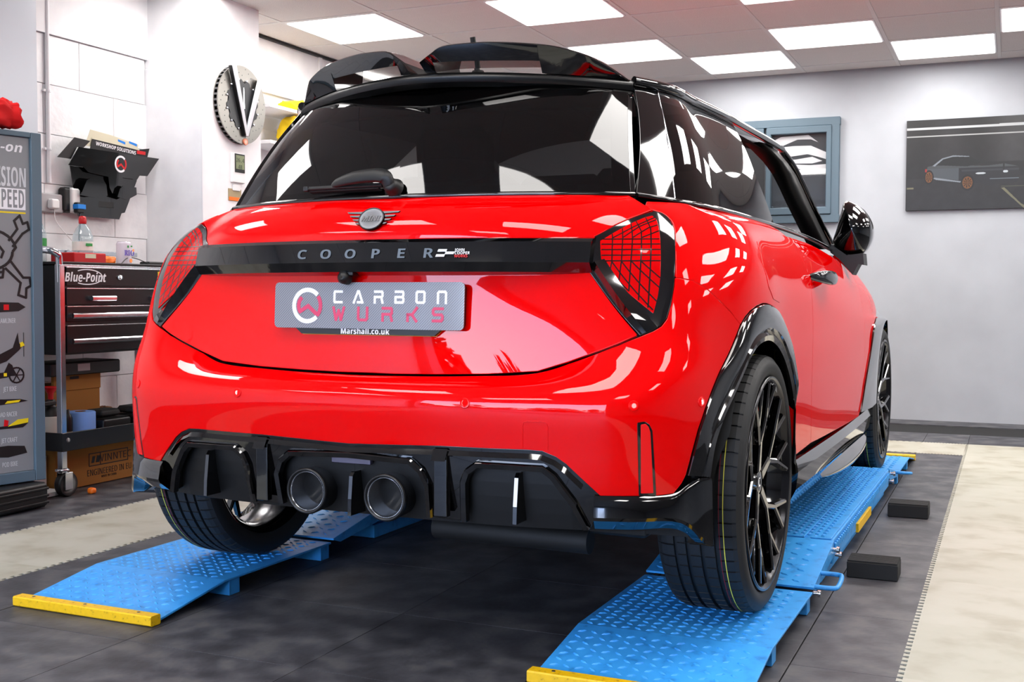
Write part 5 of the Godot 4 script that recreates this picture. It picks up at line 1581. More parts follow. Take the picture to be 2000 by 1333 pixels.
func build_lift(s: float, label: String) -> void:
	var o := thing("car_lift", label, "car lift", Vector3(0.734 if s > 0 else -0.760, FLOOR, -1.345), "lift runways")
	o.rotation.y = deg_to_rad(-0.666)      # the lift is in line with the car
	var off := Vector3(0, -FLOOR, 1.345)
	var x0 := -0.232; var x1 := 0.232
	var add := func(called: String, mb: MB, m: Material, l := "") -> MeshInstance3D:
		var r := part(o, called, mb, m, l)
		r.position = off
		return r
	for end in [1.0, -1.0]:
		# z positions mirrored about the lift's middle
		var zz := func(z: float) -> float: return z if end > 0 else -2.69 - z
		var rp := MB.new()
		plate(rp, x0, x1, [Vector2(zz.call(0.575), -0.044), Vector2(zz.call(0.290), -0.001), Vector2(zz.call(-0.235), -0.001)], 0.006)
		var ramp: MeshInstance3D = add.call("ramp", rp, M.blue_paint)
		var lz := MB.new()
		lozenges(lz, Vector3(x0 + 0.01, -0.040, zz.call(0.55)), Vector3(x1 - 0.01, -0.040, zz.call(0.55)), Vector3(x0 + 0.01, -0.001, zz.call(0.290)), 0.030, 0.0115)
		lozenges(lz, Vector3(x0 + 0.01, -0.001, zz.call(0.290)), Vector3(x1 - 0.01, -0.001, zz.call(0.290)), Vector3(x0 + 0.01, -0.001, zz.call(-0.232)), 0.030, 0.0115)
		var lo: MeshInstance3D = add.call("tread_pattern", lz, M.blue_paint)
		lo.set_meta("kind", "stuff")
		var yl := MB.new()
		yl.bar(Vector3(x0 - 0.004, -0.0385, zz.call(0.572)), Vector3(x1 + 0.004, -0.0385, zz.call(0.572)), 0.036, 0.026, Vector3.UP, 0.003)
		var strip: MeshInstance3D = add.call("warning_strip", yl, M.yellow_paint, "yellow painted lip of the ramp")
		for k in 3:
			var sc := MB.new()
			sc.lathe([Vector2(0.0, 0.001), Vector2(0.004, 0.001), Vector2(0.0045, 0.0)], 12, Transform3D(Basis(), Vector3(x0 + 0.05 + k * 0.18, -0.0255, zz.call(0.569))))
			add.call("screw", sc, M.steel_dull)
		# supports under the ramp
		for z in [0.262, -0.190]:
			for e in 2:
				var xx: float = x0 + 0.006 if e == 0 else x1 - 0.006
				var inn := 1.0 if e == 0 else -1.0
				var sp := MB.new()
				sp.box(Vector3(xx + inn * 0.05, -0.029, zz.call(z)), Vector3(0.10, 0.045, 0.006), 0.001)
				sp.box(Vector3(xx + inn * 0.003, -0.029, zz.call(z - 0.02)), Vector3(0.006, 0.045, 0.045), 0.001)
				sp.box(Vector3(xx + inn * 0.05, -0.029, zz.call(z - 0.04)), Vector3(0.10, 0.045, 0.006), 0.001)
				add.call("support", sp, M.blue_paint)
		# hinged plate up to the platform
		var hp := MB.new()
		plate(hp, x0, x1, [Vector2(zz.call(-0.250), 0.008), Vector2(zz.call(-0.595), 0.066)], 0.006)
		hp.face([Vector3(x0, 0.003, zz.call(-0.250)), Vector3(x0, 0.061, zz.call(-0.595)), Vector3(x0, -0.02, zz.call(-0.595)), Vector3(x0, -0.02, zz.call(-0.29))])
		hp.face([Vector3(x1, 0.003, zz.call(-0.250)), Vector3(x1, 0.061, zz.call(-0.595)), Vector3(x1, 0.02, zz.call(-0.595)), Vector3(x1, -0.01, zz.call(-0.29))])
		add.call("hinge_plate", hp, M.blue_paint)
		var l2 := MB.new()
		lozenges(l2, Vector3(x0 + 0.012, 0.0100, zz.call(-0.262)), Vector3(x1 - 0.012, 0.0100, zz.call(-0.262)), Vector3(x0 + 0.012, 0.0640, zz.call(-0.583)), 0.038, 0.0145)
		var l2o: MeshInstance3D = add.call("tread_pattern", l2, M.blue_paint)
		l2o.set_meta("kind", "stuff")
		# handle and bolts at the outer side
		var side := s
		var xo := s * 0.232
		var hd := MB.new()
		var hz0: float = zz.call(-0.270); var hz1: float = zz.call(-0.370)
		hd.tube(spline([Vector3(xo - s * 0.01, 0.006, hz0), Vector3(xo + s * 0.045, 0.006, hz0), Vector3(xo + s * 0.058, 0.008, lerpf(hz0, hz1, 0.18)), Vector3(xo + s * 0.058, 0.018, lerpf(hz0, hz1, 0.82)), Vector3(xo + s * 0.045, 0.020, hz1), Vector3(xo - s * 0.01, 0.020, hz1)], 5), 0.0065, 10)
		add.call("handle", hd, M.blue_paint)
		for z in [-0.245, -0.57, -0.62]:
			var bt := MB.new()
			bt.lathe([Vector2(0.006, 0.0), Vector2(0.006, 0.012), Vector2(0.010, 0.012), Vector2(0.010, 0.02), Vector2(0.0, 0.021)], 8, Transform3D(Basis(Vector3(0, 0, 1), -s * PI / 2), Vector3(xo, -0.005 if z > -0.3 else 0.045 if z > -0.6 else 0.02, zz.call(z))), true)
			add.call("bolt", bt, M.steel)
	# platform: ridged top between z -0.55 and -1.95
	var pf := MB.new()
	var n := 6
	var step := 0.464 / n
	pf.box(Vector3(0, 0.030, -1.345), Vector3(0.458, 0.070, 1.49), 0.003)
	var platform: MeshInstance3D = add.call("platform", pf, M.blue_paint)
	var pr := MB.new()
	for k in n:
		pr.box(Vector3(x0 + (k + 0.5) * step, 0.067, -1.345), Vector3(step * 0.78, 0.006, 1.485), 0.002)
	add.call("platform_rib", pr, M.blue_paint)
	var tr := MB.new()
	lozenges(tr, Vector3(x0 + 0.008, 0.0702, -0.61), Vector3(x1 - 0.008, 0.0702, -0.61), Vector3(x0 + 0.008, 0.0702, -2.08), 0.0205, 0.008)
	var tro: MeshInstance3D = add.call("tread_pattern", tr, M.blue_paint)
	tro.set_meta("kind", "stuff")
	var sf := MB.new()     # ribbed outer flank
	var xo2 := s * 0.232
	for k in 47:
		sf.box(Vector3(xo2 + s * 0.001, 0.045, -0.62 - k * 0.031), Vector3(0.008, 0.022, 0.016), 0.003)
	var sfo: MeshInstance3D = add.call("flank_ribs", sf, M.blue_paint)
	sfo.set_meta("kind", "stuff")
	var yb := MB.new()
	yb.box(Vector3(xo2, 0.008, -1.27), Vector3(0.012, 0.03, 0.34), 0.001)
	add.call("warning_label", yb, M.yellow_paint, "yellow strip on the platform's flank")
	var bs := MB.new()
	bs.box(Vector3(0, -0.029, -1.345), Vector3(0.41, 0.046, 1.6), 0.003)
	add.call("base", bs, M.blue_paint)

func build_block(z: float, x: float, label: String) -> void:
	var o := thing("rubber_block", label, "block", Vector3(x, FLOOR, z), "rubber lifting blocks")
	var b := MB.new()
	b.box(Vector3(0, 0.024, 0), Vector3(0.145, 0.048, 0.105), 0.003)
	part(o, "body", b, M.rubber_block)
	var r := MB.new()
	for k in 7: r.box(Vector3(0, 0.050, -0.045 + k * 0.015), Vector3(0.143, 0.006, 0.009), 0.002)
	part(o, "ridges", r, M.rubber_block)

# ------------------------------------------------------------------ far wall: window and picture
func build_far_wall() -> void:
	var zw := -5.30
	place = Transform3D(Basis(), Vector3(0.052, 0.036, 0.08))
	var o := MB.new()
	# window frame: outer x -0.85..0.286, y 1.237..1.945
	for f in [[-0.28, 1.92, 1.14, 0.055], [-0.28, 1.262, 1.14, 0.055]]: o.box(Vector3(f[0], f[1], zw + 0.02), Vector3(f[2], f[3], 0.05), 0.004)
	o.box(Vector3(0.259, 1.591, zw + 0.0195), Vector3(0.055, 0.71, 0.049), 0.004); o.box(Vector3(-0.82, 1.591, zw + 0.0195), Vector3(0.055, 0.71, 0.049), 0.004)
	var w := struct("window_1", o, M.window_frame)
	var sash := MB.new()
	for f in [[0.016, 1.868, 0.44, 0.05], [0.016, 1.316, 0.44, 0.05]]: sash.box(Vector3(f[0], f[1], zw + 0.03), Vector3(f[2], f[3], 0.05), 0.006)
	for x in [0.218, -0.188]: sash.box(Vector3(x, 1.592, zw + 0.0295), Vector3(0.036, 0.60, 0.049), 0.006)
	part(w, "sash", sash, M.window_frame)
	var sash2 := MB.new()
	for f in [[-0.50, 1.868, 0.56, 0.05], [-0.50, 1.316, 0.56, 0.05]]: sash2.box(Vector3(f[0], f[1], zw + 0.025), Vector3(f[2], f[3], 0.05), 0.006)
	part(w, "sash", sash2, M.window_frame)
	var pr := MB.new()
	pr.box(Vector3(0.016, 1.592, zw + 0.010), Vector3(0.38, 0.51, 0.004))
	pr.box(Vector3(-0.50, 1.592, zw + 0.010), Vector3(0.56, 0.51, 0.004))
	part(w, "blind", pr, M.blind)
	# pale sweeping shapes printed on the blind
	var sw := MB.new()
	var px := func(x: float, y: float) -> Vector2: return Vector2(-0.17 + (x - 325.0) / 335.0 * 0.375, 1.84 - (y - 800.0) / 440.0 * 0.50)
	for poly in [[[330, 830], [380, 808], [545, 803], [605, 850], [560, 830], [480, 828], [390, 862], [340, 870]], [[360, 872], [460, 866], [560, 868], [660, 915], [660, 955], [600, 935], [540, 918], [430, 930], [395, 945], [360, 905]], [[400, 948], [470, 948], [570, 935], [630, 962], [570, 975], [470, 972]], [[440, 975], [560, 985], [660, 982], [660, 1020], [520, 1025], [490, 1020], [500, 1010]]]:
		var p := PackedVector2Array()
		for q in poly: p.append(px.call(q[0], q[1]))
		sw.prism(p, 0.0, 0.001, Transform3D(Basis(), Vector3(0, 0, zw + 0.0125)))
	part(w, "print", sw, M.print_white)
	var gl := MB.new()
	gl.box(Vector3(0.016, 1.592, zw + 0.022), Vector3(0.38, 0.51, 0.004))
	part(w, "pane", gl, M.pane)
	# canvas picture of a dark coupe
	var pic := thing("canvas_picture", "large dark canvas print of a black coupe in a car park", "picture", Vector3(1.26, 1.597, zw + 0.002))
	var cv := MB.new()
	cv.box(Vector3(0, 0, 0.012), Vector3(1.09, 0.592, 0.024), 0.002)
	part(pic, "canvas", cv, M.canvas_edge)
	var pm := MB.new()
	var k0 := pm.vert(Vector3(-0.544, -0.295, 0.0245), Vector3.BACK, Vector2(0, 1)); var k1 := pm.vert(Vector3(0.544, -0.295, 0.0245), Vector3.BACK, Vector2(1, 1))
	var k2 := pm.vert(Vector3(0.544, 0.295, 0.0245), Vector3.BACK, Vector2(1, 0)); var k3 := pm.vert(Vector3(-0.544, 0.295, 0.0245), Vector3.BACK, Vector2(0, 0))
	pm.quad(k0, k1, k2, k3)
	var m := StandardMaterial3D.new()
	m.resource_name = "coupe_print"
	m.albedo_texture = coupe_print()
	m.roughness = 0.35
	part(pic, "print", pm, m)
	place = Transform3D()

func coupe_print() -> ImageTexture:
	# flat print: car park at night, two strip lamps, a dark coupe with gold wheels
	var W := 640; var H := 348
	var im := Image.create(W, H, false, Image.FORMAT_RGB8)
	var body := PackedVector2Array(); var cabin := PackedVector2Array(); var low := PackedVector2Array(); var rim := PackedVector2Array(); var line := PackedVector2Array()
	for q in [[70, 205], [78, 180], [120, 172], [200, 180], [290, 184], [350, 178], [400, 190], [405, 225], [395, 250], [300, 258], [200, 238], [110, 225], [75, 222]]: body.append(Vector2(q[0], q[1]))
	for q in [[100, 176], [130, 150], [170, 140], [225, 145], [275, 172], [220, 184], [140, 178]]: cabin.append(Vector2(q[0], q[1]))
	for q in [[95, 178], [130, 150], [170, 140], [225, 145], [228, 148], [170, 145], [134, 154], [104, 180]]: rim.append(Vector2(q[0], q[1]))
	for q in [[340, 270], [352, 268], [410, 330], [440, 348], [420, 348]]: line.append(Vector2(q[0], q[1]))
	for q in [[90, 222], [110, 224], [220, 244], [218, 248], [110, 232]]: low.append(Vector2(q[0], q[1]))
	var n := FastNoiseLite.new()
	n.seed = 5; n.frequency = 0.02
	for y in H:
		for x in W:
			var p := Vector2(x, y)
			var f := n.get_noise_2d(x, y) * 0.03
			var v := 0.09 + f
			if y < 170: v = 0.13 + f + 0.10 * exp(-pow((x - 500.0) / 150.0, 2)) - 0.05 * sin(x * 0.03)
			if y > 225: v = 0.13 + f * 1.5
			var c := Color(v, v, v * 1.06)
			if (y > 28 and y < 38 and x < 470 - y) or (y > 26 and y < 34 and x > 330): c = Color(0.95, 0.97, 0.98)
			if y > 60 and y < 66: c = Color(0.85, 0.86, 0.86)
			if Geometry2D.is_point_in_polygon(p, line) or (y > 258 and y < 266 and x > 2 and x < 28): c = Color(0.55, 0.54, 0.42)
			if y > 262 and y < 266 and x > 340: c = Color(0.35, 0.35, 0.28)
			if Geometry2D.is_point_in_polygon(p, body):
				c = Color(0.11, 0.12, 0.14) if x > 190 else Color(0.33, 0.36, 0.39)
				if y < 190: c = Color(0.30, 0.32, 0.34)
				if y > 196 and y < 204 and x > 200: c = Color(0.20, 0.22, 0.25)
				if y > 232 and y < 236 and x > 300: c = Color(0.50, 0.55, 0.60)
				if x > 345 and x < 352 and y < 200: c = Color(0.06, 0.06, 0.07)
			if Geometry2D.is_point_in_polygon(p, cabin): c = Color(0.06, 0.07, 0.07)
			if Geometry2D.is_point_in_polygon(p, rim) or Geometry2D.is_point_in_polygon(p, low): c = Color(0.62, 0.66, 0.70)
			for wl in [[83, 221, 15, 24], [222, 246, 21, 27]]:
				var d := Vector2((x - wl[0]) / float(wl[2]), (y - wl[1]) / float(wl[3])).length()
				if d < 1.15: c = Color(0.03, 0.03, 0.03)
				if d < 0.86:
					c = Color(0.55, 0.33, 0.10) if sin(atan2(y - wl[1], x - wl[0]) * 10.0) > -0.2 or d > 0.7 else Color(0.06, 0.05, 0.03)
			for hl in [[268, 212, 18, 4], [355, 208, 9, 5]]:
				if Vector2((x - hl[0]) / float(hl[2]), (y - hl[1]) / float(hl[3])).length() < 1.0: c = Color(0.92, 0.97, 1.0)
			if Vector2((x - 72) / 4.0, (y - 195) / 7.0).length() < 1.0: c = Color(0.75, 0.15, 0.10)
			im.set_pixel(x, y, c.darkened(0.35))
	return ImageTexture.create_from_image(im)

# ------------------------------------------------------------------ left wall things
func build_left() -> void:
	place = WALL
	# conduit with clips
	var o := thing("conduit", "white plastic conduit running up the block wall with clips", "pipe", Vector3(-2.66, FLOOR, -1.31))
	var t := MB.new()
	t.tube([Vector3(0, 1.31, 0), Vector3(0, 2.30, 0)], 0.010, 12)
	part(o, "tube", t, M.white_metal)
	for y in [1.46, 1.72]:
		var c := MB.new()
		c.lathe([Vector2(0.0125, -0.006), Vector2(0.0135, 0.0), Vector2(0.0125, 0.006)], 14, Transform3D(Basis(), Vector3(0, y, 0)))
		c.box(Vector3(-0.004, y, 0.014), Vector3(0.012, 0.012, 0.02), 0.002)
		part(o, "clip", c, M.white_metal)
	# double socket with plug
	var so := thing("wall_socket", "grey twin socket on the block wall with a white charger plug", "socket", Vector3(-2.671, 1.165, -1.30))
	var b := MB.new()
	b.box(Vector3(0.012, 0, 0), Vector3(0.045, 0.085, 0.145), 0.006)
	part(so, "box", b, M.socket_grey)
	b = MB.new()
	b.box(Vector3(0.045, -0.005, 0.0), Vector3(0.035, 0.045, 0.05), 0.008)
	part(so, "plug", b, M.white_plastic)
	b = MB.new()
	b.tube(spline([Vector3(0.05, -0.03, 0.0), Vector3(0.055, -0.09, -0.01), Vector3(0.09, -0.19, -0.09), Vector3(0.12, -0.28, -0.16)], 6), 0.0018, 6)
	part(so, "cable", b, M.white_plastic)
	# black and white charger unit
	var ch := thing("battery_charger", "black and white plug-in charger with blue tape beside the socket", "charger", Vector3(-2.671, 1.185, -1.41))
	b = MB.new()
	b.box(Vector3(0.025, 0, 0.015), Vector3(0.05, 0.115, 0.065), 0.012)
	part(ch, "body", b, M.satin_black)
	b = MB.new()
	b.box(Vector3(0.045, 0, -0.012), Vector3(0.04, 0.115, 0.058), 0.012)
	part(ch, "cover", b, M.white_plastic)
	b = MB.new()
	b.box(Vector3(0.075, -0.035, -0.012), Vector3(0.03, 0.05, 0.045), 0.006)
	part(ch, "plug", b, M.satin_black)
	b = MB.new()
	b.box(Vector3(0.078, -0.030, -0.012), Vector3(0.033, 0.022, 0.05), 0.002)
	part(ch, "tape", b, M.blue_tape)
	b = MB.new()
	b.tube(spline([Vector3(0.08, -0.06, -0.012), Vector3(0.10, -0.12, 0.01), Vector3(0.14, -0.22, 0.06), Vector3(0.17, -0.29, 0.09)], 6), 0.004, 8)
	part(ch, "cable", b, M.cable_blue)
	build_leaflets()
	build_clock()
	# thermometer below the clock
	var th := thing("room_thermometer", "white digital thermometer under the brake disc clock", "thermometer", Vector3(-2.329, 1.40, -2.235))
	b = MB.new()
	b.box(Vector3(0.008, 0.0, 0.0), Vector3(0.018, 0.15, 0.105), 0.004)
	part(th, "case", b, M.white_plastic)
	b = MB.new()
	b.box(Vector3(0.018, 0.025, -0.005), Vector3(0.003, 0.095, 0.082), 0.001)
	part(th, "bezel", b, M.satin_black)
	b = MB.new()
	b.box(Vector3(0.0195, 0.030, -0.005), Vector3(0.0025, 0.07, 0.068))
	part(th, "display", b, M.lcd)
	for k in 2: lettering(th, "display_digits", ["26.4", "48"][k], 0.020, 0.0004, M.lcd_ink, frame(Vector3(0.0212, 0.040 - 0.034 * k, -0.005), Vector3(0, 0, -1), Vector3.UP), "Droid Sans Mono")
	b = MB.new()
	b.box(Vector3(0.006, -0.10, 0.01), Vector3(0.012, 0.035, 0.06), 0.004)
	part(th, "stand", b, M.white_plastic)
	# small print on the pillar
	var sp := thing("small_sign", "small beige and orange sign on the white pillar beside the rear window", "sign", Vector3(-2.329, 1.262, -2.215))
	b = MB.new()
	b.box(Vector3(0.003, 0, 0), Vector3(0.006, 0.062, 0.105), 0.001)
	part(sp, "card", b, M.cardboard_pale)
	b = MB.new()
	b.box(Vector3(0.0068, -0.02, 0), Vector3(0.001, 0.018, 0.10))
	part(sp, "stripe", b, M.orange)
	# shelf beyond the pillar with yellow workwear
	var sh := MB.new()
	sh.box(Vector3(-2.56, 1.80, -3.15), Vector3(0.22, 0.02, 0.9), 0.002)
	sh.box(Vector3(-2.56, 1.60, -3.15), Vector3(0.22, 0.02, 0.9), 0.002)
	solo("wall_shelf", sh, M.white_metal, "white two-tier wall shelf beyond the pillar", "shelf")
	soft("folded_jacket", Vector3(-2.54, 1.845, -3.08), Vector3(0.16, 0.06, 0.22), M.yellow_cloth, "yellow folded hi-vis jacket on the shelf beyond the pillar", "jacket", 3)
	soft("folded_trousers", Vector3(-2.50, 1.832, -3.27), Vector3(0.09, 0.035, 0.12), M.navy_cloth, "navy cloth roll on the shelf beyond the pillar", "clothing", 4)
	soft("hanging_vest", Vector3(-2.52, 1.70, -3.05), Vector3(0.14, 0.16, 0.22), M.yellow_cloth, "yellow hi-vis vest stuffed on the lower shelf beyond the pillar", "vest", 5)
	# steel-clad post behind the display board
	var po := MB.new()
	po.box(Vector3(-2.53, 1.1, -0.78), Vector3(0.28, 2.3, 0.42), 0.004)
	var pw := struct("wall_post", po, M.post_grey)
	place = Transform3D(Basis.from_scale(Vector3.ONE * 1.033), Vector3(0.006, 0.0044, 0.059))
	build_display()
	place = CART
	build_trolley()
	place = Transform3D()

func soft(called: String, c: Vector3, s: Vector3, m: Material, label: String, cat: String, seed_: int) -> void:
	var n := FastNoiseLite.new()
	n.seed = seed_; n.frequency = 9.0
	var mb := MB.new()
	var rows := []
	for i in 25:
		var a := -PI / 2 + PI * i / 24
		var r := PackedVector3Array()
		for k in 40:
			var b := TAU * k / 40
			var d := Vector3(cos(a) * cos(b), sin(a), cos(a) * sin(b))
			d = Vector3(signf(d.x) * pow(absf(d.x), 0.6), signf(d.y) * pow(absf(d.y), 0.6), signf(d.z) * pow(absf(d.z), 0.6))
			var p := d * s * 0.5
			p += d * (n.get_noise_3dv(p) * 0.022 + n.get_noise_3dv(p * 2.7 + Vector3.ONE) * 0.014) * clampf(s.length() * 4.0, 0.2, 1.0)
			if p.y < -s.y * 0.48: p.y = -s.y * 0.48
			r.append(c + p)
		rows.append(r)
	mb.grid(rows, true)
	solo(called, mb, m, label, cat)

func build_clock() -> void:
	var o := thing("brake_disc_clock", "wall clock made from a drilled brake disc on the white pillar", "clock", Vector3(-2.331, 1.722, -2.245))
	var x := Transform3D(Basis(Vector3(0, 0, 1), Vector3(1, 0, 0), Vector3(0, 1, 0)), Vector3.ZERO)
	var b := MB.new()
	b.lathe([Vector2(0.115, 0.004), Vector2(0.198, 0.004), Vector2(0.198, 0.010), Vector2(0.190, 0.010)], 72, x, true)
	b.lathe([Vector2(0.190, 0.028), Vector2(0.198, 0.028), Vector2(0.198, 0.034), Vector2(0.120, 0.034)], 72, x, true)
	var d := part(o, "disc", b, M.disc_steel)
	b = MB.new()
	for k in 44:
		var a := TAU * k / 44
		b.box(Vector3(0.019, 0.192, 0), Vector3(0.018, 0.012, 0.010), 0.0, Transform3D(Basis(Vector3.RIGHT, a), Vector3.ZERO))
	var v := part(o, "vanes", b, M.steel_dull)
	v.set_meta("kind", "stuff")
	b = MB.new()
	var bell := PackedVector2Array()
	for k in 120:
		var a := TAU * k / 120
		var r := 0.122 + 0.008 * signf(sin(a * 12.0)) * pow(absf(sin(a * 12.0)), 0.4)
		bell.append(Vector2(cos(a) * r, sin(a) * r))
	b.prism(bell, 0.02, 0.037, Transform3D(Basis(Vector3(0, 0, -1), Vector3(0, 1, 0), Vector3(1, 0, 0)), Vector3.ZERO), 0.0)
	part(o, "bell", b, M.bell_black)
	for k in 12:
		var a := TAU * (k + 0.5) / 12
		var q := MB.new()
		q.lathe([Vector2(0.0, 0.042), Vector2(0.005, 0.042), Vector2(0.006, 0.036)], 8, Transform3D(Basis(), Vector3(0, cos(a) * 0.128, sin(a) * 0.128)) * x)
		part(o, "bobbin", q, M.steel)
	b = MB.new()
	for k in 40:
		var a := TAU * k / 40
		var r := 0.150 + 0.012 * (k % 4)
		b.lathe([Vector2(0.0, 0.0344), Vector2(0.0035, 0.0344)], 6, Transform3D(Basis(), Vector3(0, cos(a) * r, sin(a) * r)) * x)
	var h := part(o, "holes", b, M.bell_black)
	h.set_meta("kind", "stuff")
	# the two long arms of the V and the hands
	for k in 2:
		var s := 1.0 if k == 0 else -1.0
		b = MB.new()
		b.bar(Vector3(0.046, -0.155, -0.018), Vector3(0.060, 0.185 if k == 0 else 0.150, 0.112 * s - 0.01), 0.022, 0.012, Vector3.RIGHT, 0.002, 0.030, 0.016)
		part(o, "arm", b, M.arm_white)
		b = MB.new()
		b.bar(Vector3(0.042, -0.155, -0.008 if k == 0 else -0.026), Vector3(0.050, 0.180 if k == 0 else 0.145, (0.112 * s - 0.01) + 0.012 * s), 0.014, 0.02, Vector3.RIGHT, 0.002)
		part(o, "arm_edge", b, M.satin_black)
	b = MB.new()
	b.bar(Vector3(0.045, -0.02, 0.0), Vector3(0.047, 0.085, 0.005), 0.014, 0.003, Vector3.RIGHT, 0.001, 0.006, 0.003)
	part(o, "hand", b, M.steel)
	b = MB.new()
	b.bar(Vector3(0.045, -0.02, 0.0), Vector3(0.047, 0.045, 0.055), 0.012, 0.003, Vector3.RIGHT, 0.001, 0.006, 0.003)
	part(o, "hand", b, M.steel)
	b = MB.new()
	b.lathe([Vector2(0.0, 0.006), Vector2(0.017, 0.006), Vector2(0.018, 0.0), Vector2(0.0, 0.0)], 20, Transform3D(Basis(), Vector3(0.035, -0.185, -0.02)) * x, true)
	part(o, "tag", b, M.copper)

func build_leaflets() -> void:
	# black acrylic wall rack: back plate, two cut-out tiers, leaflets
	var o := thing("leaflet_rack", "black acrylic leaflet rack with a ring logo on the block wall", "rack", Vector3(-2.671, 1.28, -1.62))
	var fr := Transform3D(Basis(Vector3(0, 0, -1), Vector3(0.06, 1, 0).normalized(), Vector3(1, -0.06, 0).normalized()), Vector3(0.055, 0, 0))
	var pg := func(a: Array) -> PackedVector2Array:
		var p := PackedVector2Array()
		for q in a: p.append(Vector2(q[0], q[1]))
		return p
	var b := MB.new()
	b.prism(pg.call([[-0.235, 0.06], [-0.176, -0.165], [0.089, -0.165], [0.103, -0.135], [0.125, -0.13], [0.20, 0.03], [0.20, 0.06]]), 0.0, 0.004, fr)
	part(o, "back_plate", b, M.acrylic)
	b = MB.new()
	b.prism(pg.call([[-0.26, 0.06], [-0.20, 0.148], [0.335, 0.152], [0.255, 0.058], [0.20, 0.055], [0.185, 0.035], [0.085, 0.035], [0.075, -0.01], [0.05, -0.045], [0.02, -0.045], [0.0, -0.02], [-0.01, 0.03], [-0.14, 0.04], [-0.17, 0.06]]), 0.016, 0.020, fr)
	part(o, "tier", b, M.acrylic)
	b = MB.new()
	b.prism(pg.call([[-0.20, -0.07], [-0.165, 0.0], [-0.145, 0.012], [-0.06, 0.012], [-0.04, -0.01], [-0.03, -0.06], [-0.11, -0.075]]), 0.034, 0.038, fr)
	part(o, "tier", b, M.acrylic)
	b = MB.new()
	b.prism(pg.call([[0.035, -0.06], [0.05, -0.02], [0.07, -0.005], [0.16, -0.005], [0.165, -0.04], [0.10, -0.07]]), 0.034, 0.038, fr)
	part(o, "tier", b, M.acrylic)
	b = MB.new()
	b.box(Vector3(0.027, -0.10, 0.0), Vector3(0.054, 0.03, 0.10), 0.002)
	part(o, "bracket", b, M.satin_black)
	b = MB.new()
	b.box(Vector3(0.027, 0.03, 0.0), Vector3(0.054, 0.03, 0.10), 0.002)
	part(o, "bracket", b, M.satin_black)
	roundel(M.print_white, M.badge_red, o, fr * Transform3D(Basis(), Vector3(0.068, 0.098, 0.0202)), 0.040)
	# leaflets standing in the rack
	var at := Vector3(-2.671, 1.28, -1.62)
	var l1 := thing("leaflet", "black leaflet at the near end of the acrylic rack", "leaflet", at)
	b = MB.new()
	b.prism(pg.call([[-0.317, 0.09], [-0.217, 0.19], [-0.12, 0.185], [-0.16, 0.15], [-0.20, 0.148], [-0.235, 0.09]]), 0.006, 0.008, fr)
	part(l1, "sheet", b, M.print_black)
	var l2 := thing("leaflet", "pale paper bundle with blue edge at the back of the rack", "leaflet", at)
	b = MB.new()
	b.prism(pg.call([[-0.15, 0.16], [-0.12, 0.238], [0.02, 0.228], [0.20, 0.205], [0.19, 0.16]]), 0.0045, 0.0055, fr)
	part(l2, "sheet", b, M.paper)
	for q in [[0.06, 0.11], [0.135, 0.19]]:
		b = MB.new()
		b.prism(pg.call([[q[0], 0.205], [q[0], 0.215], [q[1], 0.207], [q[1], 0.195]]), 0.0056, 0.006, fr)
		part(l2, "mark", b, M.blue_tape)
	var l3 := thing("leaflet", "black workshop leaflet with white heading at the front of the rack", "leaflet", at)
	b = MB.new()
	b.prism(pg.call([[-0.13, 0.12], [-0.11, 0.202], [0.20, 0.182], [0.2725, 0.195], [0.25, 0.12]]), 0.010, 0.012, fr)
	part(l3, "sheet", b, M.print_black)
	b = MB.new()
	b.prism(pg.call([[-0.115, 0.196], [-0.11, 0.204], [0.20, 0.184], [0.20, 0.178]]), 0.012, 0.0124, fr)
	part(l3, "page_edge", b, M.paper)
	lettering(l3, "heading", "WORKSHOP SOLUTIONS", 0.017, 0.0004, M.print_white, fr * Transform3D(Basis(Vector3.BACK, -0.06), Vector3(0.045, 0.170, 0.0123)), "Droid Sans", true)
	b = MB.new()
	b.prism(pg.call([[0.185, 0.160], [0.185, 0.176], [0.245, 0.176], [0.245, 0.160]]), 0.012, 0.0124, fr)
	part(l3, "mark", b, M.badge_red)

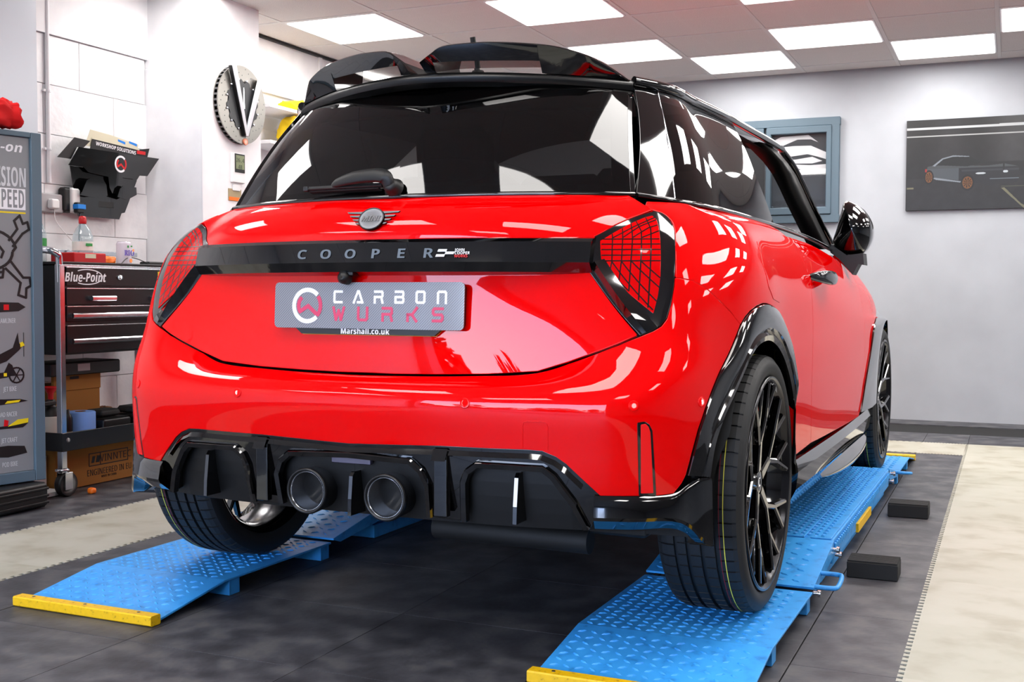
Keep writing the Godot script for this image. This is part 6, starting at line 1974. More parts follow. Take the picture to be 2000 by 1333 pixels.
func build_display() -> void:
	# free-standing printed steel panel; its face looks to +x
	var right := Vector3(0.236, 0, -0.971).normalized()
	var o := thing("display_board", "grey printed poster board in a blue-grey steel frame by the tool trolley", "display board", Vector3(-2.0, 0.048, -0.579))
	var x := frame(Vector3.ZERO, right, Vector3.UP)
	var W := 0.62; var H := 1.306
	var b := MB.new()
	b.box(Vector3(-W / 2, H / 2, -0.04), Vector3(W - 0.004, H - 0.004, 0.07), 0.003, x)
	part(o, "panel", b, M.steel_blue)
	b = MB.new()
	b.box(Vector3(-0.021, H / 2, 0.004), Vector3(0.042, H, 0.03), 0.003, x)
	b.box(Vector3(-W + 0.021, H / 2, 0.004), Vector3(0.042, H, 0.03), 0.003, x)
	b.box(Vector3(-W / 2, H - 0.010, 0.0035), Vector3(W - 0.084, 0.020, 0.029), 0.003, x)
	b.box(Vector3(-W / 2, 0.020, 0.0035), Vector3(W - 0.084, 0.040, 0.029), 0.003, x)
	part(o, "frame", b, M.steel_blue)
	var px := -0.044
	b = MB.new()
	b.box(Vector3(-W / 2, H / 2 + 0.01, 0.004), Vector3(W - 0.086, H - 0.062, 0.003), 0.0, x)
	var pp := part(o, "poster", b, M.poster_grey)
	var at := func(dx: float, y: float, dz := 0.006) -> Transform3D: return x * Transform3D(Basis(), Vector3(px + dx, y, dz))
	lettering(pp, "poster_lettering", "PRECISION", 0.070, 0.0006, M.poster_pale, at.call(-0.010, 1.135) * Transform3D(Basis.from_scale(Vector3(0.42, 1, 1)), Vector3.ZERO), "Droid Sans", true, HORIZONTAL_ALIGNMENT_RIGHT)
	b = MB.new()
	b.box(Vector3(-0.25, 1.055, 0.006), Vector3(0.38, 0.078, 0.0008), 0.0, x)
	part(pp, "poster_band", b, M.print_white)
	lettering(pp, "poster_lettering", "SPEED", 0.066, 0.0006, M.poster_grey, at.call(-0.020, 1.055, 0.0068) * Transform3D(Basis.from_scale(Vector3(0.42, 1, 1)), Vector3.ZERO), "Droid Sans", true, HORIZONTAL_ALIGNMENT_RIGHT)
	lettering(pp, "poster_lettering", "Snap-on", 0.034, 0.0006, M.print_white, at.call(-0.022, 1.245) * Transform3D(Basis(Vector3(1.2, 0, 0), Vector3(0.25, 1, 0), Vector3(0, 0, 1)), Vector3.ZERO), "Droid Sans", true, HORIZONTAL_ALIGNMENT_RIGHT)
	b = MB.new()
	b.box(Vector3(-0.26, 1.005, 0.006), Vector3(0.40, 0.006, 0.0008), 0.0, x)
	part(pp, "poster_line", b, M.yellow_print)
	# skull with crossed spanners, line drawing
	b = MB.new()
	var sk := []
	for k in 30:
		var a := TAU * k / 30
		var r := 0.085 * (1.0 + (0.12 if sin(a) > 0 else -0.05))
		sk.append(Vector2(-0.155 + cos(a) * r * 1.05, 0.86 + sin(a) * r * 0.82))
	sk.append(sk[0])
	stroke(b, sk, 0.010, 0.0008, x * Transform3D(Basis(), Vector3(px, 0, 0.006)))
	part(pp, "poster_drawing", b, M.print_black)
	for pth in [[[-0.085, 0.90], [-0.050, 0.945], [-0.062, 0.975], [-0.040, 0.995], [-0.028, 0.965], [-0.010, 0.972], [-0.004, 0.945], [-0.030, 0.928], [-0.070, 0.878]], [[-0.10, 0.80], [-0.040, 0.745], [-0.050, 0.700], [-0.020, 0.690], [-0.018, 0.725], [0.0, 0.735], [-0.004, 0.765], [-0.030, 0.765], [-0.078, 0.825]], [[-0.20, 0.79], [-0.19, 0.755], [-0.11, 0.765], [-0.105, 0.80]], [[-0.19, 0.775], [-0.108, 0.785]], [[-0.165, 0.79], [-0.163, 0.76]], [[-0.14, 0.79], [-0.138, 0.762]], [[-0.125, 0.885], [-0.105, 0.86], [-0.115, 0.835]], [[-0.175, 0.885], [-0.155, 0.855]]]:
		var p := []
		for q in pth: p.append(Vector2(q[0], q[1]))
		var lb := MB.new()
		stroke(lb, p, 0.009, 0.0008, x * Transform3D(Basis(), Vector3(px, 0, 0.006)))
		part(pp, "poster_drawing", lb, M.print_black)
	# little vehicles down the side of the poster
	var names := ["", "STEAMLINER", "", "JET BIKE", "ROAD RACER", "JET CRAFT", "POD BIKE"]
	var ys := [0.655, 0.605, 0.48, 0.385, 0.285, 0.195, 0.105]
	var piece := func(poly: PackedVector2Array, up: float, m: Material) -> void:
		var pb := MB.new()
		pb.prism(poly, 0.0, up, x * Transform3D(Basis(), Vector3(px, 0, 0.006)))
		part(pp, "poster_drawing", pb, m)
	var g := x * Transform3D(Basis(), Vector3(px, 0, 0.006))
	var pg := func(a: Array) -> PackedVector2Array:
		var p := PackedVector2Array()
		for q in a: p.append(Vector2(q[0], q[1]))
		return p
	piece.call(pg.call([[-0.16, 0.635], [-0.05, 0.640], [-0.022, 0.655], [-0.05, 0.672], [-0.16, 0.675]]), 0.0008, M.print_black)
	piece.call(pg.call([[-0.108, 0.645], [-0.088, 0.645], [-0.088, 0.665], [-0.108, 0.665]]), 0.0012, M.badge_red)
	piece.call(pg.call([[-0.13, 0.48], [-0.075, 0.505], [-0.055, 0.560], [-0.050, 0.520], [-0.035, 0.512], [-0.05, 0.495], [-0.10, 0.455], [-0.15, 0.44]]), 0.0008, M.print_black)
	piece.call(pg.call([[-0.045, 0.505], [-0.028, 0.512], [-0.036, 0.526], [-0.047, 0.522]]), 0.0012, M.yellow_print)
	piece.call(pg.call([[-0.033, 0.47], [-0.031, 0.47], [-0.031, 0.56], [-0.033, 0.56]]), 0.0008, M.print_black)
	b = MB.new()
	for wv in [[-0.062, 0.402, 0.028]]:
		var ring := []
		for k in 21: ring.append(Vector2(wv[0] + cos(TAU * k / 20) * wv[2], wv[1] + sin(TAU * k / 20) * wv[2]))
		stroke(b, ring, 0.006, 0.0008, g)
		for k in 3: stroke(b, [Vector2(wv[0] + cos(PI * k / 3) * wv[2], wv[1] + sin(PI * k / 3) * wv[2]), Vector2(wv[0] - cos(PI * k / 3) * wv[2], wv[1] - sin(PI * k / 3) * wv[2])], 0.004, 0.0008, g)
	part(pp, "poster_drawing", b, M.print_black)
	piece.call(pg.call([[-0.16, 0.41], [-0.11, 0.415], [-0.092, 0.45], [-0.078, 0.44], [-0.066, 0.405], [-0.10, 0.395], [-0.16, 0.39]]), 0.0008, M.print_black)
	piece.call(pg.call([[-0.112, 0.40], [-0.10, 0.40], [-0.10, 0.412], [-0.112, 0.412]]), 0.0012, M.yellow_print)
	piece.call(pg.call([[-0.16, 0.292], [-0.05, 0.300], [-0.018, 0.304], [-0.05, 0.312], [-0.16, 0.318]]), 0.0008, M.print_black)
	piece.call(pg.call([[-0.11, 0.298], [-0.055, 0.301], [-0.048, 0.309], [-0.10, 0.308]]), 0.0012, M.yellow_print)
	piece.call(pg.call([[-0.17, 0.205], [-0.04, 0.205], [-0.018, 0.222], [-0.17, 0.212]]), 0.0008, M.print_black)
	piece.call(pg.call([[-0.10, 0.213], [-0.02, 0.222], [-0.018, 0.238], [-0.06, 0.236]]), 0.0012, M.yellow_print)
	piece.call(pg.call([[-0.115, 0.215], [-0.10, 0.215], [-0.096, 0.235], [-0.112, 0.240]]), 0.0012, M.badge_red)
	piece.call(pg.call([[-0.17, 0.105], [-0.10, 0.098], [-0.025, 0.108], [-0.035, 0.135], [-0.10, 0.142], [-0.17, 0.140]]), 0.0008, M.print_black)
	for k in 7:
		if names[k]: lettering(pp, "poster_caption", names[k], 0.017, 0.0005, M.poster_pale, at.call(-0.062, [0, 0.605, 0, 0.352, 0.258, 0.162, 0.072][k]) * Transform3D(Basis.from_scale(Vector3(0.6, 1, 1)), Vector3.ZERO), "Droid Sans", false, HORIZONTAL_ALIGNMENT_RIGHT)
	# red rag on top
	soft("red_rag", Vector3(-2.0, 0.048, -0.579) + x * Vector3(-0.16, H + 0.060, -0.02), Vector3(0.10, 0.11, 0.20), M.red_cloth, "crumpled red cloth on top of the display board", "cloth", 8)
	# things under the board
	var cs := thing("plastic_case", "black ribbed plastic tool case on the floor under the display board", "tool case", Vector3(-2.10, FLOOR, -0.42))
	b = MB.new()
	b.box(Vector3(0, 0.048, 0), Vector3(0.30, 0.094, 0.28), 0.014)
	part(cs, "shell", b, M.satin_black)
	b = MB.new()
	for k in 3: b.box(Vector3(0.150, 0.02 + k * 0.026, 0), Vector3(0.008, 0.010, 0.27), 0.003)
	part(cs, "ribs", b, M.satin_black)
	var wb := MB.new()
	wb.box(Vector3(-2.21, FLOOR + 0.009, -0.66), Vector3(0.22, 0.016, 0.26), 0.001)
	solo("white_board_offcut", wb, M.white_plastic, "thin white board offcut lying on the floor by the castor", "board")
	var c1 := thing("white_carton", "white carton with a red mark behind the black tool case", "carton", Vector3(-2.28, FLOOR + 0.018, -0.74), "")
	b = MB.new()
	b.box(Vector3(0, 0.065, 0), Vector3(0.14, 0.13, 0.12), 0.002)
	part(c1, "box", b, M.white_plastic)
	b = MB.new()
	b.box(Vector3(0.071, 0.10, -0.02), Vector3(0.0015, 0.012, 0.05))
	part(c1, "mark", b, M.badge_red)

func build_trolley() -> void:
	# long side faces +x; near end at z -0.75
	var o := thing("tool_trolley", "black tool trolley with chrome drawer handles against the block wall", "trolley", Vector3(-2.07, FLOOR, -0.76))
	var off := -Vector3(-2.07, FLOOR, -0.76)
	var L := 0.86
	var X0 := -2.46; var X1 := -2.075
	var za := -0.765; var zb := za - L
	var zc := (za + zb) / 2
	var b := MB.new()
	b.box(Vector3((X0 + X1) / 2, 0.69, zc), Vector3(X1 - X0, 0.36, L), 0.004)
	var body := part(o, "cabinet", b, M.trolley_black); body.position = off
	b = MB.new()
	b.box(Vector3((X0 + X1) / 2 + 0.004, 0.876, zc), Vector3(X1 - X0 + 0.012, 0.012, L + 0.02), 0.003)
	var top := part(o, "lid", b, M.trolley_black); top.position = off
	b = MB.new()
	b.box(Vector3(X1 + 0.006, 0.866, zc), Vector3(0.008, 0.010, L), 0.002)
	var edge := part(o, "lid_trim", b, M.steel); edge.position = off
	# top panel and drawers
	var fronts := [[0.823, 0.074, "panel"], [0.743, 0.066, "drawer"], [0.674, 0.060, "drawer"], [0.572, 0.110, "drawer"]]
	for f in fronts:
		b = MB.new()
		b.box(Vector3(X1 + 0.006, f[0], zc), Vector3(0.014, f[1], L - 0.03), 0.003)
		var dr := part(o, f[2], b, M.trolley_black); dr.position = off
		if f[2] == "panel":
			lettering(dr, "badge_lettering", "Blue-Point", 0.036, 0.001, M.print_white, frame(Vector3(X1 + 0.0135, 0.820, za - 0.118), Vector3(0, 0, -1), Vector3(0, 1, 0)) * Transform3D(Basis(Vector3(0.9, 0, 0), Vector3(0.18, 1, 0), Vector3(0, 0, 1)), Vector3.ZERO), "Droid Sans", true)
			b = MB.new()
			var arc := []
			for k in 31: arc.append(Vector2(cos(-2.2 + 4.4 * k / 30.0) * 0.085, sin(-2.2 + 4.4 * k / 30.0) * 0.030))
			stroke(b, arc, 0.004, 0.001, frame(Vector3(X1 + 0.013, 0.822, za - 0.125), Vector3(0, 0, -1), Vector3.UP))
			part(dr, "badge_ring", b, M.print_white)
			b = MB.new()
			b.lathe([Vector2(0.0, 0.010), Vector2(0.009, 0.010), Vector2(0.011, 0.0)], 16, Transform3D(Basis(Vector3(0, 0, 1), -PI / 2), Vector3(X1 + 0.013, 0.822, za - 0.31)))
			part(dr, "lock", b, M.steel)
			b = MB.new()
			b.box(Vector3(X1 + 0.0135, 0.835, za - 0.56), Vector3(0.001, 0.03, 0.03))
			part(dr, "sticker", b, M.yellow_print)
		else:
			var spans := [[0.135, 0.27], [0.50, 0.635]] if f[0] > 0.7 else [[0.03, L - 0.06]]
			for sp in spans:
				b = MB.new()
				b.bar(Vector3(X1 + 0.024, f[0] - 0.008, za - sp[0]), Vector3(X1 + 0.024, f[0] - 0.008, za - sp[1]), 0.022, 0.020, Vector3.UP, 0.005)
				part(dr, "handle", b, M.steel)
		b = MB.new()
		b.box(Vector3(X1 + 0.0125, f[0] + f[1] / 2 - 0.001, zc), Vector3(0.006, 0.004, L - 0.03), 0.001)
		part(dr, "edge_trim", b, M.steel)
	# corner posts, push rail, lower shelf, castors
	for zz in [za + 0.012, zb - 0.012]:
		for xx in [X1 + 0.004, X0 - 0.004]:
			b = MB.new()
			b.box(Vector3(xx, 0.50, zz), Vector3(0.030, 0.74, 0.026), 0.003)
			var po := part(o, "post", b, M.steel); po.position = off
			b = MB.new()
			b.lathe([Vector2(0.024, 0.03), Vector2(0.028, 0.028), Vector2(0.028, 0.020), Vector2(0.02, 0.02)], 16, Transform3D(Basis(), Vector3(xx, 0.030, zz)))
			b.box(Vector3(xx, 0.085, zz), Vector3(0.028, 0.09, 0.028), 0.003)
			b.box(Vector3(xx + 0.022, 0.010, zz - 0.012), Vector3(0.004, 0.07, 0.04), 0.002)
			b.box(Vector3(xx - 0.022, 0.010, zz - 0.012), Vector3(0.004, 0.07, 0.04), 0.002)
			var cf := part(o, "castor", b, M.steel); cf.position = off
			b = MB.new()
			b.lathe([Vector2(0.0, 0.016), Vector2(0.046, 0.016), Vector2(0.050, 0.010), Vector2(0.050, -0.010), Vector2(0.046, -0.016), Vector2(0.0, -0.016)], 28, Transform3D(Basis(Vector3(0, 0, 1), PI / 2), Vector3(xx, -0.004, zz - 0.018)), true)
			part(cf, "castor_wheel", b, M.rubber)
	b = MB.new()
	b.tube(spline([Vector3(X1 + 0.004, 0.80, za + 0.012), Vector3(X1 + 0.004, 0.89, za + 0.014), Vector3(X1 + 0.003, 0.912, za + 0.025), Vector3(X1 - 0.02, 0.925, za + 0.045), Vector3(X1 - 0.10, 0.928, za + 0.05), Vector3(X0 + 0.05, 0.928, za + 0.05), Vector3(X0, 0.91, za + 0.03), Vector3(X0, 0.86, za + 0.012)], 6), 0.014, 12)
	var pr := part(o, "push_rail", b, M.steel); pr.position = off
	b = MB.new()
	b.box(Vector3(X0 - 0.015, 0.938, zc - 0.02), Vector3(0.010, 0.020, L), 0.002)
	var br := part(o, "back_rail", b, M.steel); br.position = off
	b = MB.new()
	b.box(Vector3((X0 + X1) / 2, 0.135, zc), Vector3(X1 - X0 + 0.03, 0.010, L + 0.04), 0.002)
	b.box(Vector3(X1 + 0.020, 0.166, zc), Vector3(0.008, 0.073, L + 0.056), 0.002)
	b.box(Vector3(X0 - 0.020, 0.166, zc), Vector3(0.008, 0.073, L + 0.056), 0.002)
	b.box(Vector3((X0 + X1) / 2, 0.166, za + 0.026), Vector3(X1 - X0 + 0.04, 0.073, 0.008), 0.002)
	b.box(Vector3((X0 + X1) / 2, 0.166, zb - 0.026), Vector3(X1 - X0 + 0.04, 0.073, 0.008), 0.002)
	var sh := part(o, "shelf", b, M.trolley_black); sh.position = off
	b = MB.new()
	b.lathe([Vector2(0.0, 0.004), Vector2(0.009, 0.003), Vector2(0.010, 0.0)], 12, Transform3D(Basis(Vector3(0, 0, 1), -PI / 2), Vector3(X1 + 0.024, 0.173, za - 0.0)))
	var rv := part(o, "rivet", b, M.steel_dull); rv.position = off
	# ---- things on the lid (top at y 0.882)
	var ty := 0.882
	var tray := thing("red_tray", "red plastic tub with a white label on the trolley lid", "tub", Vector3(-2.25, ty, -1.04))
	b = MB.new()
	b.box(Vector3(0, 0.022, 0), Vector3(0.13, 0.043, 0.185), 0.004)
	part(tray, "tub", b, M.red_plastic)
	b = MB.new()
	b.box(Vector3(0.0655, 0.030, 0.0), Vector3(0.001, 0.018, 0.06))
	part(tray, "label_sticker", b, M.paper)
	var bo := thing("water_bottle", "clear plastic water bottle with a red cap on the red tub", "bottle", Vector3(-2.26, ty + 0.043, -1.075))
	b = MB.new()
	b.lathe([Vector2(0.0, 0.0), Vector2(0.040, 0.0), Vector2(0.043, 0.008), Vector2(0.043, 0.055), Vector2(0.041, 0.075), Vector2(0.028, 0.105), Vector2(0.014, 0.122), Vector2(0.013, 0.132)], 28)
	part(bo, "body", b, M.bottle_plastic)
	b = MB.new()
	b.lathe([Vector2(0.0435, 0.012), Vector2(0.0435, 0.050)], 28)
	part(bo, "label_band", b, M.bottle_label)
	b = MB.new()
	b.box(Vector3(0.0425, 0.036, 0.008), Vector3(0.003, 0.012, 0.035))
	part(bo, "label_print", b, M.green_print)
	b = MB.new()
	b.lathe([Vector2(0.015, 0.126), Vector2(0.0165, 0.130), Vector2(0.0165, 0.148), Vector2(0.012, 0.158), Vector2(0.0, 0.160)], 20)
	part(bo, "cap", b, M.red_plastic)
	var ca := thing("drink_can", "white soft drink can with purple lettering on the trolley lid", "can", Vector3(-2.25, ty, -1.31))
	b = MB.new()
	b.lathe([Vector2(0.0, 0.004), Vector2(0.026, 0.0), Vector2(0.033, 0.008), Vector2(0.033, 0.092), Vector2(0.028, 0.102), Vector2(0.026, 0.100), Vector2(0.0, 0.098)], 28)
	part(ca, "body", b, M.can_white)
	b = MB.new()
	b.lathe([Vector2(0.0, 0.0995), Vector2(0.0255, 0.1005), Vector2(0.0278, 0.1028), Vector2(0.0285, 0.1018)], 28)
	part(ca, "rim", b, M.steel)
	lettering(ca, "lettering", "RIO", 0.024, 0.0008, M.purple_print, frame(Vector3(0.0335, 0.052, 0.003), Vector3(0.0, 0, -1), Vector3(0, 1, 0)), "Droid Serif", true)
	b = MB.new()
	b.lathe([Vector2(0.0, 0.002), Vector2(0.009, 0.002)], 14, Transform3D(Basis(Vector3(0, 0, 1), -PI / 2), Vector3(0.0325, 0.018, -0.006)))
	b.lathe([Vector2(0.0, 0.002), Vector2(0.006, 0.002)], 14, Transform3D(Basis(Vector3(0, 0, 1), -PI / 2), Vector3(0.0325, 0.064, -0.021)))
	part(ca, "print", b, M.orange)
	b = MB.new()
	b.box(Vector3(0.032, 0.080, 0.008), Vector3(0.002, 0.010, 0.008)); b.box(Vector3(0.032, 0.082, -0.012), Vector3(0.002, 0.006, 0.010))
	part(ca, "print", b, M.green_print)
	soft("orange_clamp", Vector3(-2.24, ty + 0.017, -1.18), Vector3(0.05, 0.032, 0.10), M.orange, "orange plastic clamp between the red tub and the can", "clamp", 9)
	var ph := MB.new()
	ph.box(Vector3(-2.25, ty + 0.0095, -1.49), Vector3(0.06, 0.016, 0.10), 0.005)
	solo("black_gadget", ph, M.satin_black, "small black gadget on the trolley lid beyond the can", "gadget")
	var cb := MB.new()
	cb.tube(spline([Vector3(-2.20, ty + 0.004, -1.24), Vector3(-2.22, ty + 0.03, -1.30), Vector3(-2.23, ty + 0.028, -1.37), Vector3(-2.20, ty + 0.004, -1.42)], 8), 0.002, 6)
	solo("thin_cable", cb, M.satin_black, "thin black cable looping by the can", "cable")
	var jar := thing("clear_container", "clear plastic container with a green label at the trolley's near end", "container", Vector3(-2.33, ty, -0.86))
	b = MB.new()
	b.lathe([Vector2(0.0, 0.0), Vector2(0.055, 0.0), Vector2(0.06, 0.01), Vector2(0.06, 0.12), Vector2(0.045, 0.16), Vector2(0.03, 0.17)], 24)
	part(jar, "body", b, M.bottle_plastic)
	b = MB.new()
	b.lathe([Vector2(0.0605, 0.04), Vector2(0.0605, 0.10)], 24)
	part(jar, "label_band", b, M.green_print)
	# ---- things on the lower shelf (top at y 0.14)
	var sy := 0.140
	var sprayer := thing("spray_bottle", "white pressure sprayer with a black neck on the trolley's lower shelf", "sprayer", Vector3(-2.19, sy, -0.815))
	b = MB.new()
	b.lathe([Vector2(0.0, 0.0), Vector2(0.044, 0.0), Vector2(0.046, 0.01), Vector2(0.046, 0.115), Vector2(0.042, 0.12)], 24)
	part(sprayer, "tank", b, M.off_white)
	b = MB.new()
	b.lathe([Vector2(0.043, 0.118), Vector2(0.040, 0.14), Vector2(0.026, 0.155), Vector2(0.018, 0.16), Vector2(0.018, 0.185), Vector2(0.0, 0.187)], 24)
	b.box(Vector3(0.01, 0.172, 0.03), Vector3(0.022, 0.022, 0.09), 0.006)
	part(sprayer, "pump", b, M.satin_black)
	b = MB.new()
	b.lathe([Vector2(0.010, 0.186), Vector2(0.012, 0.21), Vector2(0.026, 0.232), Vector2(0.027, 0.238), Vector2(0.024, 0.238), Vector2(0.0, 0.215)], 20)
	part(sprayer, "funnel", b, M.red_plastic)
	var can := thing("aerosol_can", "slim black aerosol can behind the trolley post", "aerosol", Vector3(-2.16, sy, -0.875))
	b = MB.new()
	b.lathe([Vector2(0.0, 0.0), Vector2(0.018, 0.0), Vector2(0.018, 0.05)], 18)
	part(can, "lower", b, M.off_white)
	b = MB.new()
	b.lathe([Vector2(0.0182, 0.05), Vector2(0.0182, 0.105), Vector2(0.012, 0.12), Vector2(0.008, 0.124), Vector2(0.008, 0.14), Vector2(0.0, 0.14)], 18)
	part(can, "upper", b, M.satin_black)
	var rollo := thing("paper_roll", "blue paper wiping roll on the trolley's lower shelf", "paper roll", Vector3(-2.17, sy, -0.955))
	b = MB.new()
	b.lathe([Vector2(0.022, 0.125), Vector2(0.056, 0.125), Vector2(0.060, 0.121), Vector2(0.060, 0.003), Vector2(0.056, 0.0)], 36)
	part(rollo, "paper", b, M.blue_paper)
	b = MB.new()
	b.lathe([Vector2(0.022, 0.126), Vector2(0.020, 0.126), Vector2(0.020, 0.06)], 20)
	part(rollo, "core", b, M.cardboard)
	var k1 := thing("cardboard_box", "brown cardboard box with a tab slot on the trolley's lower shelf", "box", Vector3(-2.36, sy, -1.06))
	b = MB.new()
	b.box(Vector3(0, 0.115, 0), Vector3(0.14, 0.23, 0.27), 0.002)
	part(k1, "carton", b, M.cardboard)
	b = MB.new()
	b.box(Vector3(0.068, 0.235, 0.0), Vector3(0.016, 0.065, 0.27), 0.002, Transform3D())
	part(k1, "lid_flap", b, M.cardboard)
	b = MB.new()
	b.box(Vector3(0.0765, 0.256, 0.02), Vector3(0.001, 0.012, 0.05), 0.0)
	part(k1, "slot", b, M.dark_trim)
	var lp := thing("laptop", "closed black laptop lying on the cardboard box under the trolley", "laptop", Vector3(-2.33, sy + 0.2685, -1.06))
	b = MB.new()
	b.box(Vector3(0, 0.03, 0), Vector3(0.20, 0.055, 0.40), 0.006)
	part(lp, "body", b, M.satin_black)
	b = MB.new()
	b.box(Vector3(0.1005, 0.034, 0.02), Vector3(0.001, 0.03, 0.07))
	part(lp, "label_sticker", b, M.socket_grey)
	for k in 2:
		var bx := thing("black_box", ["black moulded box beside the blue paper roll", "second black moulded box along from the paper roll"][k], "box", Vector3(-2.19, sy, -1.115 - k * 0.19))
		b = MB.new()
		b.box(Vector3(0, 0.045, 0), Vector3(0.15, 0.085, 0.17), 0.012)
		part(bx, "base", b, M.satin_black)
		b = MB.new()
		b.box(Vector3(-0.01, 0.105, 0), Vector3(0.10, 0.03, 0.12), 0.012)
		part(bx, "lid", b, M.rubber_block)
	soft("leather_pouch", Vector3(-2.36, sy + 0.05, -1.29), Vector3(0.10, 0.10, 0.12), M.leather, "tan leather pouch beside the cardboard box on the lower shelf", "pouch", 12)
	# ---- carton on the floor below
	var wc := thing("floor_carton", "large brown carton printed WINNTEC on the floor under the trolley", "carton", Vector3(-2.33, FLOOR, -1.20))
	b = MB.new()
	b.box(Vector3(0, 0.0875, 0), Vector3(0.31, 0.175, 0.76), 0.002)
	part(wc, "box", b, M.cardboard)
	var fx := frame(Vector3(0.1555, 0.105, 0.085), Vector3(0, 0, -1), Vector3.UP)
	b = MB.new()
	stroke(b, [Vector2(-0.11, -0.026), Vector2(0.12, -0.026), Vector2(0.12, 0.026), Vector2(-0.11, 0.026), Vector2(-0.11, -0.026)], 0.004, 0.0006, fx)
	stroke(b, [Vector2(-0.045, -0.026), Vector2(-0.045, 0.026)], 0.004, 0.0006, fx)
	for s in 2: b.prism(PackedVector2Array([Vector2(-0.098 + s * 0.026, -0.014), Vector2(-0.082 + s * 0.026, -0.014), Vector2(-0.074 + s * 0.026, 0.014), Vector2(-0.090 + s * 0.026, 0.014)]), 0.0, 0.0006, fx)
	part(wc, "print", b, M.print_black)
	lettering(wc, "lettering", "WINNTEC", 0.030, 0.0006, M.print_black, fx * Transform3D(Basis.from_scale(Vector3(1.15, 1, 1)), Vector3(0.038, 0.0, 0.0003)))
	lettering(wc, "lettering", "ENGINEERED IN EU", 0.026, 0.0006, M.print_black, fx * Transform3D(Basis.from_scale(Vector3(0.85, 1, 1)), Vector3(0.01, -0.055, 0.0003)))
	lettering(wc, "lettering", "MADE IN CHINA", 0.010, 0.0006, M.print_black, fx * Transform3D(Basis.from_scale(Vector3(0.9, 1, 1)), Vector3(0.005, -0.078, 0.0003)))
	soft("orange_scrap", Vector3(-2.02, FLOOR + 0.011, -0.86), Vector3(0.03, 0.024, 0.03), M.orange, "small orange plastic scrap on the floor beside the castor", "scrap", 14)

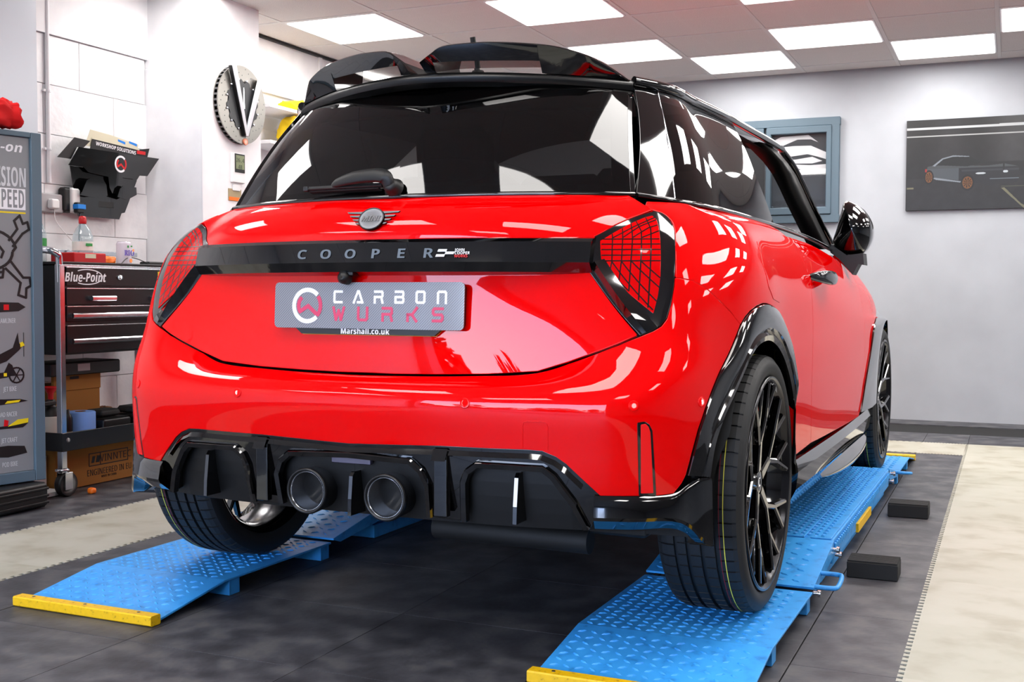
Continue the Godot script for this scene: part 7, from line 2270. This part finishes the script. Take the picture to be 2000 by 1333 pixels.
# ------------------------------------------------------------------ materials
func make_materials() -> void:
	mat("red_paint", Color(0.90, 0.0, 0.004), 0.5, 0.0, 0.7, 0.012).specular_mode = BaseMaterial3D.SPECULAR_DISABLED
	mat("gloss_black", Color(0.012, 0.012, 0.014), 0.06, 0.0, 1.0, 0.01)
	mat("semi_black", Color(0.03, 0.03, 0.033), 0.34)
	mat("satin_black", Color(0.03, 0.03, 0.032), 0.45)
	mat("lamp_black", Color(0.02, 0.012, 0.014), 0.08, 0.0, 1.0, 0.01)
	mat("cloth_black", Color(0.035, 0.034, 0.035), 0.9)
	mat("underbody", Color(0.03, 0.03, 0.033), 0.7)
	mat("rubber", Color(0.05, 0.05, 0.054), 0.5)
	mat("tyre", Color(0.085, 0.088, 0.095), 0.62)
	mat("wheel_black", Color(0.015, 0.015, 0.017), 0.10, 0.0, 1.0, 0.02)
	mat("wheel_inner", Color(0.62, 0.62, 0.63), 0.22, 1.0)
	mat("rim_lip", Color(0.22, 0.22, 0.23), 0.18, 1.0)
	mat("steel", Color(0.82, 0.83, 0.85), 0.16, 1.0)
	mat("steel_dull", Color(0.42, 0.42, 0.43), 0.4, 1.0)
	mat("disc_steel", Color(0.58, 0.57, 0.55), 0.33, 1.0)
	mat("handle_chrome", Color(0.45, 0.45, 0.46), 0.12, 1.0)
	mat("reflector_red", Color(0.95, 0.0, 0.01), 0.45)
	mat("dark_chrome", Color(0.16, 0.16, 0.17), 0.12, 1.0)
	mat("sleeve_black", Color(0.04, 0.04, 0.045), 0.36)
	mat("red_lens", Color(0.78, 0.0, 0.006), 0.3, 0.0, 0.6, 0.01).specular_mode = BaseMaterial3D.SPECULAR_DISABLED
	mat("clear_lens", Color(0.33, 0.31, 0.40), 0.08, 0.0, 1.0, 0.01)
	mat("letter_grey", Color(0.36, 0.40, 0.44), 0.35)
	mat("badge_white", Color(0.86, 0.86, 0.86), 0.4)
	mat("badge_red", Color(0.80, 0.04, 0.08), 0.4)
	mat("badge_grey", Color(0.50, 0.50, 0.51), 0.4)
	mat("print_white", Color(0.93, 0.93, 0.94), 0.5)
	mat("print_pink", Color(0.80, 0.20, 0.36), 0.4)
	mat("print_black", Color(0.035, 0.03, 0.04), 0.5)
	mat("plate_yellow", Color(0.85, 0.62, 0.02), 0.5)
	mat("line_yellow", Color(0.86, 0.83, 0.30), 0.7)
	mat("line_red", Color(0.50, 0.06, 0.14), 0.7)
	glass("tint_glass", Color(0.012, 0.012, 0.013, 0.92))
	glass("green_glass", Color(0.25, 0.42, 0.34, 0.30))
	glass("pane", Color(0.30, 0.33, 0.36, 0.12))
	glass("bottle_plastic", Color(0.70, 0.82, 0.85, 0.35))
	# carbon weave of the show plate
	var im := Image.create(64, 64, false, Image.FORMAT_RGB8)
	for y in 64:
		for x in 64:
			var d := fposmod(x + y, 16.0) / 16.0
			var v := 0.46 + 0.09 * sin(d * TAU) + (0.02 if (x / 4 + y / 4) % 2 else 0.0)
			im.set_pixel(x, y, Color(v, v * 1.005, v * 1.05))
	var cm := mat("carbon", Color.WHITE, 0.22, 0.0, 0.7, 0.05)
	cm.albedo_texture = ImageTexture.create_from_image(im)
	cm.uv1_triplanar = true
	cm.uv1_scale = Vector3.ONE * 38.0
	# room
	var wt := noise_tex(0.02, 3, [[0.0, Color(0.95, 0.95, 0.955)], [1.0, Color(1, 1, 1)]], 512)
	world_tex(mat("white_wall", Color(0.97, 0.97, 0.975), 0.75), wt, 0.5)
	var bp := mat("block_paint", Color(0.97, 0.97, 0.975), 0.7)
	world_tex(bp, wt, 0.7)
	bp.heightmap_enabled = true
	bp.heightmap_scale = 0.28
	bp.heightmap_texture = noise_tex(0.03, 9, [[0.0, Color.BLACK], [1.0, Color.WHITE]], 512, 5)
	world_tex(mat("grey_wall", Color(0.67, 0.685, 0.71), 0.8), noise_tex(0.01, 4, [[0.0, Color(0.93, 0.93, 0.93)], [1.0, Color(1, 1, 1)]], 512), 0.4)
	var ct := mat("ceiling_tile", Color(0.90, 0.88, 0.865), 0.9)
	world_tex(ct, noise_tex(0.25, 6, [[0.0, Color(0.80, 0.79, 0.78)], [0.45, Color(0.97, 0.97, 0.97)], [1.0, Color(1, 1, 1)]], 512, 2), 1.6)
	mat("grid_bar", Color(0.86, 0.85, 0.84), 0.6)
	mat("white_metal", Color(0.92, 0.92, 0.93), 0.45)
	mat("dark_trim", Color(0.10, 0.10, 0.10), 0.6)
	var pg := mat("panel_glow", Color(0.95, 0.95, 0.95), 0.6)
	pg.emission_enabled = true
	pg.emission = Color(1.0, 0.985, 0.97)
	pg.emission_energy_multiplier = 3.0
	mat("floor_base", Color(0.05, 0.05, 0.052), 0.8)
	var dirt := noise_tex(0.012, 21, [[0.0, Color(0.52, 0.52, 0.55)], [0.42, Color(0.74, 0.74, 0.77)], [0.62, Color(0.88, 0.88, 0.90)], [0.78, Color(1.0, 0.99, 0.97)], [1.0, Color(1, 1, 1)]], 1024, 6)
	var bump := noise_tex(0.2, 22, [[0.0, Color.BLACK], [1.0, Color.WHITE]], 512, 3)
	for k in 2:
		var rt := mat(["rubber_tile", "rubber_tile_b"][k], [Color(0.335, 0.335, 0.345), Color(0.30, 0.30, 0.312)][k], 0.5)
		world_tex(rt, dirt, 0.55)
		rt.heightmap_enabled = true
		rt.heightmap_scale = 0.05
		rt.heightmap_texture = bump
		var bt := mat(["beige_tile", "beige_tile_b"][k], [Color(0.70, 0.69, 0.64), Color(0.685, 0.675, 0.622)][k], 0.5)
		world_tex(bt, noise_tex(0.015, 31 + k, [[0.0, Color(0.86, 0.84, 0.80)], [0.5, Color(0.97, 0.97, 0.96)], [1.0, Color(1, 1, 1)]], 512, 5), 0.6)
	mat("yard", Color(0.35, 0.35, 0.34), 0.9)
	mat("leaf", Color(0.10, 0.16, 0.07), 0.8)
	mat("bark", Color(0.20, 0.16, 0.12), 0.9)
	# lift
	var bl := mat("blue_paint", Color(0.22, 0.61, 0.90), 0.42)
	world_tex(bl, noise_tex(0.02, 41, [[0.0, Color(0.62, 0.70, 0.76)], [0.30, Color(0.90, 0.95, 0.97)], [0.55, Color(1, 1, 1)], [1.0, Color(1, 1, 1)]], 1024, 6), 0.9)
	var yp := mat("yellow_paint", Color(0.94, 0.74, 0.02), 0.45)
	world_tex(yp, noise_tex(0.05, 43, [[0.0, Color(0.6, 0.52, 0.4)], [0.25, Color(0.95, 0.95, 0.9)], [1.0, Color(1, 1, 1)]], 512, 5), 2.0)
	mat("rubber_block", Color(0.10, 0.10, 0.10), 0.75)
	# far wall
	mat("window_frame", Color(0.30, 0.375, 0.425), 0.45)
	mat("blind", Color(0.13, 0.135, 0.15), 0.6)
	mat("canvas_edge", Color(0.06, 0.06, 0.065), 0.6)
	# left side
	mat("socket_grey", Color(0.66, 0.65, 0.66), 0.5)
	mat("white_plastic", Color(0.93, 0.93, 0.93), 0.4)
	mat("off_white", Color(0.86, 0.84, 0.80), 0.5)
	mat("blue_tape", Color(0.04, 0.50, 0.86), 0.5)
	mat("cable_blue", Color(0.05, 0.07, 0.16), 0.5)
	mat("lcd", Color(0.50, 0.54, 0.40), 0.3)
	mat("lcd_ink", Color(0.15, 0.19, 0.14), 0.5)
	mat("cardboard_pale", Color(0.66, 0.60, 0.47), 0.8)
	mat("cardboard", Color(0.62, 0.42, 0.17), 0.85)
	mat("orange", Color(0.95, 0.45, 0.04), 0.5)
	mat("yellow_cloth", Color(0.95, 0.80, 0.10), 0.9)
	mat("navy_cloth", Color(0.06, 0.07, 0.30), 0.9)
	mat("red_cloth", Color(0.80, 0.02, 0.03), 0.95)
	mat("post_grey", Color(0.74, 0.76, 0.79), 0.35, 0.3)
	mat("steel_blue", Color(0.33, 0.41, 0.46), 0.4)
	mat("poster_grey", Color(0.52, 0.53, 0.54), 0.35)
	mat("poster_pale", Color(0.80, 0.81, 0.82), 0.4)
	mat("yellow_print", Color(0.90, 0.80, 0.05), 0.5)
	mat("green_print", Color(0.13, 0.58, 0.25), 0.5)
	mat("purple_print", Color(0.40, 0.30, 0.75), 0.5)
	mat("bell_black", Color(0.20, 0.21, 0.22), 0.4)
	mat("arm_white", Color(0.85, 0.86, 0.88), 0.3)
	mat("copper", Color(0.80, 0.45, 0.33), 0.5)
	mat("acrylic", Color(0.03, 0.03, 0.033), 0.12, 0.0, 0.6, 0.03)
	mat("paper", Color(0.84, 0.82, 0.72), 0.7)
	mat("trolley_black", Color(0.025, 0.024, 0.027), 0.28)
	mat("red_plastic", Color(0.76, 0.03, 0.07), 0.35)
	mat("bottle_label", Color(0.88, 0.90, 0.88), 0.4)
	mat("can_white", Color(0.88, 0.86, 0.90), 0.25)
	mat("blue_paper", Color(0.46, 0.62, 0.88), 0.9)
	mat("leather", Color(0.52, 0.36, 0.22), 0.7)

func _ready() -> void:
	set_up_view()
	make_materials()
	build_ceiling()
	build_room()
	build_car()
	build_lift(1.0, "blue chequer-plate lift runway with rubber blocks beside it")
	build_lift(-1.0, "blue chequer-plate lift runway on the tool trolley's side of the car")
	build_block(-0.70, 1.06, "black ridged rubber block on the floor beside the lift, the one behind the front block")
	build_block(-1.72, 1.08, "black ridged rubber block on the floor beside the lift, next to the yellow flank strip")
	build_far_wall()
	build_left()
